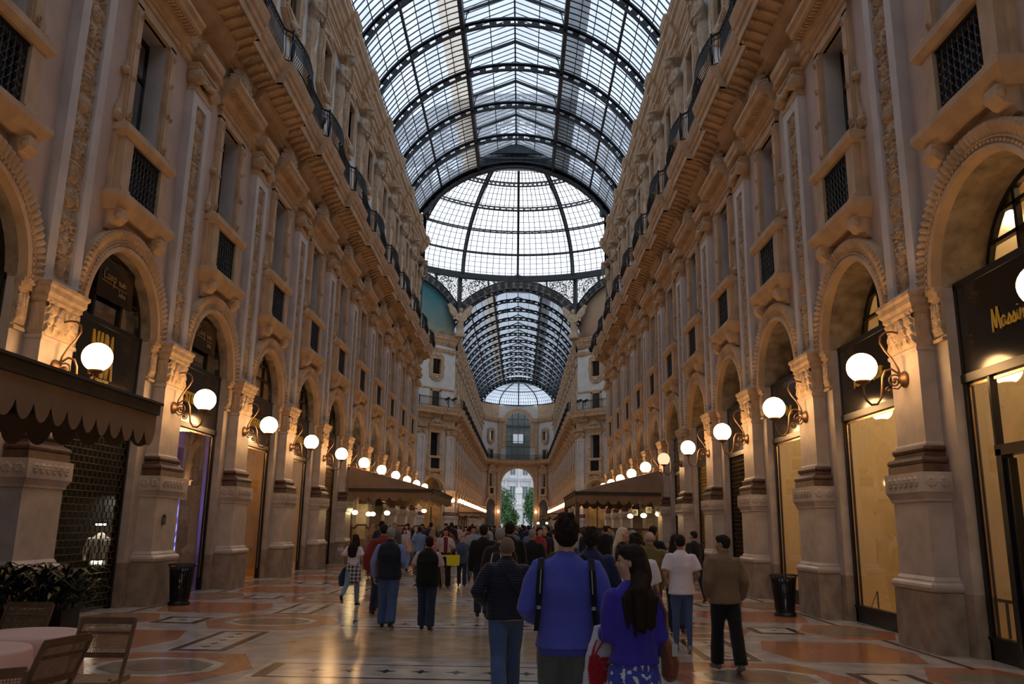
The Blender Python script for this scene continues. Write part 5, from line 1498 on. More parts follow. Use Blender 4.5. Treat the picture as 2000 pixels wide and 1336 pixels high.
    def hand(s, a, i):
        k = s.k*(.9 if s.fem else 1); sg = -1 if i == 0 else 1
        d = (s.wri[i]-s.elb[i]).normalized(); side = Vector((0,1,0)); side = (side-d*side.dot(d)).normalized()
        nrm = d.cross(side).normalized(); w_ = s.wri[i]
        inw = nrm if nrm.x*sg < 0 else -nrm      # palm faces inwards
        a.loft([w_-d*.03*k, w_+d*.02*k, w_+d*.05*k, w_+d*.085*k], [(.026*k,.02*k),(.03*k,.016*k),(.038*k,.015*k),(.037*k,.013*k)], side=side, n=12)
        for q, (o_, ln) in enumerate(((.029,.068),(.010,.078),(-.010,.073),(-.029,.057))):
            b0 = w_+d*.085*k+side*o_*k; b1 = b0+(d*.9+inw*.25).normalized()*ln*.42*k; b2 = b1+(d*.7+inw*.7).normalized()*ln*.32*k; b3 = b2+(d*.4+inw*.9).normalized()*ln*.26*k
            a.loft([b0-d*.015*k, b0, b1, b2, b3], [.0095*k,.0092*k,.0086*k,.008*k,.0068*k], n=8)
        t0 = w_+d*.03*k+side*.024*k; t1 = t0+(d*.6+side*.7+inw*.3).normalized()*.035*k; t2 = t1+(d*.85+side*.35+inw*.3).normalized()*.03*k; t3 = t2+(d*.95+inw*.3).normalized()*.022*k
        a.loft([t0, t1, t2, t3], [.013*k,.0115*k,.010*k,.008*k], n=8)
def person(label, loc, head_deg, H, skin='fair', fem=False, top=None, bottom=None, shoes=None, hair=('short','brown'), legs=((18,4),(-14,12)), arms=None,
           lean=0, look=(0,0), girth=1.0, vox=.016, fine=True, extras=None, face=False):
    """top: dict(m=material, hem, sleeve 0..1, loose); bottom: dict(m, kind)"""
    f = Fig(H, fem, legs, arms, lean, look, girth); k = f.k
    root = empty('person', loc, d2(-head_deg)); tag(root, label, 'person')
    link('body', f.body(vox, SK[skin], fine), root)
    cv = vox*1.05
    if bottom:
        a = MB(); kd = bottom.get('kind', 'trousers'); e = bottom.get('loose', .012)
        if kd == 'skirt':
            hz = bottom.get('hem', .45)
            a.loft([f.tz(1.02), f.tz(.92), f.tz(.75), f.tz(hz)], [((.15*girth)*k,.115*k),(.178*k,.135*k),(.20*k,.16*k),(.225*k,.19*k)], n=24, flat='e')
        else:
            tzz = min(1.03, (top or {}).get('hem', .86)+.06)
            a.loft([f.tz(max(tzz,.985)), f.tz(.965), f.tz(.90), f.tz(.84)], [((.140*girth+e*.3)*k,(.100*girth+e*.3)*k),((.165*girth+e)*k,(.122*girth+e)*k),((.17*girth+e)*k,(.128*girth+e)*k),((.14)*k,(.11)*k)], n=20)
            for sg in (-1, 1): a.ell(tuple(f.tz(.90)+Vector((sg*.072*k,-.045*k,-.01*k))), (.082*k*girth,.080*k*girth,.085*k), 12)
            for i in (0, 1): f.leg(a, i, e, flare=bottom.get('flare', .012))
        me = remeshed(a, cv, kd, bottom['m'], 2); wrinkle(me, bottom.get('wr', .005), 9, 1, .8); link(kd, me, root)
    if top:
        a = MB(); e = top.get('loose', .018); f.torso(a, e, top.get('hem', .86), flare=top.get('flare', .0))
        sl = top.get('sleeve', 1.0)
        if sl > 0:
            for i in (0, 1): f.arm(a, i, e*.75, sl, .004)
        else:
            for i, sg in ((0,-1),(1,1)): a.ell(tuple(f.sho[i]+Vector((-sg*.03*k,0,-.01*k))), (.05*k,.065*k,.06*k), 10)
        if top.get('collar'): a.loft([f.tz(1.44), f.tz(1.50,.005), f.tz(1.53,.01)], [(.09*k,.08*k),(.072*k,.07*k),(.068*k,.068*k)], n=14)
        if top.get('hood'): a.ell(tuple(f.tz(1.43,-.10)), (.10*k,.06*k,.07*k), 12)
        me = remeshed(a, cv, top.get('name', 'shirt'), top['m'], 2); wrinkle(me, top.get('wr', .007), 6, 2, .6)
        link(top.get('name', 'shirt'), me, root)
        if top.get('under'):   # shirt under a waistcoat
            a = MB()
            for i in (0, 1): f.arm(a, i, .012, top.get('usleeve', 1.0), .004)
            a.loft([f.tz(1.40), f.tz(1.47), f.tz(1.505,.01)], [(.12*k,.08*k),(.08*k,.07*k),(.064*k,.064*k)], n=12)
            me = remeshed(a, cv, 'undershirt', top['under'], 2); wrinkle(me, .005, 8, 3); link('undershirt', me, root)
    sm = shoes or C_('dark_shoe', (.025,.02,.018), .5)
    for i in (0, 1):
        a = MB(); hl, to = f.heel[i], f.toe[i]; up = Vector((0,0,.028*k))
        a.loft([hl+up*.6, hl.lerp(to,.3)+up*.9, hl.lerp(to,.65)+up*.7, to+up*.3], [(.036*k,.036*k),(.038*k,.040*k),(.045*k,.032*k),(.036*k,.024*k)], side=(1,0,0), n=12)
        a.loft([f.ank[i]+Vector((0,0,.01)), hl.lerp(to,.25)+up], [.042*k,.04*k], side=(1,0,0), n=10)
        link('shoe', remeshed(a, .010 if fine else .02, 'shoe', sm, 1), root)
    hk, hc = hair
    a = MB(); Rm = Matrix.Rotation(-f.yaw, 3, 'Z') @ Matrix.Rotation(-f.nod, 3, 'X')
    def E(x, y, z, r, n=16): a.ell(tuple(f.hr(x, y, z)), tuple(q*k for q in r), n, rot=Rm)
    if hk in ('short','messy','long','bob','crop','ponytail','fringe'):
        E(0,-.020,.036,(.084,.094,.092),20)
        if hk != 'crop': E(0,-.045,-.012,(.078,.064,.072))
        else: E(0,-.038,-.005,(.075,.066,.06))
        E(0,.03,.075,(.068,.058,.042))
        if hk == 'messy':
            rnd = random.Random(5)
            for q in range(70):
                th = rnd.uniform(0,2*PI); z = rnd.uniform(-.05,.12); r = math.sqrt(max(.001, 1-(z/.13)**2))
                y = math.cos(th)*r*.092-.022
                if y > .05 and z < .05: continue
                E(math.sin(th)*r*.072, y*.92-.002, z*.92+.028, (.020,.020,.018), 8)
        if hk in ('long','ponytail'):
            L_ = .42 if hk == 'long' else .30; wx = .085 if hk == 'long' else .03
            y0 = -.04 if hk == 'long' else -.09
            pts = [f.hr(0,y0,.02), f.hr(0,y0-.03,-.10), f.tz(1.42,-.10), f.tz(1.63-L_,-.12+f.lean*0)]
            a.loft(pts, [(wx*1.08*k,.08*k),(wx*1.3*k,.075*k),(wx*1.5*k,.055*k),(wx*1.25*k,.035*k)], side=tuple(Rm @ Vector((1,0,0))), n=16)
            if hk == 'long':
                rnd = random.Random(9)
                for q in range(12):
                    x = -.10+q*.2/11; l = L_+rnd.uniform(-.05,.06)
                    a.loft([f.hr(x*.6,-.06,-.08), f.tz(1.40,-.115)+Vector((x*1.15*k,0,0)), f.tz(1.63-l,-.13)+Vector((x*.95*k,rnd.uniform(-.01,.01),0))], [.018*k,.020*k,.010*k], n=6)
        if hk == 'bob': a.loft([f.hr(0,-.03,.02), f.hr(0,-.05,-.09)], [(.10*k,.07*k),(.10*k,.05*k)], side=tuple(Rm @ Vector((1,0,0))), n=16)
    elif hk == 'shaved':
        E(0,-.014,.022,(.0795,.0965,.098),20)
    elif hk == 'bald':   # ring of hair round a bare crown
        E(0,-.030,-.005,(.084,.075,.050),20)
    me = remeshed(a, .009 if fine else .018, 'hair', HR[hc], 1)
    if hk not in ('shaved',): wrinkle(me, .004 if hk != 'messy' else .006, 40, 4, .35 if hk in ('long','ponytail','bob') else 1)
    link('hair', me, root)
    if face:
        a = MB()
        for sg in (-1, 1): a.ell(tuple(f.hr(sg*.031,.083,.012)), (.013*k,.006*k,.006*k), 8, rot=Rm)
        link('eyes', a.mesh('eyes', [C_('dark_eyes', (.02,.015,.012), .2)]), root)
        a = MB(); a.ell(tuple(f.hr(0,.094,-.052)), (.022*k,.006*k,.007*k), 8, rot=Rm); link('lips', a.mesh('lips', [C_('rose_lips', (.42,.13,.11), .5)]), root)
        a = MB()
        for sg in (-1, 1): a.ell(tuple(f.hr(sg*.032,.086,.032)), (.018*k,.005*k,.004*k), 8, rot=Rm)
        link('eyebrows', a.mesh('eyebrows', [HR[hc]]), root)
    return root, f
def wpt(root, p):    # figure-local to world
    return Matrix.Translation(root.location) @ Matrix.Rotation(root.rotation_euler.z, 4, 'Z') @ Vector(p)
def at(xp, yt, Y):
    """stand someone so the top of the head shows at this pixel"""
    p = zat(xp, yt, Y); return (p.x, Y, 0), p.z
def local_obj(name, mb_or_me, mats, root, label, cat):
    """a separate thing carried by a person: own top-level object at the person's place"""
    me = mb_or_me if isinstance(mb_or_me, bpy.types.Mesh) else mb_or_me.mesh(name, mats)
    o = link(name, me, None, tuple(root.location), root.rotation_euler.z); tag(o, label, cat); return o

denim = lambda n, c, c2: C_(n, c, .9, None, c2, .5)
JB = denim('mid_blue_denim', (.035,.065,.17), (.075,.12,.25)); JD = denim('dark_blue_denim', (.012,.018,.045), (.03,.045,.09)); JL = denim('light_blue_denim', (.13,.20,.30), (.20,.28,.38))
JG = denim('grey_green_denim', (.065,.075,.075), (.11,.12,.11)); BK = C_('black_cloth', (.008,.008,.010)); NV = C_('navy_cloth', (.012,.018,.05))
WH = C_('white_tee', (.80,.74,.82)); 

# 1 man in the royal blue sweater
loc, H = at(1106, 1013, 5.6)
r1, f = person('man in royal blue sweater and grey jeans seen from behind, dark tousled hair', loc, 3, H, 'fair',
    top=dict(m=C_('royal_blue_wool', (.085,.095,.46), .9, None, (.07,.08,.39)), hem=.895, loose=.024, flare=.014, name='sweater', wr=.008), bottom=dict(m=JG, loose=.02),
    hair=('messy','brown'), legs=((6,2),(-8,6)), arms=(((.085,-.05,-.28),(.0,.15,-.36)),((.09,-.06,-.28),(.02,.17,-.36))), look=(-4,-4), girth=1.05, vox=.011)
k = f.k
# sweater welt and jeans pocket
a = MB(); a.loft([f.tz(.855), f.tz(.875), f.tz(.90)], [(.187*k,.144*k),(.194*k,.150*k),(.198*k,.154*k)], n=28, flat='se'); link('sweater_welt', a.mesh('sweater_welt', [C_('blue_rib_knit', (.07,.078,.39), .9, None, (.05,.058,.31))]), r1)
a = MB(); a.tube([f.tz(1.485, -.066)+Vector((.066*k*math.sin(q),.066*k*(1-math.cos(q))+.0,.0)) for q in [-1.4+i*.35 for i in range(9)]], .007, 5); link('neck_rib', a.mesh('neck_rib', [CM['blue_rib_knit']]), r1)
a = MB()
for sg in (-1, 1):
    x = sg*.095*k; zc_ = .80*k+f.dz; y = -.168*k
    a.tube([(x-.06*k,y,zc_+.03),(x+.06*k,y,zc_+.03),(x+.06*k,y+.006,zc_-.07),(x,y+.008,zc_-.10),(x-.06*k,y+.006,zc_-.07)], .0035, 4, closed=True)
link('back_pocket', a.mesh('back_pocket', [C_('pocket_stitch', (.09,.085,.07))]), r1)
# backpack worn on the chest with straps
bag = MB(); bag.loft([f.tz(.98,.22), f.tz(1.1,.24), f.tz(1.3,.22)], [(.13*k,.08*k),(.14*k,.09*k),(.12*k,.07*k)], n=16)
bp_ = empty('backpack', r1.location, r1.rotation_euler.z); tag(bp_, 'black backpack worn on the front of the man in royal blue sweater', 'backpack')
link('pouch', remeshed(bag, .015, 'pouch', BK, 1), bp_)
for sg in (-1, 1):
    a = MB(); pts = [(sg*.165*k,.16*k,1.28*k),(sg*.165*k,.08*k,1.455*k),(sg*.168*k,-.03*k,1.468*k),(sg*.172*k,-.125*k,1.40*k),(sg*.178*k,-.160*k,1.27*k),(sg*.185*k,-.150*k,1.12*k),(sg*.20*k,-.06*k,1.0*k),(sg*.17*k,.14*k,.98*k)]
    rows = []
    for i, p in enumerate(pts):
        w_ = (.022 if i < 5 else .016)*k; rows.append([(p[0]-w_,p[1]-.012,p[2]+f.dz),(p[0]+w_,p[1]-.012,p[2]+f.dz),(p[0]+w_,p[1]+.006,p[2]+f.dz),(p[0]-w_,p[1]+.006,p[2]+f.dz)])
    a.strip(rows, close=True); st_ = link('strap', a.mesh('strap', [BK]), bp_)
    a = MB(); a.bar((sg*.168*k-.0,-.146*k,1.40*k+f.dz),(sg*.174*k,-.178*k,1.25*k+f.dz),.006,.004); a.box(sg*.18*k-.012,sg*.18*k+.012,-.185*k,-.16*k,1.15*k+f.dz,1.17*k+f.dz)
    link('buckle', a.mesh('buckle', [C_('grey_piping', (.35,.35,.34), .4)]), st_)

# 2 woman in the royal blue cardigan
loc, H = at(1234, 1068, 5.15)
r2, f = person('woman in royal blue cardigan and floral skirt, long dark hair, looking left', loc, -14, H, 'fair', True,
    top=dict(m=C_('blue_cardigan_knit', (.05,.036,.37), .9, None, (.036,.027,.29)), hem=.975, loose=.020, flare=.022, name='cardigan', wr=.008),
    bottom=dict(kind='skirt', m=C_('blue_floral_cotton', (.05,.06,.38), .8, 'floral', (.62,.60,.62)), hem=.40), hair=('long','brown'), legs=((6,3),(-6,5)),
    arms=(((.015,.0,-.28),(-.02,.22,-.26)),((.02,-.03,-.28),(.02,.12,-.42))), look=(-62,0), vox=.011, face=True)
k = f.k
h = empty('handbag', r2.location, r2.rotation_euler.z); tag(h, 'tan brown leather shoulder bag of the woman in royal blue cardigan', 'handbag')
a = MB(); a.loft([(.25*k,-.02,.88*k+f.dz),(.26*k,-.02,.97*k+f.dz),(.24*k,-.01,1.08*k+f.dz),(.22*k,0,1.16*k+f.dz)], [(.10*k,.055*k),(.125*k,.065*k),(.10*k,.05*k),(.045*k,.02*k)], side=(.3,1,0), n=16)
LE = C_('tan_leather', (.20,.06,.025), .45, None, (.14,.04,.018)); link('pouch', remeshed(a, .010, 'pouch', LE, 1), h)
a = MB(); a.tube([(.215*k,-.05,1.14*k+f.dz),(.20*k,-.09,1.30*k+f.dz),(.15*k,-.03,1.475*k+f.dz),(.15*k,.04,1.46*k+f.dz),(.21*k,.08,1.3*k+f.dz),(.215*k,.05,1.14*k+f.dz)], .009, 6); link('strap', a.mesh('strap', [LE]), h)
a = MB(); a.box(.215*k,.255*k,-.135,-.130,1.03*k+f.dz,1.11*k+f.dz); a.tube([(.235*k,-.13,1.11*k+f.dz),(.225*k,-.08,1.16*k+f.dz)], .004, 4); link('metal_tag', a.mesh('metal_tag', [C_('silver_tag', (.5,.5,.48), .25)]), h)
# white shopping bag with a red drawing of a hand
SB = C_('white_carrier_bag', (.60,.58,.66), .45); RD_ = C_('red_print', (.42,.01,.02), .5); 
b_ = empty('shopping_bag', tuple(zat(1172, 1290, 5.28)), d2(16)); tag(b_, 'white carrier bag with red drawing, held between the couple in blue', 'bag')
a = MB(); a.loft([(0,0,-.36),(0,0,-.15),(.0,0,.04),(-.005,0,.15),(-.01,0,.20)], [(.115,.05),(.11,.05),(.088,.035),(.05,.022),(.03,.012)], side=(1,0,0), n=18)
me = remeshed(a, .009, 'bag_body', SB, 1); wrinkle(me, .008, 8, 3); link('bag_body', me, b_)
a = MB(); rnd = random.Random(4)
def bagpt(x, z): return (x, -.054+.35*x*x+.012*max(0, z), z)
for q in range(13):      # stylised red hand: palm strokes and splayed fingers
    z0 = .03-q*.014; n_ = int(5+5*math.sin(PI*(q+1)/14)); a.tube([bagpt(-.098+.002*abs(q-6)+t*.012, z0+.022*math.sin(t*.45+q*.25)-t*.004) for t in range(n_)], .0072, 5)
for q, (x1, z1) in enumerate(((-.045,.125),(-.01,.11),(.03,.02),(.045,-.02),(.05,-.075),(.035,-.11))):
    x0, z0 = -.07+q*.008, .03-q*.022
    for w_ in (-.007, .002, .011): a.tube([bagpt(x0+(x1-x0)*t/7+w_*.6, z0+(z1-z0)*t/7+w_+.010*math.sin(t*.6)) for t in range(8)], .0052, 5)
link('red_drawing', a.mesh('red_drawing', [RD_]), b_)
a = MB(); a.tube([(-.09,-.052,-.26),(-.03,-.055,-.20)], .006, 5); a.tube([(-.10,-.05,-.215),(.0,-.056,-.235)], .003, 4); a.tube([(-.02,-.055,-.30),(.01,-.056,-.22)], .006, 5); a.tube([(-.09,-.052,-.32),(-.05,-.054,-.29),(-.02,-.055,-.33)], .003, 4)
link('black_lettering', a.mesh('black_lettering', [BK]), b_)

# 3 man in the navy quilted jacket
loc, H = at(991, 1044, 8.15)
r3, f = person('bald man in navy quilted jacket and faded jeans walking away', loc, -6, H, 'mid', top=dict(m=C_('navy_quilted_nylon', (.010,.012,.03), .65, 'quilt', None, .8), hem=.90, loose=.038, name='jacket', collar=True, wr=.008),
    bottom=dict(m=JB, loose=.016), hair=('shaved','shaved'), legs=((-22,18),(16,3)), arms=(((.13,-.07,-.24),(.03,.14,-.36)),((.09,-.02,-.27),(.0,.2,-.33))), girth=1.08, vox=.012)
k = f.k
a = MB(); a.tube([f.tz(1.455,-.09)+Vector((-.075*k,0,0)), f.tz(1.38,-.155)+Vector((-.04*k,0,0)), f.tz(1.2,-.185)+Vector((.08*k,0,0)), f.tz(1.06,-.15)+Vector((.19*k,0,0))], .014, 6)
local_obj('camera_strap', a, [BK], r3, 'black diagonal strap across the back of the bald man in quilted jacket', 'strap')
a = MB(); a.loft([f.tz(.892), f.tz(.902)], [(.200*k,.160*k),(.200*k,.160*k)], n=24, flat='se'); link('yellow_hem', a.mesh('yellow_hem', [C_('yellow_piping', (.55,.42,.04))]), r3)

# 4 man in the tan jacket
loc, H = at(1411, 1046, 10.2)
r4, f = person('bearded man in tan jacket and black trousers looking left', loc, -8, H, 'mid', top=dict(m=C_('tan_canvas', (.20,.135,.075), .85, None, (.16,.105,.06)), hem=.86, loose=.032, name='jacket', collar=True, wr=.007),
    bottom=dict(m=BK, loose=.02), shoes=C_('grey_suede_shoe', (.10,.09,.08), .8, None, (.2,.19,.17)), hair=('crop','black'), legs=((10,3),(-15,4)), arms=(((.07,-.05,-.27),(.02,.08,-.45)),((.07,-.06,-.27),(.06,.06,-.48))), look=(-50,0), vox=.012)
# 5 man in the white T-shirt
loc, H = at(1328, 1046, 11.7)
r5, f = person('man in white T-shirt and blue jeans with arms bent forward', loc, 2, H, 'mid', top=dict(m=WH, hem=.85, loose=.028, sleeve=.42, flare=.012, wr=.006), bottom=dict(m=JB, loose=-.002, flare=0), shoes=C_('dark_sneaker', (.03,.03,.035), .6, None, (.3,.3,.3)),
    hair=('crop','black'), legs=((4,2),(-3,4)), arms=(((.07,-.05,-.27),(.03,.16,-.36)),((.07,-.05,-.27),(.03,.14,-.38))), vox=.012)
# 6 man in the dark suit
p = ground(1376, 1178); loc, H = at(1355, 1037, p.y)
person('man in dark suit with white collar walking past the right piers', loc, -20, H, 'mid', top=dict(m=C_('charcoal_suit', (.012,.013,.018)), hem=.80, loose=.02, name='suit_jacket'), bottom=dict(m=C_('navy_suit_trousers', (.012,.015,.03))), hair=('crop','black'), legs=((16,4),(-18,10)),
    arms=(((.05,-.1,-.27),(.03,-.1,-.5)),((.05,.02,-.28),(.04,.12,-.5))), look=(-20,0), vox=.015)
# 7 man in the padded vest
loc, H = at(764, 1032, 13.6)
person('grey-haired man in navy padded vest over pale blue shirt and jeans', loc, 0, H, 'fair', top=dict(m=C_('navy_padded_vest', (.010,.014,.026), .7, 'quilt', None, 1.1), hem=.84, loose=.036, sleeve=0, name='padded_vest', collar=True, under=C_('pale_blue_shirt', (.22,.27,.55))), bottom=dict(m=JB, loose=.022),
    hair=('crop','grey'), legs=((5,2),(-10,12)), arms=(((.10,-.02,-.28),(.08,.04,-.53)),((.07,-.04,-.27),(.0,.18,-.3))), girth=1.12, vox=.014)
# 8 man in the black sleeveless vest
loc, H = at(838, 1049, 13.4)
person('man in black sleeveless vest with short pale sleeves and dark jeans', loc, 2, H, 'mid', top=dict(m=C_('black_vest_cloth', (.006,.008,.008)), hem=.80, loose=.040, sleeve=0, name='waistcoat', under=C_('pale_pink_shirt', (.55,.42,.42)), usleeve=.45), bottom=dict(m=JD, loose=.02),
    hair=('short','brown'), legs=((8,4),(-8,6)), arms=(((.08,-.02,-.26),(.03,.14,-.36)),((.08,-.04,-.28),(.09,.0,-.53))), look=(-30,-6), girth=1.14, vox=.014)
# 9 girl with the plaid shirt round her waist
loc, H = at(694, 1043, 17.1)
r9, f = person('girl in white T-shirt with plaid shirt tied at waist, hand raised left', loc, 8, H, 'mid', True, top=dict(m=WH, hem=.98, loose=.016, sleeve=.4), bottom=dict(m=JL, loose=.004, flare=0), hair=('long','brown'), shoes=C_('black_ankle_boot', (.012,.012,.014), .6), legs=((-24,30),(8,0)),
    arms=(((.14,.02,-.25),(.24,.12,-.08)),((.06,-.04,-.26),(.04,.12,-.42))), look=(-40,0), vox=.015)
k = f.k; a = MB(); a.loft([f.tz(1.05), f.tz(.95), f.tz(.82), f.tz(.62)], [(.15*k,.115*k),(.175*k,.14*k),(.19*k,.15*k),(.205*k,.155*k)], n=24)
me = remeshed(a, .018, 'plaid_shirt', C_('plaid_flannel', (.025,.025,.05), .9, 'plaid', (.55,.52,.52)), 1); wrinkle(me, .012, 8, 2, .4); link('plaid_shirt', me, r9)
a = MB(); a.loft([(-.26*k,0,.50*k),(-.27*k,0,.70*k),(-.22*k,0,.92*k)], [(.13*k,.05*k),(.15*k,.06*k),(.06*k,.03*k)], side=(.4,1,0), n=14); a.tube([(-.22*k,0,.9*k),(-.16*k,-.06,1.3*k),(-.13*k,0,1.45*k)], .01, 5)
local_obj('tote_bag', remeshed(a, .016, 'tote_bag', C_('slate_blue_bag', (.03,.05,.09)), 1), None, r9, 'slate blue bag hanging beside the girl with the plaid shirt', 'bag')
# 10 man in the red shirt
loc, H = at(751, 1019, 15.4)
person('tall man in dark red shirt walking ahead of the padded vest man', loc, -20, H, 'mid', top=dict(m=C_('dark_red_cloth', (.20,.022,.018)), hem=.78, loose=.045), bottom=dict(m=JD), hair=('crop','black'), legs=((22,4),(-30,30)), arms=(((.12,-.12,-.26),(.12,-.1,-.5)),((.06,.02,-.27),(.02,.14,-.45))), girth=1.12, vox=.016)
# 11 woman with the yellow bag
p = ground(874, 1152); loc, H = at(871, 1032, p.y)
r11, f = person('woman in white jacket and red scarf on the phone, walking towards the camera', loc, 172, H, 'mid', True, top=dict(m=C_('white_jacket_cloth', (.55,.5,.5)), hem=.92, loose=.03, name='jacket'), bottom=dict(m=BK, loose=.02), hair=('long','black'), legs=((14,4),(-12,8)),
    arms=(((.09,-.02,-.24),(.0,.22,-.14)),((.10,.04,-.24),(.02,.14,.05))), vox=.016, face=True)
k = f.k; a = MB(); a.loft([f.tz(1.05,.15), f.tz(1.3,.165), f.tz(1.47,.08)], [(.05*k,.02*k),(.055*k,.02*k),(.07*k,.03*k)], n=10); link('scarf', a.mesh('scarf', [C_('crimson_scarf', (.16,.012,.03))]), r11)
a = MB(); a.loft([f.tz(.72,.02), f.tz(1.0,.02), f.tz(1.40,.0)], [(.20*k,.13*k),(.165*k,.13*k),(.12*k,.12*k)], n=16); link('black_tunic', remeshed(a, .02, 'black_tunic', BK, 1), r11)
yb_ = empty('shopping_bag', wpt(r11, (-.22*k,.30*k,.70*k)), r11.rotation_euler.z+.2); tag(yb_, 'bright yellow paper bag carried by the woman on the phone', 'bag')
a = MB(); a.frus((-.16,.16,-.04,.04),(-.17,.17,-.03,.03),0,.26); link('bag_body', a.mesh('bag_body', [C_('bright_yellow_paper', (.72,.66,.02), .6)]), yb_)
a = MB(); a.tube([(-.06,0,.26),(-.05,0,.36),(.05,0,.36),(.06,0,.26)], .006, 5); link('handle', a.mesh('handle', [BK]), yb_)
a = MB(); a.bar((0,-.040,.09),(.11,-.040,.10),.006,.004); link('faint_lettering', a.mesh('faint_lettering', [C_('pale_print', (.8,.78,.3))]), yb_)
# 12 woman in pale pink seen from behind
p = ground(800, 1122); loc, H = at(806, 1033, p.y)
person('woman in pale pink jumper and light jeans with thin shoulder strap', loc, 5, H, 'fair', True, top=dict(m=C_('pale_pink_knit', (.55,.40,.44)), hem=.86, loose=.03), bottom=dict(m=JL, loose=.004), hair=('ponytail','brown'), legs=((-22,24),(12,2)), vox=.018)
# 13 man in the navy jacket with the yellow camera strap
loc, H = at(1154, 1035, 8.7)
r13, f = person('man in navy jacket with black and yellow camera strap, ahead of the couple', loc, 0, H, 'mid', top=dict(m=C_('navy_soft_jacket', (.010,.018,.075), .7), hem=.86, loose=.04, name='jacket', collar=True), bottom=dict(m=JD), hair=('messy','black'), legs=((10,3),(-10,6)), girth=1.12,
    arms=(((.08,-.04,-.26),(.0,.2,-.3)),((.08,-.04,-.26),(.0,.2,-.3))), vox=.014)
k = f.k; pts = [f.tz(1.46,-.10)+Vector((-.10*k,0,0)), f.tz(1.36,-.165)+Vector((-.0*k,0,0)), f.tz(1.24,-.19)+Vector((.10*k,0,0)), f.tz(1.10,-.16)+Vector((.19*k,0,0))]
sp_ = empty('camera_strap', r13.location, r13.rotation_euler.z); tag(sp_, 'black and yellow camera strap over the navy jacket', 'strap')
a = MB(); a.tube(pts, .018, 6); link('webbing', a.mesh('webbing', [BK]), sp_); a = MB(); a.tube([pts[1].lerp(pts[2],.2)+Vector((0,-.012,0)), pts[1].lerp(pts[2],.8)+Vector((0,-.012,0))], .014, 6); link('yellow_band', a.mesh('yellow_band', [C_('ochre_yellow_band', (.5,.3,.02))]), sp_)
# 14 white T-shirt with green print
loc, H = at(1243, 1047, 9.3)
person('curly-haired young man in white T-shirt behind the woman in blue', loc, 12, H, 'fair', top=dict(m=WH, hem=.84, loose=.03, sleeve=.45), bottom=dict(m=JD), hair=('messy','black'), look=(30,0), legs=((4,2),(-4,4)), vox=.015)
# 15 older man in the olive jacket
loc, H = at(1268, 1039, 12.4)
person('balding older man in olive jacket, hands behind him', loc, 5, H, 'fair', top=dict(m=C_('olive_jacket_cloth', (.16,.12,.035)), hem=.84, loose=.045, name='jacket', collar=True), bottom=dict(m=C_('grey_trousers', (.06,.06,.055))), hair=('bald','grey'), look=(-35,0), girth=1.1, legs=((2,1),(-4,2)),
    arms=(((.07,-.08,-.26),(-.06,-.14,-.42)),((.07,-.08,-.26),(-.06,-.13,-.44))), vox=.016)
# 16 blonde woman
loc, H = at(1214, 1031, 14.2)
person('woman with long pale blonde hair in black top by the cafe screen', loc, 110, H, 'fair', True, top=dict(m=BK, hem=.86), bottom=dict(m=JD), hair=('long','blonde'), legs=((3,2),(-3,2)), vox=.017, face=True, look=(0,0))
# 17-...
more = [
 ('dark-haired man in black jacket beside the right cafe screen', 1275, 1028, 16.0, 40, 'mid', False, BK, 1.0, JD, ('short','black')),
 ('grey-haired man in dark coat behind the blonde woman', 1235, 1036, 15.5, 20, 'fair', False, C_('slate_coat', (.05,.05,.055)), 1.0, JD, ('short','grey')),
 ('woman with long chestnut hair just beyond the white T-shirt man', 1318, 1043, 13.6, 10, 'fair', True, C_('beige_coat', (.32,.22,.14)), 1.0, JD, ('long','brown')),
 ('person in navy jacket half hidden by the tan jacket man', 1413, 1071, 11.9, 5, 'mid', False, NV, 1.0, JB, ('short','brown')),
 ('man in black jacket and blue jeans walking in the middle of the floor', 945, 1025, 15.2, 0, 'mid', False, BK, 1.0, JD, ('short','black')),
 ('man in brown top with striped backpack, ahead of the bald man', 977, 1031, 12.5, 8, 'fair', False, C_('dark_plum_cloth', (.03,.014,.016)), 1.0, JD, ('crop','grey')),
 ('broad man in black beside the striped backpack', 996, 1020, 13.5, 4, 'dark', False, BK, 1.0, BK, ('short','black')),
 ('man in black coat with hands behind his back near the centre', 1040, 1034, 16.5, 0, 'mid', False, C_('black_coat', (.010,.011,.014)), 1.0, BK, ('crop','grey')),
 ('woman in bright red jacket in the centre crowd', 1053, 1030, 20.5, 150, 'fair', True, C_('bright_red_cloth', (.33,.015,.02)), 1.0, BK, ('bob','brown')),
 ('man in open dark suit in the centre crowd facing the camera', 1063, 1029, 21.5, 175, 'fair', False, C_('charcoal_suit', (.012,.013,.018)), 1.0, BK, ('short','grey')),
 ('man in pale blue shirt with camera walking towards the viewer', 925, 1027, 24.5, 176, 'mid', False, C_('pale_check_shirt', (.28,.33,.40)), .45, JB, ('crop','brown')),
 ('girl in blue denim dress among the walkers left of centre', 904, 1046, 22.5, 175, 'fair', True, C_('blue_denim_dress', (.05,.09,.16)), .4, JD, ('ponytail','light')),
 ('woman in pink floral dress left of the woman on the phone', 846, 1032, 24.0, 20, 'fair', True, C_('pink_floral_cloth', (.45,.06,.12), .8, 'floral', (.6,.4,.4)), .4, BK, ('long','light')),
 ('man in sky blue shirt beyond the woman in pale pink', 820, 1028, 27.0, 5, 'mid', False, C_('sky_blue_cloth', (.15,.26,.50)), .45, JD, ('short','brown')),
 ('woman with brown hair beside the dark red shirt', 741, 1046, 16.6, 5, 'fair', True, C_('rust_cloth', (.12,.03,.02)), 1.0, BK, ('long','brown')),
 ('dark-haired person partly behind the man in royal blue sweater', 1100, 1044, 12.2, -10, 'mid', False, C_('dark_olive_cloth', (.04,.04,.03)), 1.0, BK, ('short','black')),
]
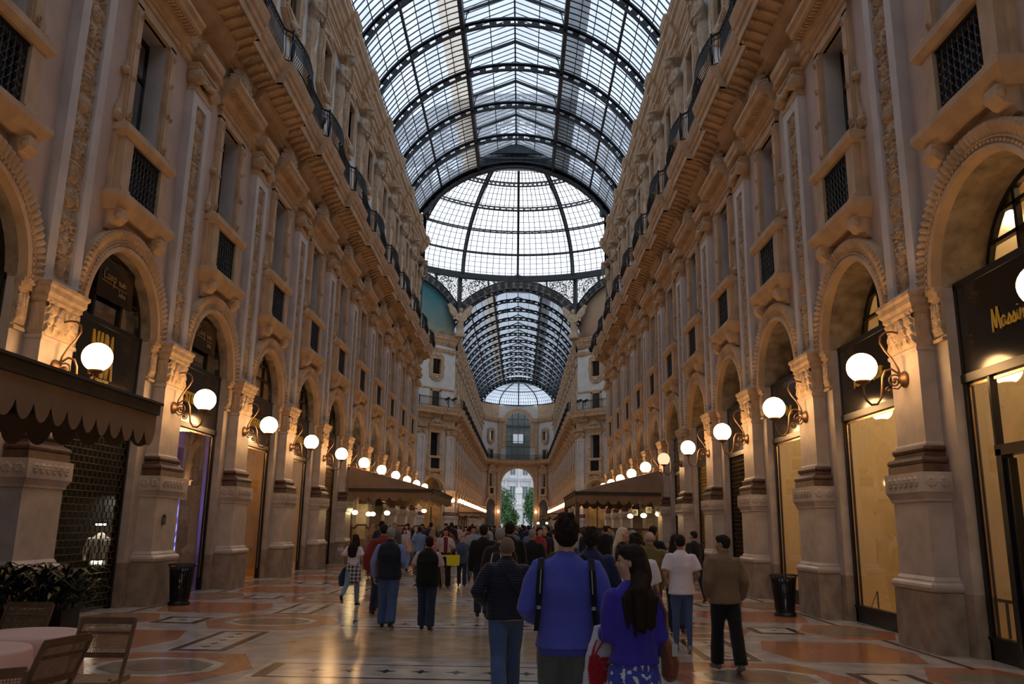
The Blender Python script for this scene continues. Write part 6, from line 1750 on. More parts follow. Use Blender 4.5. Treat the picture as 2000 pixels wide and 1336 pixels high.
pose_arms = [None, (((.05,-.08,-.27),(.04,-.06,-.52)),((.05,.06,-.27),(.05,.16,-.48))), (((.07,-.06,-.26),(-.07,-.14,-.42)),((.07,-.06,-.26),(-.07,-.13,-.44)))]
for i, (lb, x, y, Y, hd_, sk, fem, tm, sl, bm__, hr_) in enumerate(more):
    loc, H = at(x, y, Y)
    ro, f = person(lb, loc, hd_, H, sk, fem, top=dict(m=tm, hem=.80 if fem else .85, loose=.03, sleeve=sl), bottom=dict(m=bm__), hair=hr_, legs=((12+(i*5) % 9, 4),(-12-(i*3) % 8, 10)) if i not in (0,7) else ((2,1),(-3,2)),
        arms=pose_arms[2] if 'behind his' in lb else pose_arms[i % 2], vox=.020, fine=Y < 17, face=(hd_ > 90))
    if 'striped' in lb and 'ahead' in lb:
        k = f.k; q = empty('backpack', ro.location, ro.rotation_euler.z); tag(q, 'dark backpack with pale stripes, ahead of the bald man', 'backpack')
        a = MB(); a.loft([(0,-.22*k,.98*k),(0,-.25*k,1.1*k),(0,-.23*k,1.35*k)], [(.13*k,.07*k),(.14*k,.08*k),(.10*k,.05*k)], n=14); link('pouch', remeshed(a, .018, 'pouch', C_('dark_green_nylon', (.02,.03,.03)), 1), q)
        a = MB()
        for sg in (-1, 1): a.tube([(sg*.06*k,-.30*k,1.36*k),(sg*.09*k,-.335*k,1.2*k),(sg*.10*k,-.335*k,1.0*k)], .008, 5)
        link('pale_stripes', a.mesh('pale_stripes', [C_('pale_piping', (.55,.55,.52))]), q)
# ---- distant crowd: a few kinds, copied
kinds = []
tops = [('black coat', BK, False, ('short','black'), 0), ('navy jacket', NV, False, ('short','brown'), 0), ('white top', C_('off_white_cloth', (.45,.42,.42)), True, ('long','brown'), 180), ('grey jacket', C_('grey_jacket_cloth', (.09,.09,.10)), False, ('crop','grey'), 180),
        ('red top', C_('soft_red_cloth', (.25,.04,.04)), True, ('bob','brown'), 0), ('blue shirt', C_('steel_blue_cloth', (.10,.16,.28)), False, ('short','brown'), 180), ('beige coat', C_('beige_coat', (.32,.22,.14)), True, ('long','light'), 0), ('dark green coat', C_('dark_green_cloth', (.03,.045,.03)), False, ('short','black'), 180)]
rnd = random.Random(21); used = []
def free(x, y):
    return all((x-a)**2+(y-b)**2 > .42 for a, b in used)
for o in bpy.data.objects:
    if o.name.startswith('person'): used.append((o.location.x, o.location.y))
for ki, (nm, tm, fem, hr_, hd0) in enumerate(tops):
    ro, f = person(f'distant walker in {nm} in the crowd towards the far archway', (0,0,0), hd0, 1.62 if not fem else 1.55, ('fair','mid')[ki % 2], fem, top=dict(m=tm, hem=.82, loose=.03), bottom=dict(m=(BK, JD, JB)[ki % 3]), hair=hr_, legs=((16,4),(-14,10)), vox=.034, fine=False)
    ro['group'] = f'distant walkers in {nm}'
    n_ = 13
    for q in range(n_):
        for t in range(60):
            Y = 24+rnd.random()**1.3*75; X = rnd.uniform(-4.2, 4.4)
            px = 1015+1590*(X-.7)/Y
            if Y < 30 and abs(px-1010) > 0 and (880 < px < 1000): continue
            if free(X, Y): break
        used.append((X, Y)); hd = hd0+rnd.uniform(-25, 25)
        if q == 0: ro.location = (X, Y, 0); ro.rotation_euler = (0,0,d2(-hd))
        else: d = dup(ro, (X, Y, 0), d2(-hd)); sc1 = rnd.uniform(.95, 1.05); d.scale = (sc1, sc1, sc1)

# person cut off by the right edge, and small carried things
person('person in grey jacket at the right edge by the shop door', (6.72, 9.55, 0), 100, 1.62, 'mid', top=dict(m=C_('ash_grey_jacket', (.16,.16,.16)), hem=.84, loose=.03), bottom=dict(m=BK), hair=('short','brown'), legs=((3,2),(-3,3)), vox=.018)
a = MB(); a.box(-.06,.06,-.01,.01,-.02,.04); a.box(-.05,.05,.01,.02,-.025,.035)
o = link('folded_paper', a.mesh('folded_paper', [C_('white_paper', (.6,.58,.6), .6)]), None, tuple(zat(665, 1074, 17.3))); tag(o, 'small white folded paper held up by the girl with the plaid shirt', 'paper')
# ================================================================ awnings, cafe furniture, bins
def awning(side, xf, xb, ya, yb, ze, zt, label, scal=.28, crest=False, posts=()):
    """canvas roof sloping down from the wall (|x|=xb) to the front edge (|x|=xf)"""
    root = empty('awning', (side*xb, (ya+yb)/2, 0)); tag(root, label, 'awning')
    W = lambda x, y, z: (side*(x-xb), y-(ya+yb)/2, z)
    a = MB(); xr = xf+.9
    for dz in (0, -.03):
        a.poly([W(xf,ya,ze+dz),W(xf,yb,ze+dz),W(xr,yb-.9,ze+.28+dz),W(xr,ya+.3,ze+.28+dz)]); a.poly([W(xr,ya+.3,ze+.28+dz),W(xr,yb-.9,ze+.28+dz),W(xb,yb-1.2,zt+dz),W(xb,ya+.3,zt+dz)])
        a.poly([W(xf,ya,ze+dz),W(xr,ya+.3,ze+.28+dz),W(xb,ya+.3,zt+dz),W(xb,ya,ze+dz)]); a.poly([W(xf,yb,ze+dz),W(xr,yb-.9,ze+.28+dz),W(xb,yb-1.2,zt+dz),W(xb,yb,ze+dz)])
    obj('canvas_roof', a, [M['awning']], root)
    a = MB(); t = .06
    for p, q in (((xf,ya),(xf,yb)),((xf,ya),(xb,ya)),((xf,yb),(xb,yb))): a.bar(W(p[0],p[1],ze-.05), W(q[0],q[1],ze-.05), .10, .13)
    a.bar(W(xf-.05,ya,ze+.02), W(xf-.05,yb,ze+.02), .08, .03)
    obj('edge_beam', a, [M['awdark']], root)
    a = MB(); dr = .40
    def val(p, q):
        L = math.hypot(q[0]-p[0], q[1]-p[1]); n = max(2, int(L/scal)); m = n*10
        top = []; bot = []
        for i in range(m+1):
            f = i/m; x, y = p[0]+(q[0]-p[0])*f, p[1]+(q[1]-p[1])*f; ph = (i % 10)/10
            top.append(W(x,y,ze-.10)); bot.append(W(x,y,ze-.10-dr+.17*(1-abs(math.sin(ph*PI))**.7)))
        a.strip([top, bot])
        a.strip([[(v[0]-side*.012 if abs(q[0]-p[0]) < .01 else v[0], v[1]-(.012 if abs(q[1]-p[1]) < .01 else 0), v[2]) for v in top], [(v[0]-side*.012 if abs(q[0]-p[0]) < .01 else v[0], v[1]-(.012 if abs(q[1]-p[1]) < .01 else 0), v[2]) for v in bot]])
    val((xf,ya),(xf,yb)); val((xf,ya),(xb,ya)); val((xf,yb),(xb,yb))
    obj('scalloped_valance', a, [M['awning']], root)
    for x, y in posts:
        a = MB(); a.box(side*(x-xb)-.09, side*(x-xb)+.09, y-(ya+yb)/2-.09, y-(ya+yb)/2+.09, 0, ze-.1); obj('post', a, [M['wood']], root)
    if crest:
        a = MB(); cx, cz = xb-1.0, ze+.42
        a.tube([W(cx+.17*math.cos(q*PI/8), ya+.20, cz+.20*math.sin(q*PI/8)) for q in range(16)], .012, 4, closed=True); a.tube([W(cx+.05*math.cos(q*PI/4), ya+.2, cz+.09*math.sin(q*PI/4)) for q in range(8)], .012, 4, closed=True)
        obj('round_emblem', a, [M['awdark']], root)
    return root
awning(-1, 3.85, 6.40, 1.5, 10.05, 3.02, 3.5, 'taupe awning with dark edge and deep scallops at the near left', .285)
awning(-1, 2.98, 6.45, 34.2, 44.0, 3.02, 3.95, 'taupe cafe awning on the left before the dome', .42, True)
awning(1, 2.98, 6.45, 34.0, 43.0, 3.02, 3.95, 'taupe cafe awning on the right before the dome', .42, True, [(3.03,34.12),(3.03,42.6)])
awning(-1, 3.9, 6.45, 96, 112, 3.0, 3.7, 'distant awning on the left of the far arm', .8)
awning(1, 3.9, 6.45, 93, 104, 3.0, 3.7, 'distant awning on the right of the far arm, nearer one', .8)
awning(1, 3.9, 6.45, 118, 134, 3.0, 3.7, 'distant awning on the right of the far arm, farther one', .8)

# cafe screens under the two big awnings
M['scglass'] = glassy('screen_glass', (.75,.68,.58), .9, .06, .06, (.3,.25,.2), .05)
def screen(x0, x1, Y, label, style):
    root = empty('cafe_screen', ((x0+x1)/2, Y, 0)); tag(root, label, 'screen'); n = 4; w_ = (x1-x0)/n
    a = MB()
    for i in range(n):
        xa, xb = x0+i*w_-(x0+x1)/2, x0+(i+1)*w_-(x0+x1)/2
        a.box(xa-.03,xa+.03,-.03,.03,0,1.55); a.box(xa,xb,-.03,.03,.0,.35)
        if style == 0:
            pts = [(xa+.03,1.42),(xa+w_*.18,1.42),(xa+w_*.26,1.54),(xb-w_*.26,1.54),(xb-w_*.18,1.42),(xb-.03,1.42)]
            for p, q in zip(pts, pts[1:]): a.bar((p[0],0,p[1]),(q[0],0,q[1]),.06,.07)
        else:
            a.box(xa,xb,-.03,.03,1.50,1.60)
            a.prism([(xa,1.5),(xa+w_*.25,1.5),(xa+w_*.16,1.40),(xa+w_*.14,1.15),(xa+.04,1.0),(xa,1.0)], 'y', -.02, .02); a.prism([(xb,1.5),(xb-w_*.25,1.5),(xb-w_*.16,1.40),(xb-w_*.14,1.15),(xb-.04,1.0),(xb,1.0)], 'y', -.02, .02)
    a.box((x1-x0)/2-.03,(x1-x0)/2+.03,-.03,.03,0,1.55)
    M.setdefault('redwood', mat('red_brown_frame', (.12,.035,.02), .4, .2, 4)); obj('frame', a, [M['redwood'] if style == 0 else M['wood']], root)
    a = MB(); a.poly([(x0-(x0+x1)/2,0,.35),(x1-(x0+x1)/2,0,.35),(x1-(x0+x1)/2,0,1.48),(x0-(x0+x1)/2,0,1.48)]); obj('pane', a, [M['scglass']], root)
screen(-6.3, -3.1, 34.6, 'red-brown framed glass screen under the left cafe awning', 0)
screen(3.1, 6.3, 34.4, 'dark wooden glass screen under the right cafe awning', 1)
# wall lanterns and hanging lamps under the awnings
def roofz(x): x = abs(x); return 3.02+.28*min(1, max(0, x-2.98)/.9)+.64*max(0, x-3.88)/2.57
def cafe_lamp(loc, label, hang, warm=(1,.72,.32), st=22):
    root = empty('cafe_lamp', loc); tag(root, label, 'lamp'); a = MB()
    if 'cl' not in M: M['cl'] = emis('warm_lamp_glass', warm, st)
    g = MB(); g.ell((0,0,0), (.13,.13,.095), 14); obj('shade', g, [M['cl']], root)
    a.lathe([(.02,-.12),(.07,-.10),(.05,-.08)], (0,0,0), 10); a.tube([(0,0,.09 if hang > 0 else -.09),(0,0,hang)], .012, 5); obj('stem', a, [M['bronze']], root)
for i, (x, y, Y) in enumerate(((1231,1008,37.0),(1257,1007,35.6),(1286,1004,35.0))):
    p = zat(x, y, Y); cafe_lamp(tuple(p), f'warm lamp under the right cafe awning, {ORD[i]} from the left', roofz(p.x)-p.z)
for i, (x, y, Y) in enumerate(((693,1001,35.6),(720,1004,37.5),(728,1004,38.2),(756,1002,36.4))):
    p = zat(x, y, Y); cafe_lamp(tuple(p), f'warm lamp under the left cafe awning, {ORD[i]} from the left', roofz(p.x)-p.z)
p = zat(828, 998, 43.4); cafe_lamp(tuple(p), 'bright crystal lamp beyond the left cafe awning', roofz(p.x)-p.z)
for x in (1051, 1068):
    p = zat(x, 1022, 85.0); cafe_lamp(tuple(p), f'small lamp in the distance, {"left" if x < 1060 else "right"} one of the pair right of centre', -p.z)
# square hanging signs under the right awning
for i, (x, y) in enumerate(((1267, 996), (1240, 1001))):
    p = zat(x, y, 36.0); root = empty('hanging_sign', tuple(p)); tag(root, f'small white square sign hanging under the right awning, {"right" if i == 0 else "left"} one', 'sign')
    a = MB(); a.box(-.13,.13,-.015,.015,-.13,.13); obj('panel', a, [mat('pale_sign_panel', (.55,.55,.48), .5)], root)
    a = MB(); a.bar((-.08,-.02,-.06),(.0,-.02,.07),.02); a.bar((.0,-.02,.07),(.08,-.02,-.06),.02); a.bar((.06,-.02,.06),(-.02,-.02,-.08),.02); obj('scroll_motif', a, [M['iron']], root)
    a = MB(); a.tube([(0,0,.13),(0,0,max(.2, 2.95-p.z))], .01, 5); obj('hanger', a, [M['iron']], root)

# litter bins
def bin_(loc, label, first=[None]):
    if first[0] is not None:
        return dup(first[0], loc, 0, label)
    root = empty('litter_bin', loc); tag(root, label, 'litter bin')
    a = MB(); a.lathe([(.21,0),(.215,.04),(.18,.07),(.175,.10)], n=24); a.lathe([(.01,.06),(.165,.08),(.165,.10),(.01,.12)], n=20); obj('foot', a, [M['iron']], root)
    a = MB()
    for q in range(30):
        t = q*2*PI/30; c, s_ = math.cos(t), math.sin(t)
        a.bar((.18*c,.18*s_,.09),(.235*c,.235*s_,.72),.022,.008, up=(c,s_,0)); a.tube([(.235*c,.235*s_,.72),(.255*c,.255*s_,.76),(.275*c,.275*s_,.775)], .007, 4)
    obj('slats', a, [M['iron']], root)
    for r, z, w_ in ((.28,.775,.012),(.24,.715,.010),(.185,.10,.010)):
        a = MB(); a.tube([(r*math.cos(q*PI/14), r*math.sin(q*PI/14), z) for q in range(28)], w_, 6, closed=True); obj('ring', a, [M['iron']], root)
    a = MB(); a.lathe([(.165,.10),(.215,.70),(.20,.70),(.15,.12)], n=20); obj('liner', a, [M['black']], root)
    first[0] = root; return root
p = ground(349, 1181); bin_((p.x, p.y, 0), 'black slatted litter bin beside the left pier')
p = ground(1534, 1203); bin_((p.x, p.y, 0), 'black slatted litter bin beside the right pier')

# cafe furniture at the near left
def fold_chair(loc, rot, label, first=[None]):
    if first[0] is not None: return dup(first[0], loc, rot, label)
    root = empty('folding_chair', loc, rot); tag(root, label, 'chair'); W = M['wood2']
    # faces +y; seat height .43
    for sg in (-1, 1):
        a = MB(); a.bar((sg*.21,.20,0),(sg*.21,-.16,.86),.03,.022, up=(1,0,0)); obj('front_leg', a, W, root)
        a = MB(); a.bar((sg*.185,-.22,0),(sg*.185,.16,.45),.03,.022, up=(1,0,0)); obj('rear_leg', a, W, root)
    a = MB(); a.bar((-.21,-.12,.76),(.21,-.12,.76),.02,.02); a.bar((-.21,-.155,.85),(.21,-.155,.85),.022,.05); a.bar((-.21,-.062,.60),(.21,-.062,.60),.022,.04); obj('back_frame', a, W, root)
    a = MB()
    for i in range(25): x = -.19+i*.38/24; a.bar((x,-.064,.61),(x,-.150,.83),.0045,.0045)
    for i in range(14): f = (i+.5)/14; z = .61+f*.22; y = -.064-f*.086; a.bar((-.19,y,z),(.19,y,z),.0045,.0045)
    M.setdefault('cane', mat('woven_cane', (.30,.19,.10), .6, .2, 20)); obj('cane_back', a, M['cane'], root)
    a = MB(); a.box(-.20,.20,-.16,.24,.415,.44); 
    for x in (-.20,.20): a.box(x-.012,x+.012,-.17,.25,.405,.445)
    a.box(-.2,.2,.225,.25,.405,.45); obj('seat', a, M['cane'], root)
    a = MB(); a.bar((-.21,.14,.14),(.21,.14,.14),.02); a.bar((-.185,-.17,.06),(.185,-.17,.06),.02); obj('stretcher', a, W, root)
    first[0] = root; return root
fold_chair((-2.585,6.70,0), d2(183), 'wooden folding chair with cane back standing open beside the planter')
fold_chair((-2.45,5.75,0), d2(78), 'wooden folding chair with cane back pulled up to the pink tables')
fold_chair((-3.85,7.75,0), d2(180), 'wooden folding chair behind the farther pink table, mostly hidden')
fold_chair((-2.16,4.55,0), d2(40), 'wooden folding chair cut off at the bottom left corner')
def cafe_table(loc, label, first=[None]):
    if first[0] is not None: return dup(first[0], loc, None, label)
    root = empty('cafe_table', loc); tag(root, label, 'table')
    a = MB(); a.lathe([(.01,.70),(.36,.70),(.365,.715),(.01,.72)], n=32); a.lathe([(.025,.02),(.025,.70)], n=10); a.lathe([(.01,0),(.22,0),(.2,.03),(.03,.05)], n=20); obj('table_frame', a, M['iron'], root)
    a = MB(); rows = []; N_ = 120
    for r, z in ((.0,.735),(.30,.735),(.372,.733),(.385,.715),(.395,.55),(.41,.3),(.43,.06)):
        rows.append([((r+(.0 if z > .7 else .022*math.sin(11*t*2*PI/N_+z*2)*(0.75-z)*2))*math.cos(t*2*PI/N_), (r+(.0 if z > .7 else .022*math.sin(11*t*2*PI/N_+z*2)*(.75-z)*2))*math.sin(t*2*PI/N_), z) for t in range(N_)])
    a.strip(rows, 0, True, close=True); obj('tablecloth', a, M['cloth'], root)
    first[0] = root; return root
cafe_table((-3.26,6.95,0), 'round table in a pink tablecloth beside the folding chairs, farther one')
cafe_table((-3.18,6.08,0), 'round table in a pink tablecloth at the left edge, nearer one')
# planter with leafy plants
root = empty('planter', (-5.0,8.35,0)); tag(root, 'black iron trough planter full of dark leafy plants at the near left', 'planter')
a = MB(); a.box(-1.3,1.3,-.17,.17,.42,.78); obj('trough', a, M['black'], root)
a = MB()
for x in (-1.25,-.42,.42,1.22):
    for y in (-.14,.14): a.bar((x,y,0),(x,y,.42),.025)
    a.bar((x,-.14,.08),(x,.14,.08),.02)
for i in range(10):
    x = -1.1+i*.245; a.tube([(x+.10*(1-q/16)*math.cos(q*.7), -.15, .28+.10*(1-q/16)*math.sin(q*.7)) for q in range(14)], .009, 4); a.bar((x-.12,-.15,.1),(x+.12,-.15,.42),.014)
obj('iron_stand', a, M['iron'], root)
a = MB(); a2 = MB(); rnd = random.Random(3)
for i in range(620):
    bx, by = rnd.uniform(-1.3,1.3), rnd.uniform(-.14,.14); hgt = rnd.uniform(.05,.50); dr = rnd.uniform(0,2*PI); ln = rnd.uniform(.16,.34); sp_ = rnd.uniform(.05,.30)
    tgt = a2 if rnd.random() < .12 else a
    b0 = Vector((bx,by,.76)); b1 = b0+Vector((math.cos(dr)*sp_*.5, math.sin(dr)*sp_*.5, hgt*.7)); b2 = b1+Vector((math.cos(dr)*ln*.6, math.sin(dr)*ln*.6, ln*.35)); b3 = b2+Vector((math.cos(dr)*ln*.4, math.sin(dr)*ln*.4, -ln*.15))
    wv = Vector((-math.sin(dr), math.cos(dr), 0))*rnd.uniform(.018,.038)
    tgt.strip([[b0-wv*.1,b0,b0+wv*.1],[b1-wv*.25,b1,b1+wv*.25],[(b1+b2)/2-wv*.9+Vector((0,0,.01)),(b1+b2)/2-Vector((0,0,.01)),(b1+b2)/2+wv*.9+Vector((0,0,.01))],[b2-wv+Vector((0,0,.01)),b2,b2+wv+Vector((0,0,.01))],[b3-wv*.08,b3,b3+wv*.08]], 0, True)
obj('foliage', a, M['leaf'], root)['kind'] = 'stuff'; obj('pale_leaves', a2, M['leaf2'], root)['kind'] = 'stuff'

# things in the shop windows
def spotrow(loc, label):
    root = empty('ceiling_spot', loc); tag(root, label, 'lamp'); a = MB(); a.box(-.10,.10,-.10,.10,.03,.06); a.tube([(0,0,.06),(0,0,.5)], .01, 5); obj('housing', a, M['steel'], root)
    b = MB()
    for x in (-.05,.05):
        for y in (-.05,.05): b.ell((x,y,.02), .028, 8)
    obj('bulbs', b, M['spot'], root)
for i, (x, y) in enumerate(((197,1026),(190,1098))):
    d = camray(x, y); t = (-7.45-Pc['c'])/d.x; spotrow((-7.45, t*d.y, 1.65+t*d.z), f'cluster of four bright spots behind the near left grille, {"upper" if i == 0 else "lower"} one')
d = camray(1715, 1178); t = (7.35-Pc['c'])/d.x
root = empty('menu_stand', (7.35, t*d.y, .26), d2(70)); tag(root, 'small black easel frame standing in the lit right display window', 'display frame')
a = MB(); a.box(-.15,.15,-.01,.01,.0,.30); obj('frame', a, M['black'], root); a = MB(); a.box(-.11,-.02,-.014,.014,.05,.25); a.box(.02,.11,-.014,.014,.05,.25); obj('leaflet', a, M['gilt'], root)
a = MB(); a.bar((0,.01,.28),(0,.12,.0),.012); obj('prop', a, M['iron'], root)
for side, k, nm in ((1,0,'second'),(1,1,'third')):
    yc = Y0+(k+.5)*B; root = empty('ceiling_spot', (7.9, yc-.2, 3.35)); tag(root, f'small adjustable spotlight hanging inside the lit right display window, {"nearer" if k == 0 else "farther"} bay', 'lamp')
    a = MB(); a.tube([(0,0,.0),(0,0,1.6)], .012, 5); a.bar((-.0,-.35,.02),(0,.35,-.02),.05); a.box(-.10,.10,-.08,.08,-.02,.03); obj('housing', a, M['steel'], root); b = MB(); b.ell((0,-.06,-.03), .035, 8); b.ell((0,.06,-.03), .035, 8); obj('bulbs', b, M['spot'], root)
# left display window: curtain and purple light
yc = Y0+1.5*B; root = empty('curtain', (-7.22, yc+.74, 0)); tag(root, 'pale beige string curtain drawn in the left display window', 'curtain')
a = MB(); n = 60
rows = []
for z in (.05,1.2,2.4,3.7):
    sp_ = .60
    rows.append([(-.03+.04*math.sin(i*1.5), -sp_+.10*(3.7-z)/3.7+2*sp_*i/n*.97, z) for i in range(n+1)])
a.strip(rows, 0, True); obj('fabric', a, mat('beige_string_fabric', (.50,.36,.27), .7, .2, 30), root)
M['blue_led'] = emis('violet_screen', (.30,.30,1.0), 2.6)
root = empty('video_screen', (-7.75, yc+.75, 0)); tag(root, 'glowing violet-blue fan pattern panel behind the beige curtain', 'light panel')
a = MB()
for q in range(13):
    t = -1.3+q*.2167; a.add([(0,0,.5),(0,math.sin(t-.06)*2.3*.6,.5+math.cos(t-.06)*2.3),(0,math.sin(t+.06)*2.3*.6,.5+math.cos(t+.06)*2.3)], [(0,1,2)])
obj('glowing_rays', a, M['blue_led'], root, (.03,0,.2)); a = MB(); a.box(-.03,.0,-1.1,1.0,.1,3.4); obj('backing', a, mat('lilac_backing', (.30,.22,.55), .6), root)
# small lock box on the pier, white shirt on a stand behind the grille
root = empty('lock_box', (-6.55, Y0+B-.15, 1.62)); tag(root, 'small grey metal box fixed to the left pier above the litter bin', 'box')
a = MB(); a.box(-.02,.10,-.05,.05,-.08,.06); obj('housing', a, mat('grey_box_metal', (.10,.09,.09), .5), root); a = MB(); a.prism([(-.05,.06),(.05,.06),(0,.12)], 'x', -.02, .10); obj('cap', a, [M['iron']], root)
d = camray(187, 1130); t = (-7.5-Pc['c'])/d.x; root = empty('shirt_stand', (-7.5, t*d.y, .01), .6); tag(root, 'white shirt on a tailor stand behind the near left grille', 'mannequin')
a = MB(); a.loft([(0,0,.75),(0,0,1.0),(0,0,1.22),(0,0,1.33)], [(.17,.12),(.15,.11),(.20,.12),(.08,.07)], n=16)
for sg in (-1, 1): a.loft([(sg*.18,0,1.24),(sg*.25,.02,1.0),(sg*.24,.05,.85)], [.06,.055,.05], n=8)
me = remeshed(a, .02, 'shirt', C_('white_shirt_cloth', (.75,.75,.72)), 2); link('shirt', me, root); a = MB(); a.tube([(0,0,0),(0,0,.8)], .02, 8); a.lathe([(.01,0),(.16,0),(.15,.03),(.02,.04)]); obj('stand', a, [M['iron']], root)
area((-7.45, t*d.y, 2.1), (0,0,0), .15, .15, (1,.95,.85), 2.5, 'display_light')
# posters in the dark arches on the left
for k in (0, 1):
    loc, rot = side_place(-1, Y0+(k+.5)*B); root = empty('poster', (loc[0]+.0, loc[1], 5.35), rot); tag(root, f'black poster with gold handwriting inside the {"nearer" if k == 0 else "farther"} dark arch on the left', 'poster')
    a = MB(); a.box(-.72,.62,-.01,.02,.25,1.0); obj('board', a, M['black'], root)
    a = MB(); script_mb(a, 'Camp', .12, lambda x, y, z: (-x+.22,.03,.60+y), r=.009); script_mb(a, 'nuni', .10, lambda x, y, z: (-x-.25,.03,.60+y), r=.008); a.bar((.50,.03,.56),(-.45,.03,.54),.012,.008); script_mb(a, 'Salire'.replace('ire','ren'), .07, lambda x, y, z: (-x-.28,.03,.40+y), r=.006)
    obj('lettering', a, M['dull_gilt'], root)
# floodlight box on the left balcony, small spots, hanging lantern
p = zat(632, 228, 25.2); root = empty('floodlight', tuple(p), d2(-60)); tag(root, 'pale grey rectangular floodlight on the left balcony railing', 'floodlight')
a = MB(); a.box(-.30,.30,-.08,.08,-.17,.17); obj('housing', a, mat('pale_grey_metal', (.42,.42,.46), .4, .05), root); a = MB(); a.bar((0,.0,-.17),(0,0,-.45),.05); a.box(-.2,.2,-.04,.04,-.30,-.24); obj('bracket', a, M['iron'], root)
for i, (x, y) in enumerate(((874,779),(887,780),(1131,783),(1143,783))):
    p = zat(x, y, 88.3); root = empty('spotlight', tuple(p), 0); tag(root, f'small black spotlight on the dome railing, {ORD[i]} from the left', 'spotlight')
    a = MB(); a.bar((-.25,0,-.12),(.28,0,.12),.26,.24); obj('housing', a, M['iron'], root); a = MB(); a.bar((0,0,-.1),(0,0,-.55),.06); obj('bracket', a, M['iron'], root)
p = zat(1155, 681, 80); root = empty('hanging_lantern', tuple(p)); tag(root, 'black hanging lantern on a curved arm at the right of the dome', 'lantern')
a = MB(); a.lathe([(.02,.45),(.25,.25),(.32,0),(.2,-.3),(.02,-.4)], n=12); obj('lantern_body', a, M['iron'], root); a = MB(); a.tube([(0,0,.4),(0,0,1.0),(.4,0,1.3),(1.2,0,1.2)], .05, 5); obj('arm', a, M['iron'], root)
# shop door window upper fittings at far right
d = camray(1977, 415); t = (8.3-Pc['c'])/d.x
root = empty('ceiling_spot', (8.3, t*d.y, 1.65+t*d.z)); tag(root, 'bright spotlight glowing behind the arch glass at the right edge', 'lamp'); b = MB(); b.ell((0,0,0), .10, 12); obj('bulb', b, emis('bright_spot', (1,.9,.7), 60), root); a = MB(); a.lathe([(.13,.12),(.13,.0),(.10,.02),(.10,.12)], n=14); obj('housing', a, M['steel'], root)

# ================================================================ piazza beyond the far archway
a = MB(); a.poly([(-60,162,-.02),(60,162,-.02),(60,300,-.02),(-60,300,-.02)]); struct('floor', a, [mat('piazza_paving', (.28,.27,.26), .8, .15, .5)], 'pale stone paving of the square beyond the far archway', 'ground')
a = MB(); a.poly([(-80,-120,-.03),(80,-120,-.03),(80,-16,-.03),(-80,-16,-.03)]); struct('floor', a, [mat('street_paving', (.22,.21,.2), .8, .15, .5)], 'paving of the square behind the viewpoint', 'ground')
YB_ = 262
root = empty('palace_building', (0,YB_,0)); tag(root, 'pale grey palace facade with rows of windows beyond the archway', 'building')
a = MB(); a.box(-30,30,0,12,0,23); 
for z in (7.5,8.0,15.4,15.9,22.2,22.8): a.box(-30.3,30.3,-.5,0,z,z+.35)
for i in range(13): a.box(-24+i*4-.35,-24+i*4+.35,-.35,0,8.3,15.4); a.box(-24+i*4-.3,-24+i*4+.3,-.3,0,16.2,22.2)
obj('wall', a, mat('pale_grey_palace_stone', (.52,.52,.53), .8, .12, .4), root)
a = MB(); a.prism([(-31,23),(31,23),(28,26),(-28,26)], 'y', 0, 12); obj('roof', a, mat('red_tile_roof', (.38,.14,.10), .8, .2, 1), root)
wi_ = mat('dark_palace_window', (.10,.13,.15), .3, .2)
for i in range(12):
    for z, h_ in ((2.0,3.6),(9.8,3.8),(17.2,3.2)):
        a = MB(); x = -22+i*4; a.box(x-.75,x+.75,-.10,-.04,z,z+h_); w0 = obj('window', a, wi_, root)
        b = MB(); b.box(x-1.0,x+1.0,-.25,-.02,z+h_,z+h_+.35); b.box(x-.05,x+.05,-.12,-.09,z,z+h_); obj('lintel', b, mat('pale_lintel', (.6,.6,.6)) if 'lint' not in M else M['lint'], w0); M.setdefault('lint', b and bpy.data.materials.get('pale_lintel'))
# monument: bearded robed figure on a tall pedestal with smaller statues
MS = mat('white_monument_marble', (.62,.62,.60), .7, .08, 1)
Ym = 205; c = zat(1013, 1020, Ym); xm = c.x
root = empty('monument', (xm,Ym,0)); tag(root, 'white marble monument of a robed standing figure on a tall pedestal', 'monument')
a = MB()
for hw, z0, z1 in ((3.2,0,.6),(2.6,.6,1.3),(2.0,1.3,2.0),(1.3,2.0,7.2),(1.6,7.2,7.7),(1.1,7.7,8.6),(1.3,8.6,8.9)): a.box(-hw,hw,-hw,hw,z0,z1)
obj('pedestal', a, MS, root)
a = MB(); a.loft([(0,0,8.8),(0,0,10.5),(0,0,12.2),(0,.05,13.6),(0,.1,14.4)], [(1.0,.9),(.85,.75),(.8,.7),(.95,.6),(.4,.35)], n=16); a.ell((0,-.1,15.0), (.38,.42,.5), 12); a.ell((0,-.1,15.35), (.5,.5,.14), 12); a.loft([(0,-.35,14.7),(0,-.5,14.1)], [(.25,.2),(.1,.1)], n=8)
for sg in (-1, 1): a.loft([(sg*.85,0,13.7),(sg*1.0,-.3,12.6),(sg*.2,-.8,12.4)], [.32,.28,.2], n=8)
me = remeshed(a, .10, 'figure', MS, 1); link('figure', me, root)
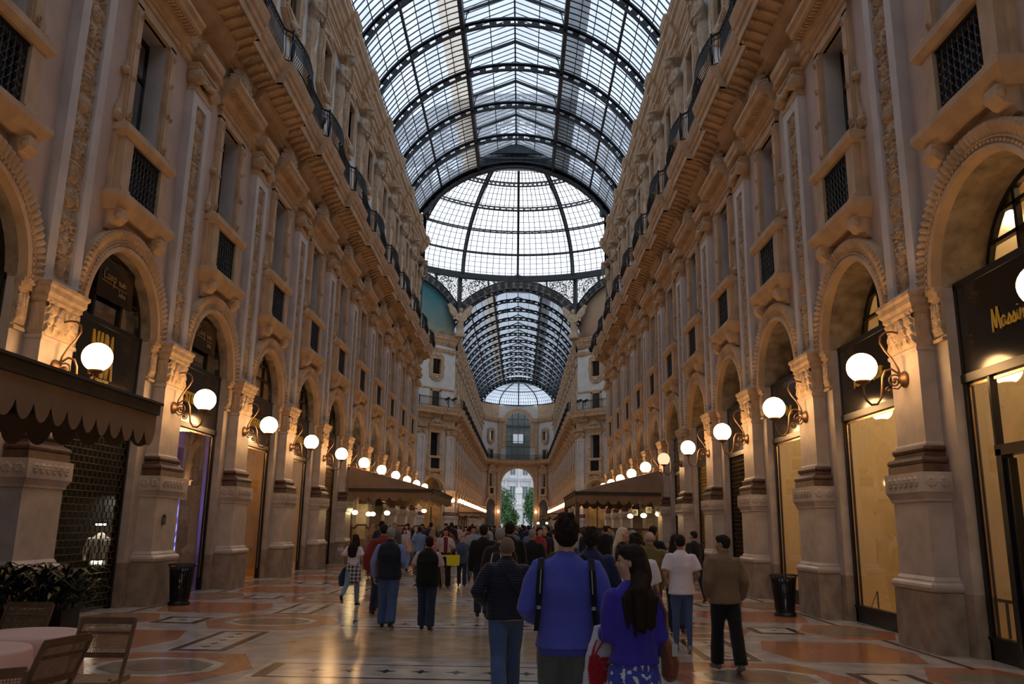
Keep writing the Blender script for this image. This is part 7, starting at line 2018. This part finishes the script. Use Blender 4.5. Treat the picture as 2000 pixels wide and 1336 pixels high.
a = MB(); a.loft([(0,0,0),(0,0,1.2),(0,0,2.2),(0,0,2.7)], [(.5,.45),(.4,.35),(.5,.32),(.2,.2)], n=12); a.ell((0,0,3.0), (.24,.26,.3), 10); a.loft([(.45,0,2.3),(.55,-.2,1.8),(.2,-.4,1.7)], [.16,.14,.1], n=8); a.loft([(-.45,0,2.3),(-.5,-.2,1.8),(-.5,-.1,1.4)], [.16,.14,.1], n=8)
sm_ = remeshed(a, .07, 'monument_figure', MS, 1)
for i, (x, y) in enumerate(((-2.3,-2.3),(2.3,-2.3))):
    o = link('corner_figure', sm_, root, (x,y,2.0)); b = MB(); b.box(-.7,.7,-.7,.7,-2.0,.05); obj('corner_pedestal', b, MS, o)
root.scale = (.75,.75,.75)
# trees
def tree(x, y, H, R_, label, seed):
    rnd = random.Random(seed); root = empty('tree', (x,y,0)); tag(root, label, 'tree')
    a = MB(); a.tube([(0,0,0),(.1,0,H*.3),(0,.1,H*.6)], [.28,.22,.12], 8)
    for q in range(6): t = q*1.05; a.tube([(0,0,H*(.3+.05*q)),(math.cos(t)*R_*.5, math.sin(t)*R_*.5, H*(.5+.05*q))], [.1,.04], 5)
    obj('trunk', a, mat('grey_bark', (.12,.10,.08), .9), root)
    a = MB()
    for q in range(2600):
        u = rnd.random()**.4; t = rnd.uniform(0,2*PI); z = rnd.uniform(-1,1); r = math.sqrt(1-z*z)
        cl = 1+.18*math.sin(3*t+z*4)+.12*math.sin(7*t)
        p = Vector((math.cos(t)*r*R_*u*cl, math.sin(t)*r*R_*u*cl, H*.58+z*H*.42*u)); s_ = rnd.uniform(.12,.26)
        n1 = Vector((rnd.uniform(-1,1),rnd.uniform(-1,1),rnd.uniform(-.3,1))).normalized(); e1 = n1.orthogonal().normalized()*s_; e2 = n1.cross(e1)
        a.add([p-e1,p-e2*.6,p+e1,p+e2*.6], [(0,1,2,3)])
    obj('foliage', a, M['tree'], root)['kind'] = 'stuff'
tree(zat(985,1000,188).x, 188, 10.0, 2.2, 'leafy green tree left of the monument beyond the archway', 1)
tree(zat(999,1000,176).x, 176, 5.0, 1.5, 'low round green tree beside the left foot of the monument', 4)
tree(zat(1037,1000,186).x, 186, 10.0, 1.7, 'leafy green tree right of the monument beyond the archway', 2)
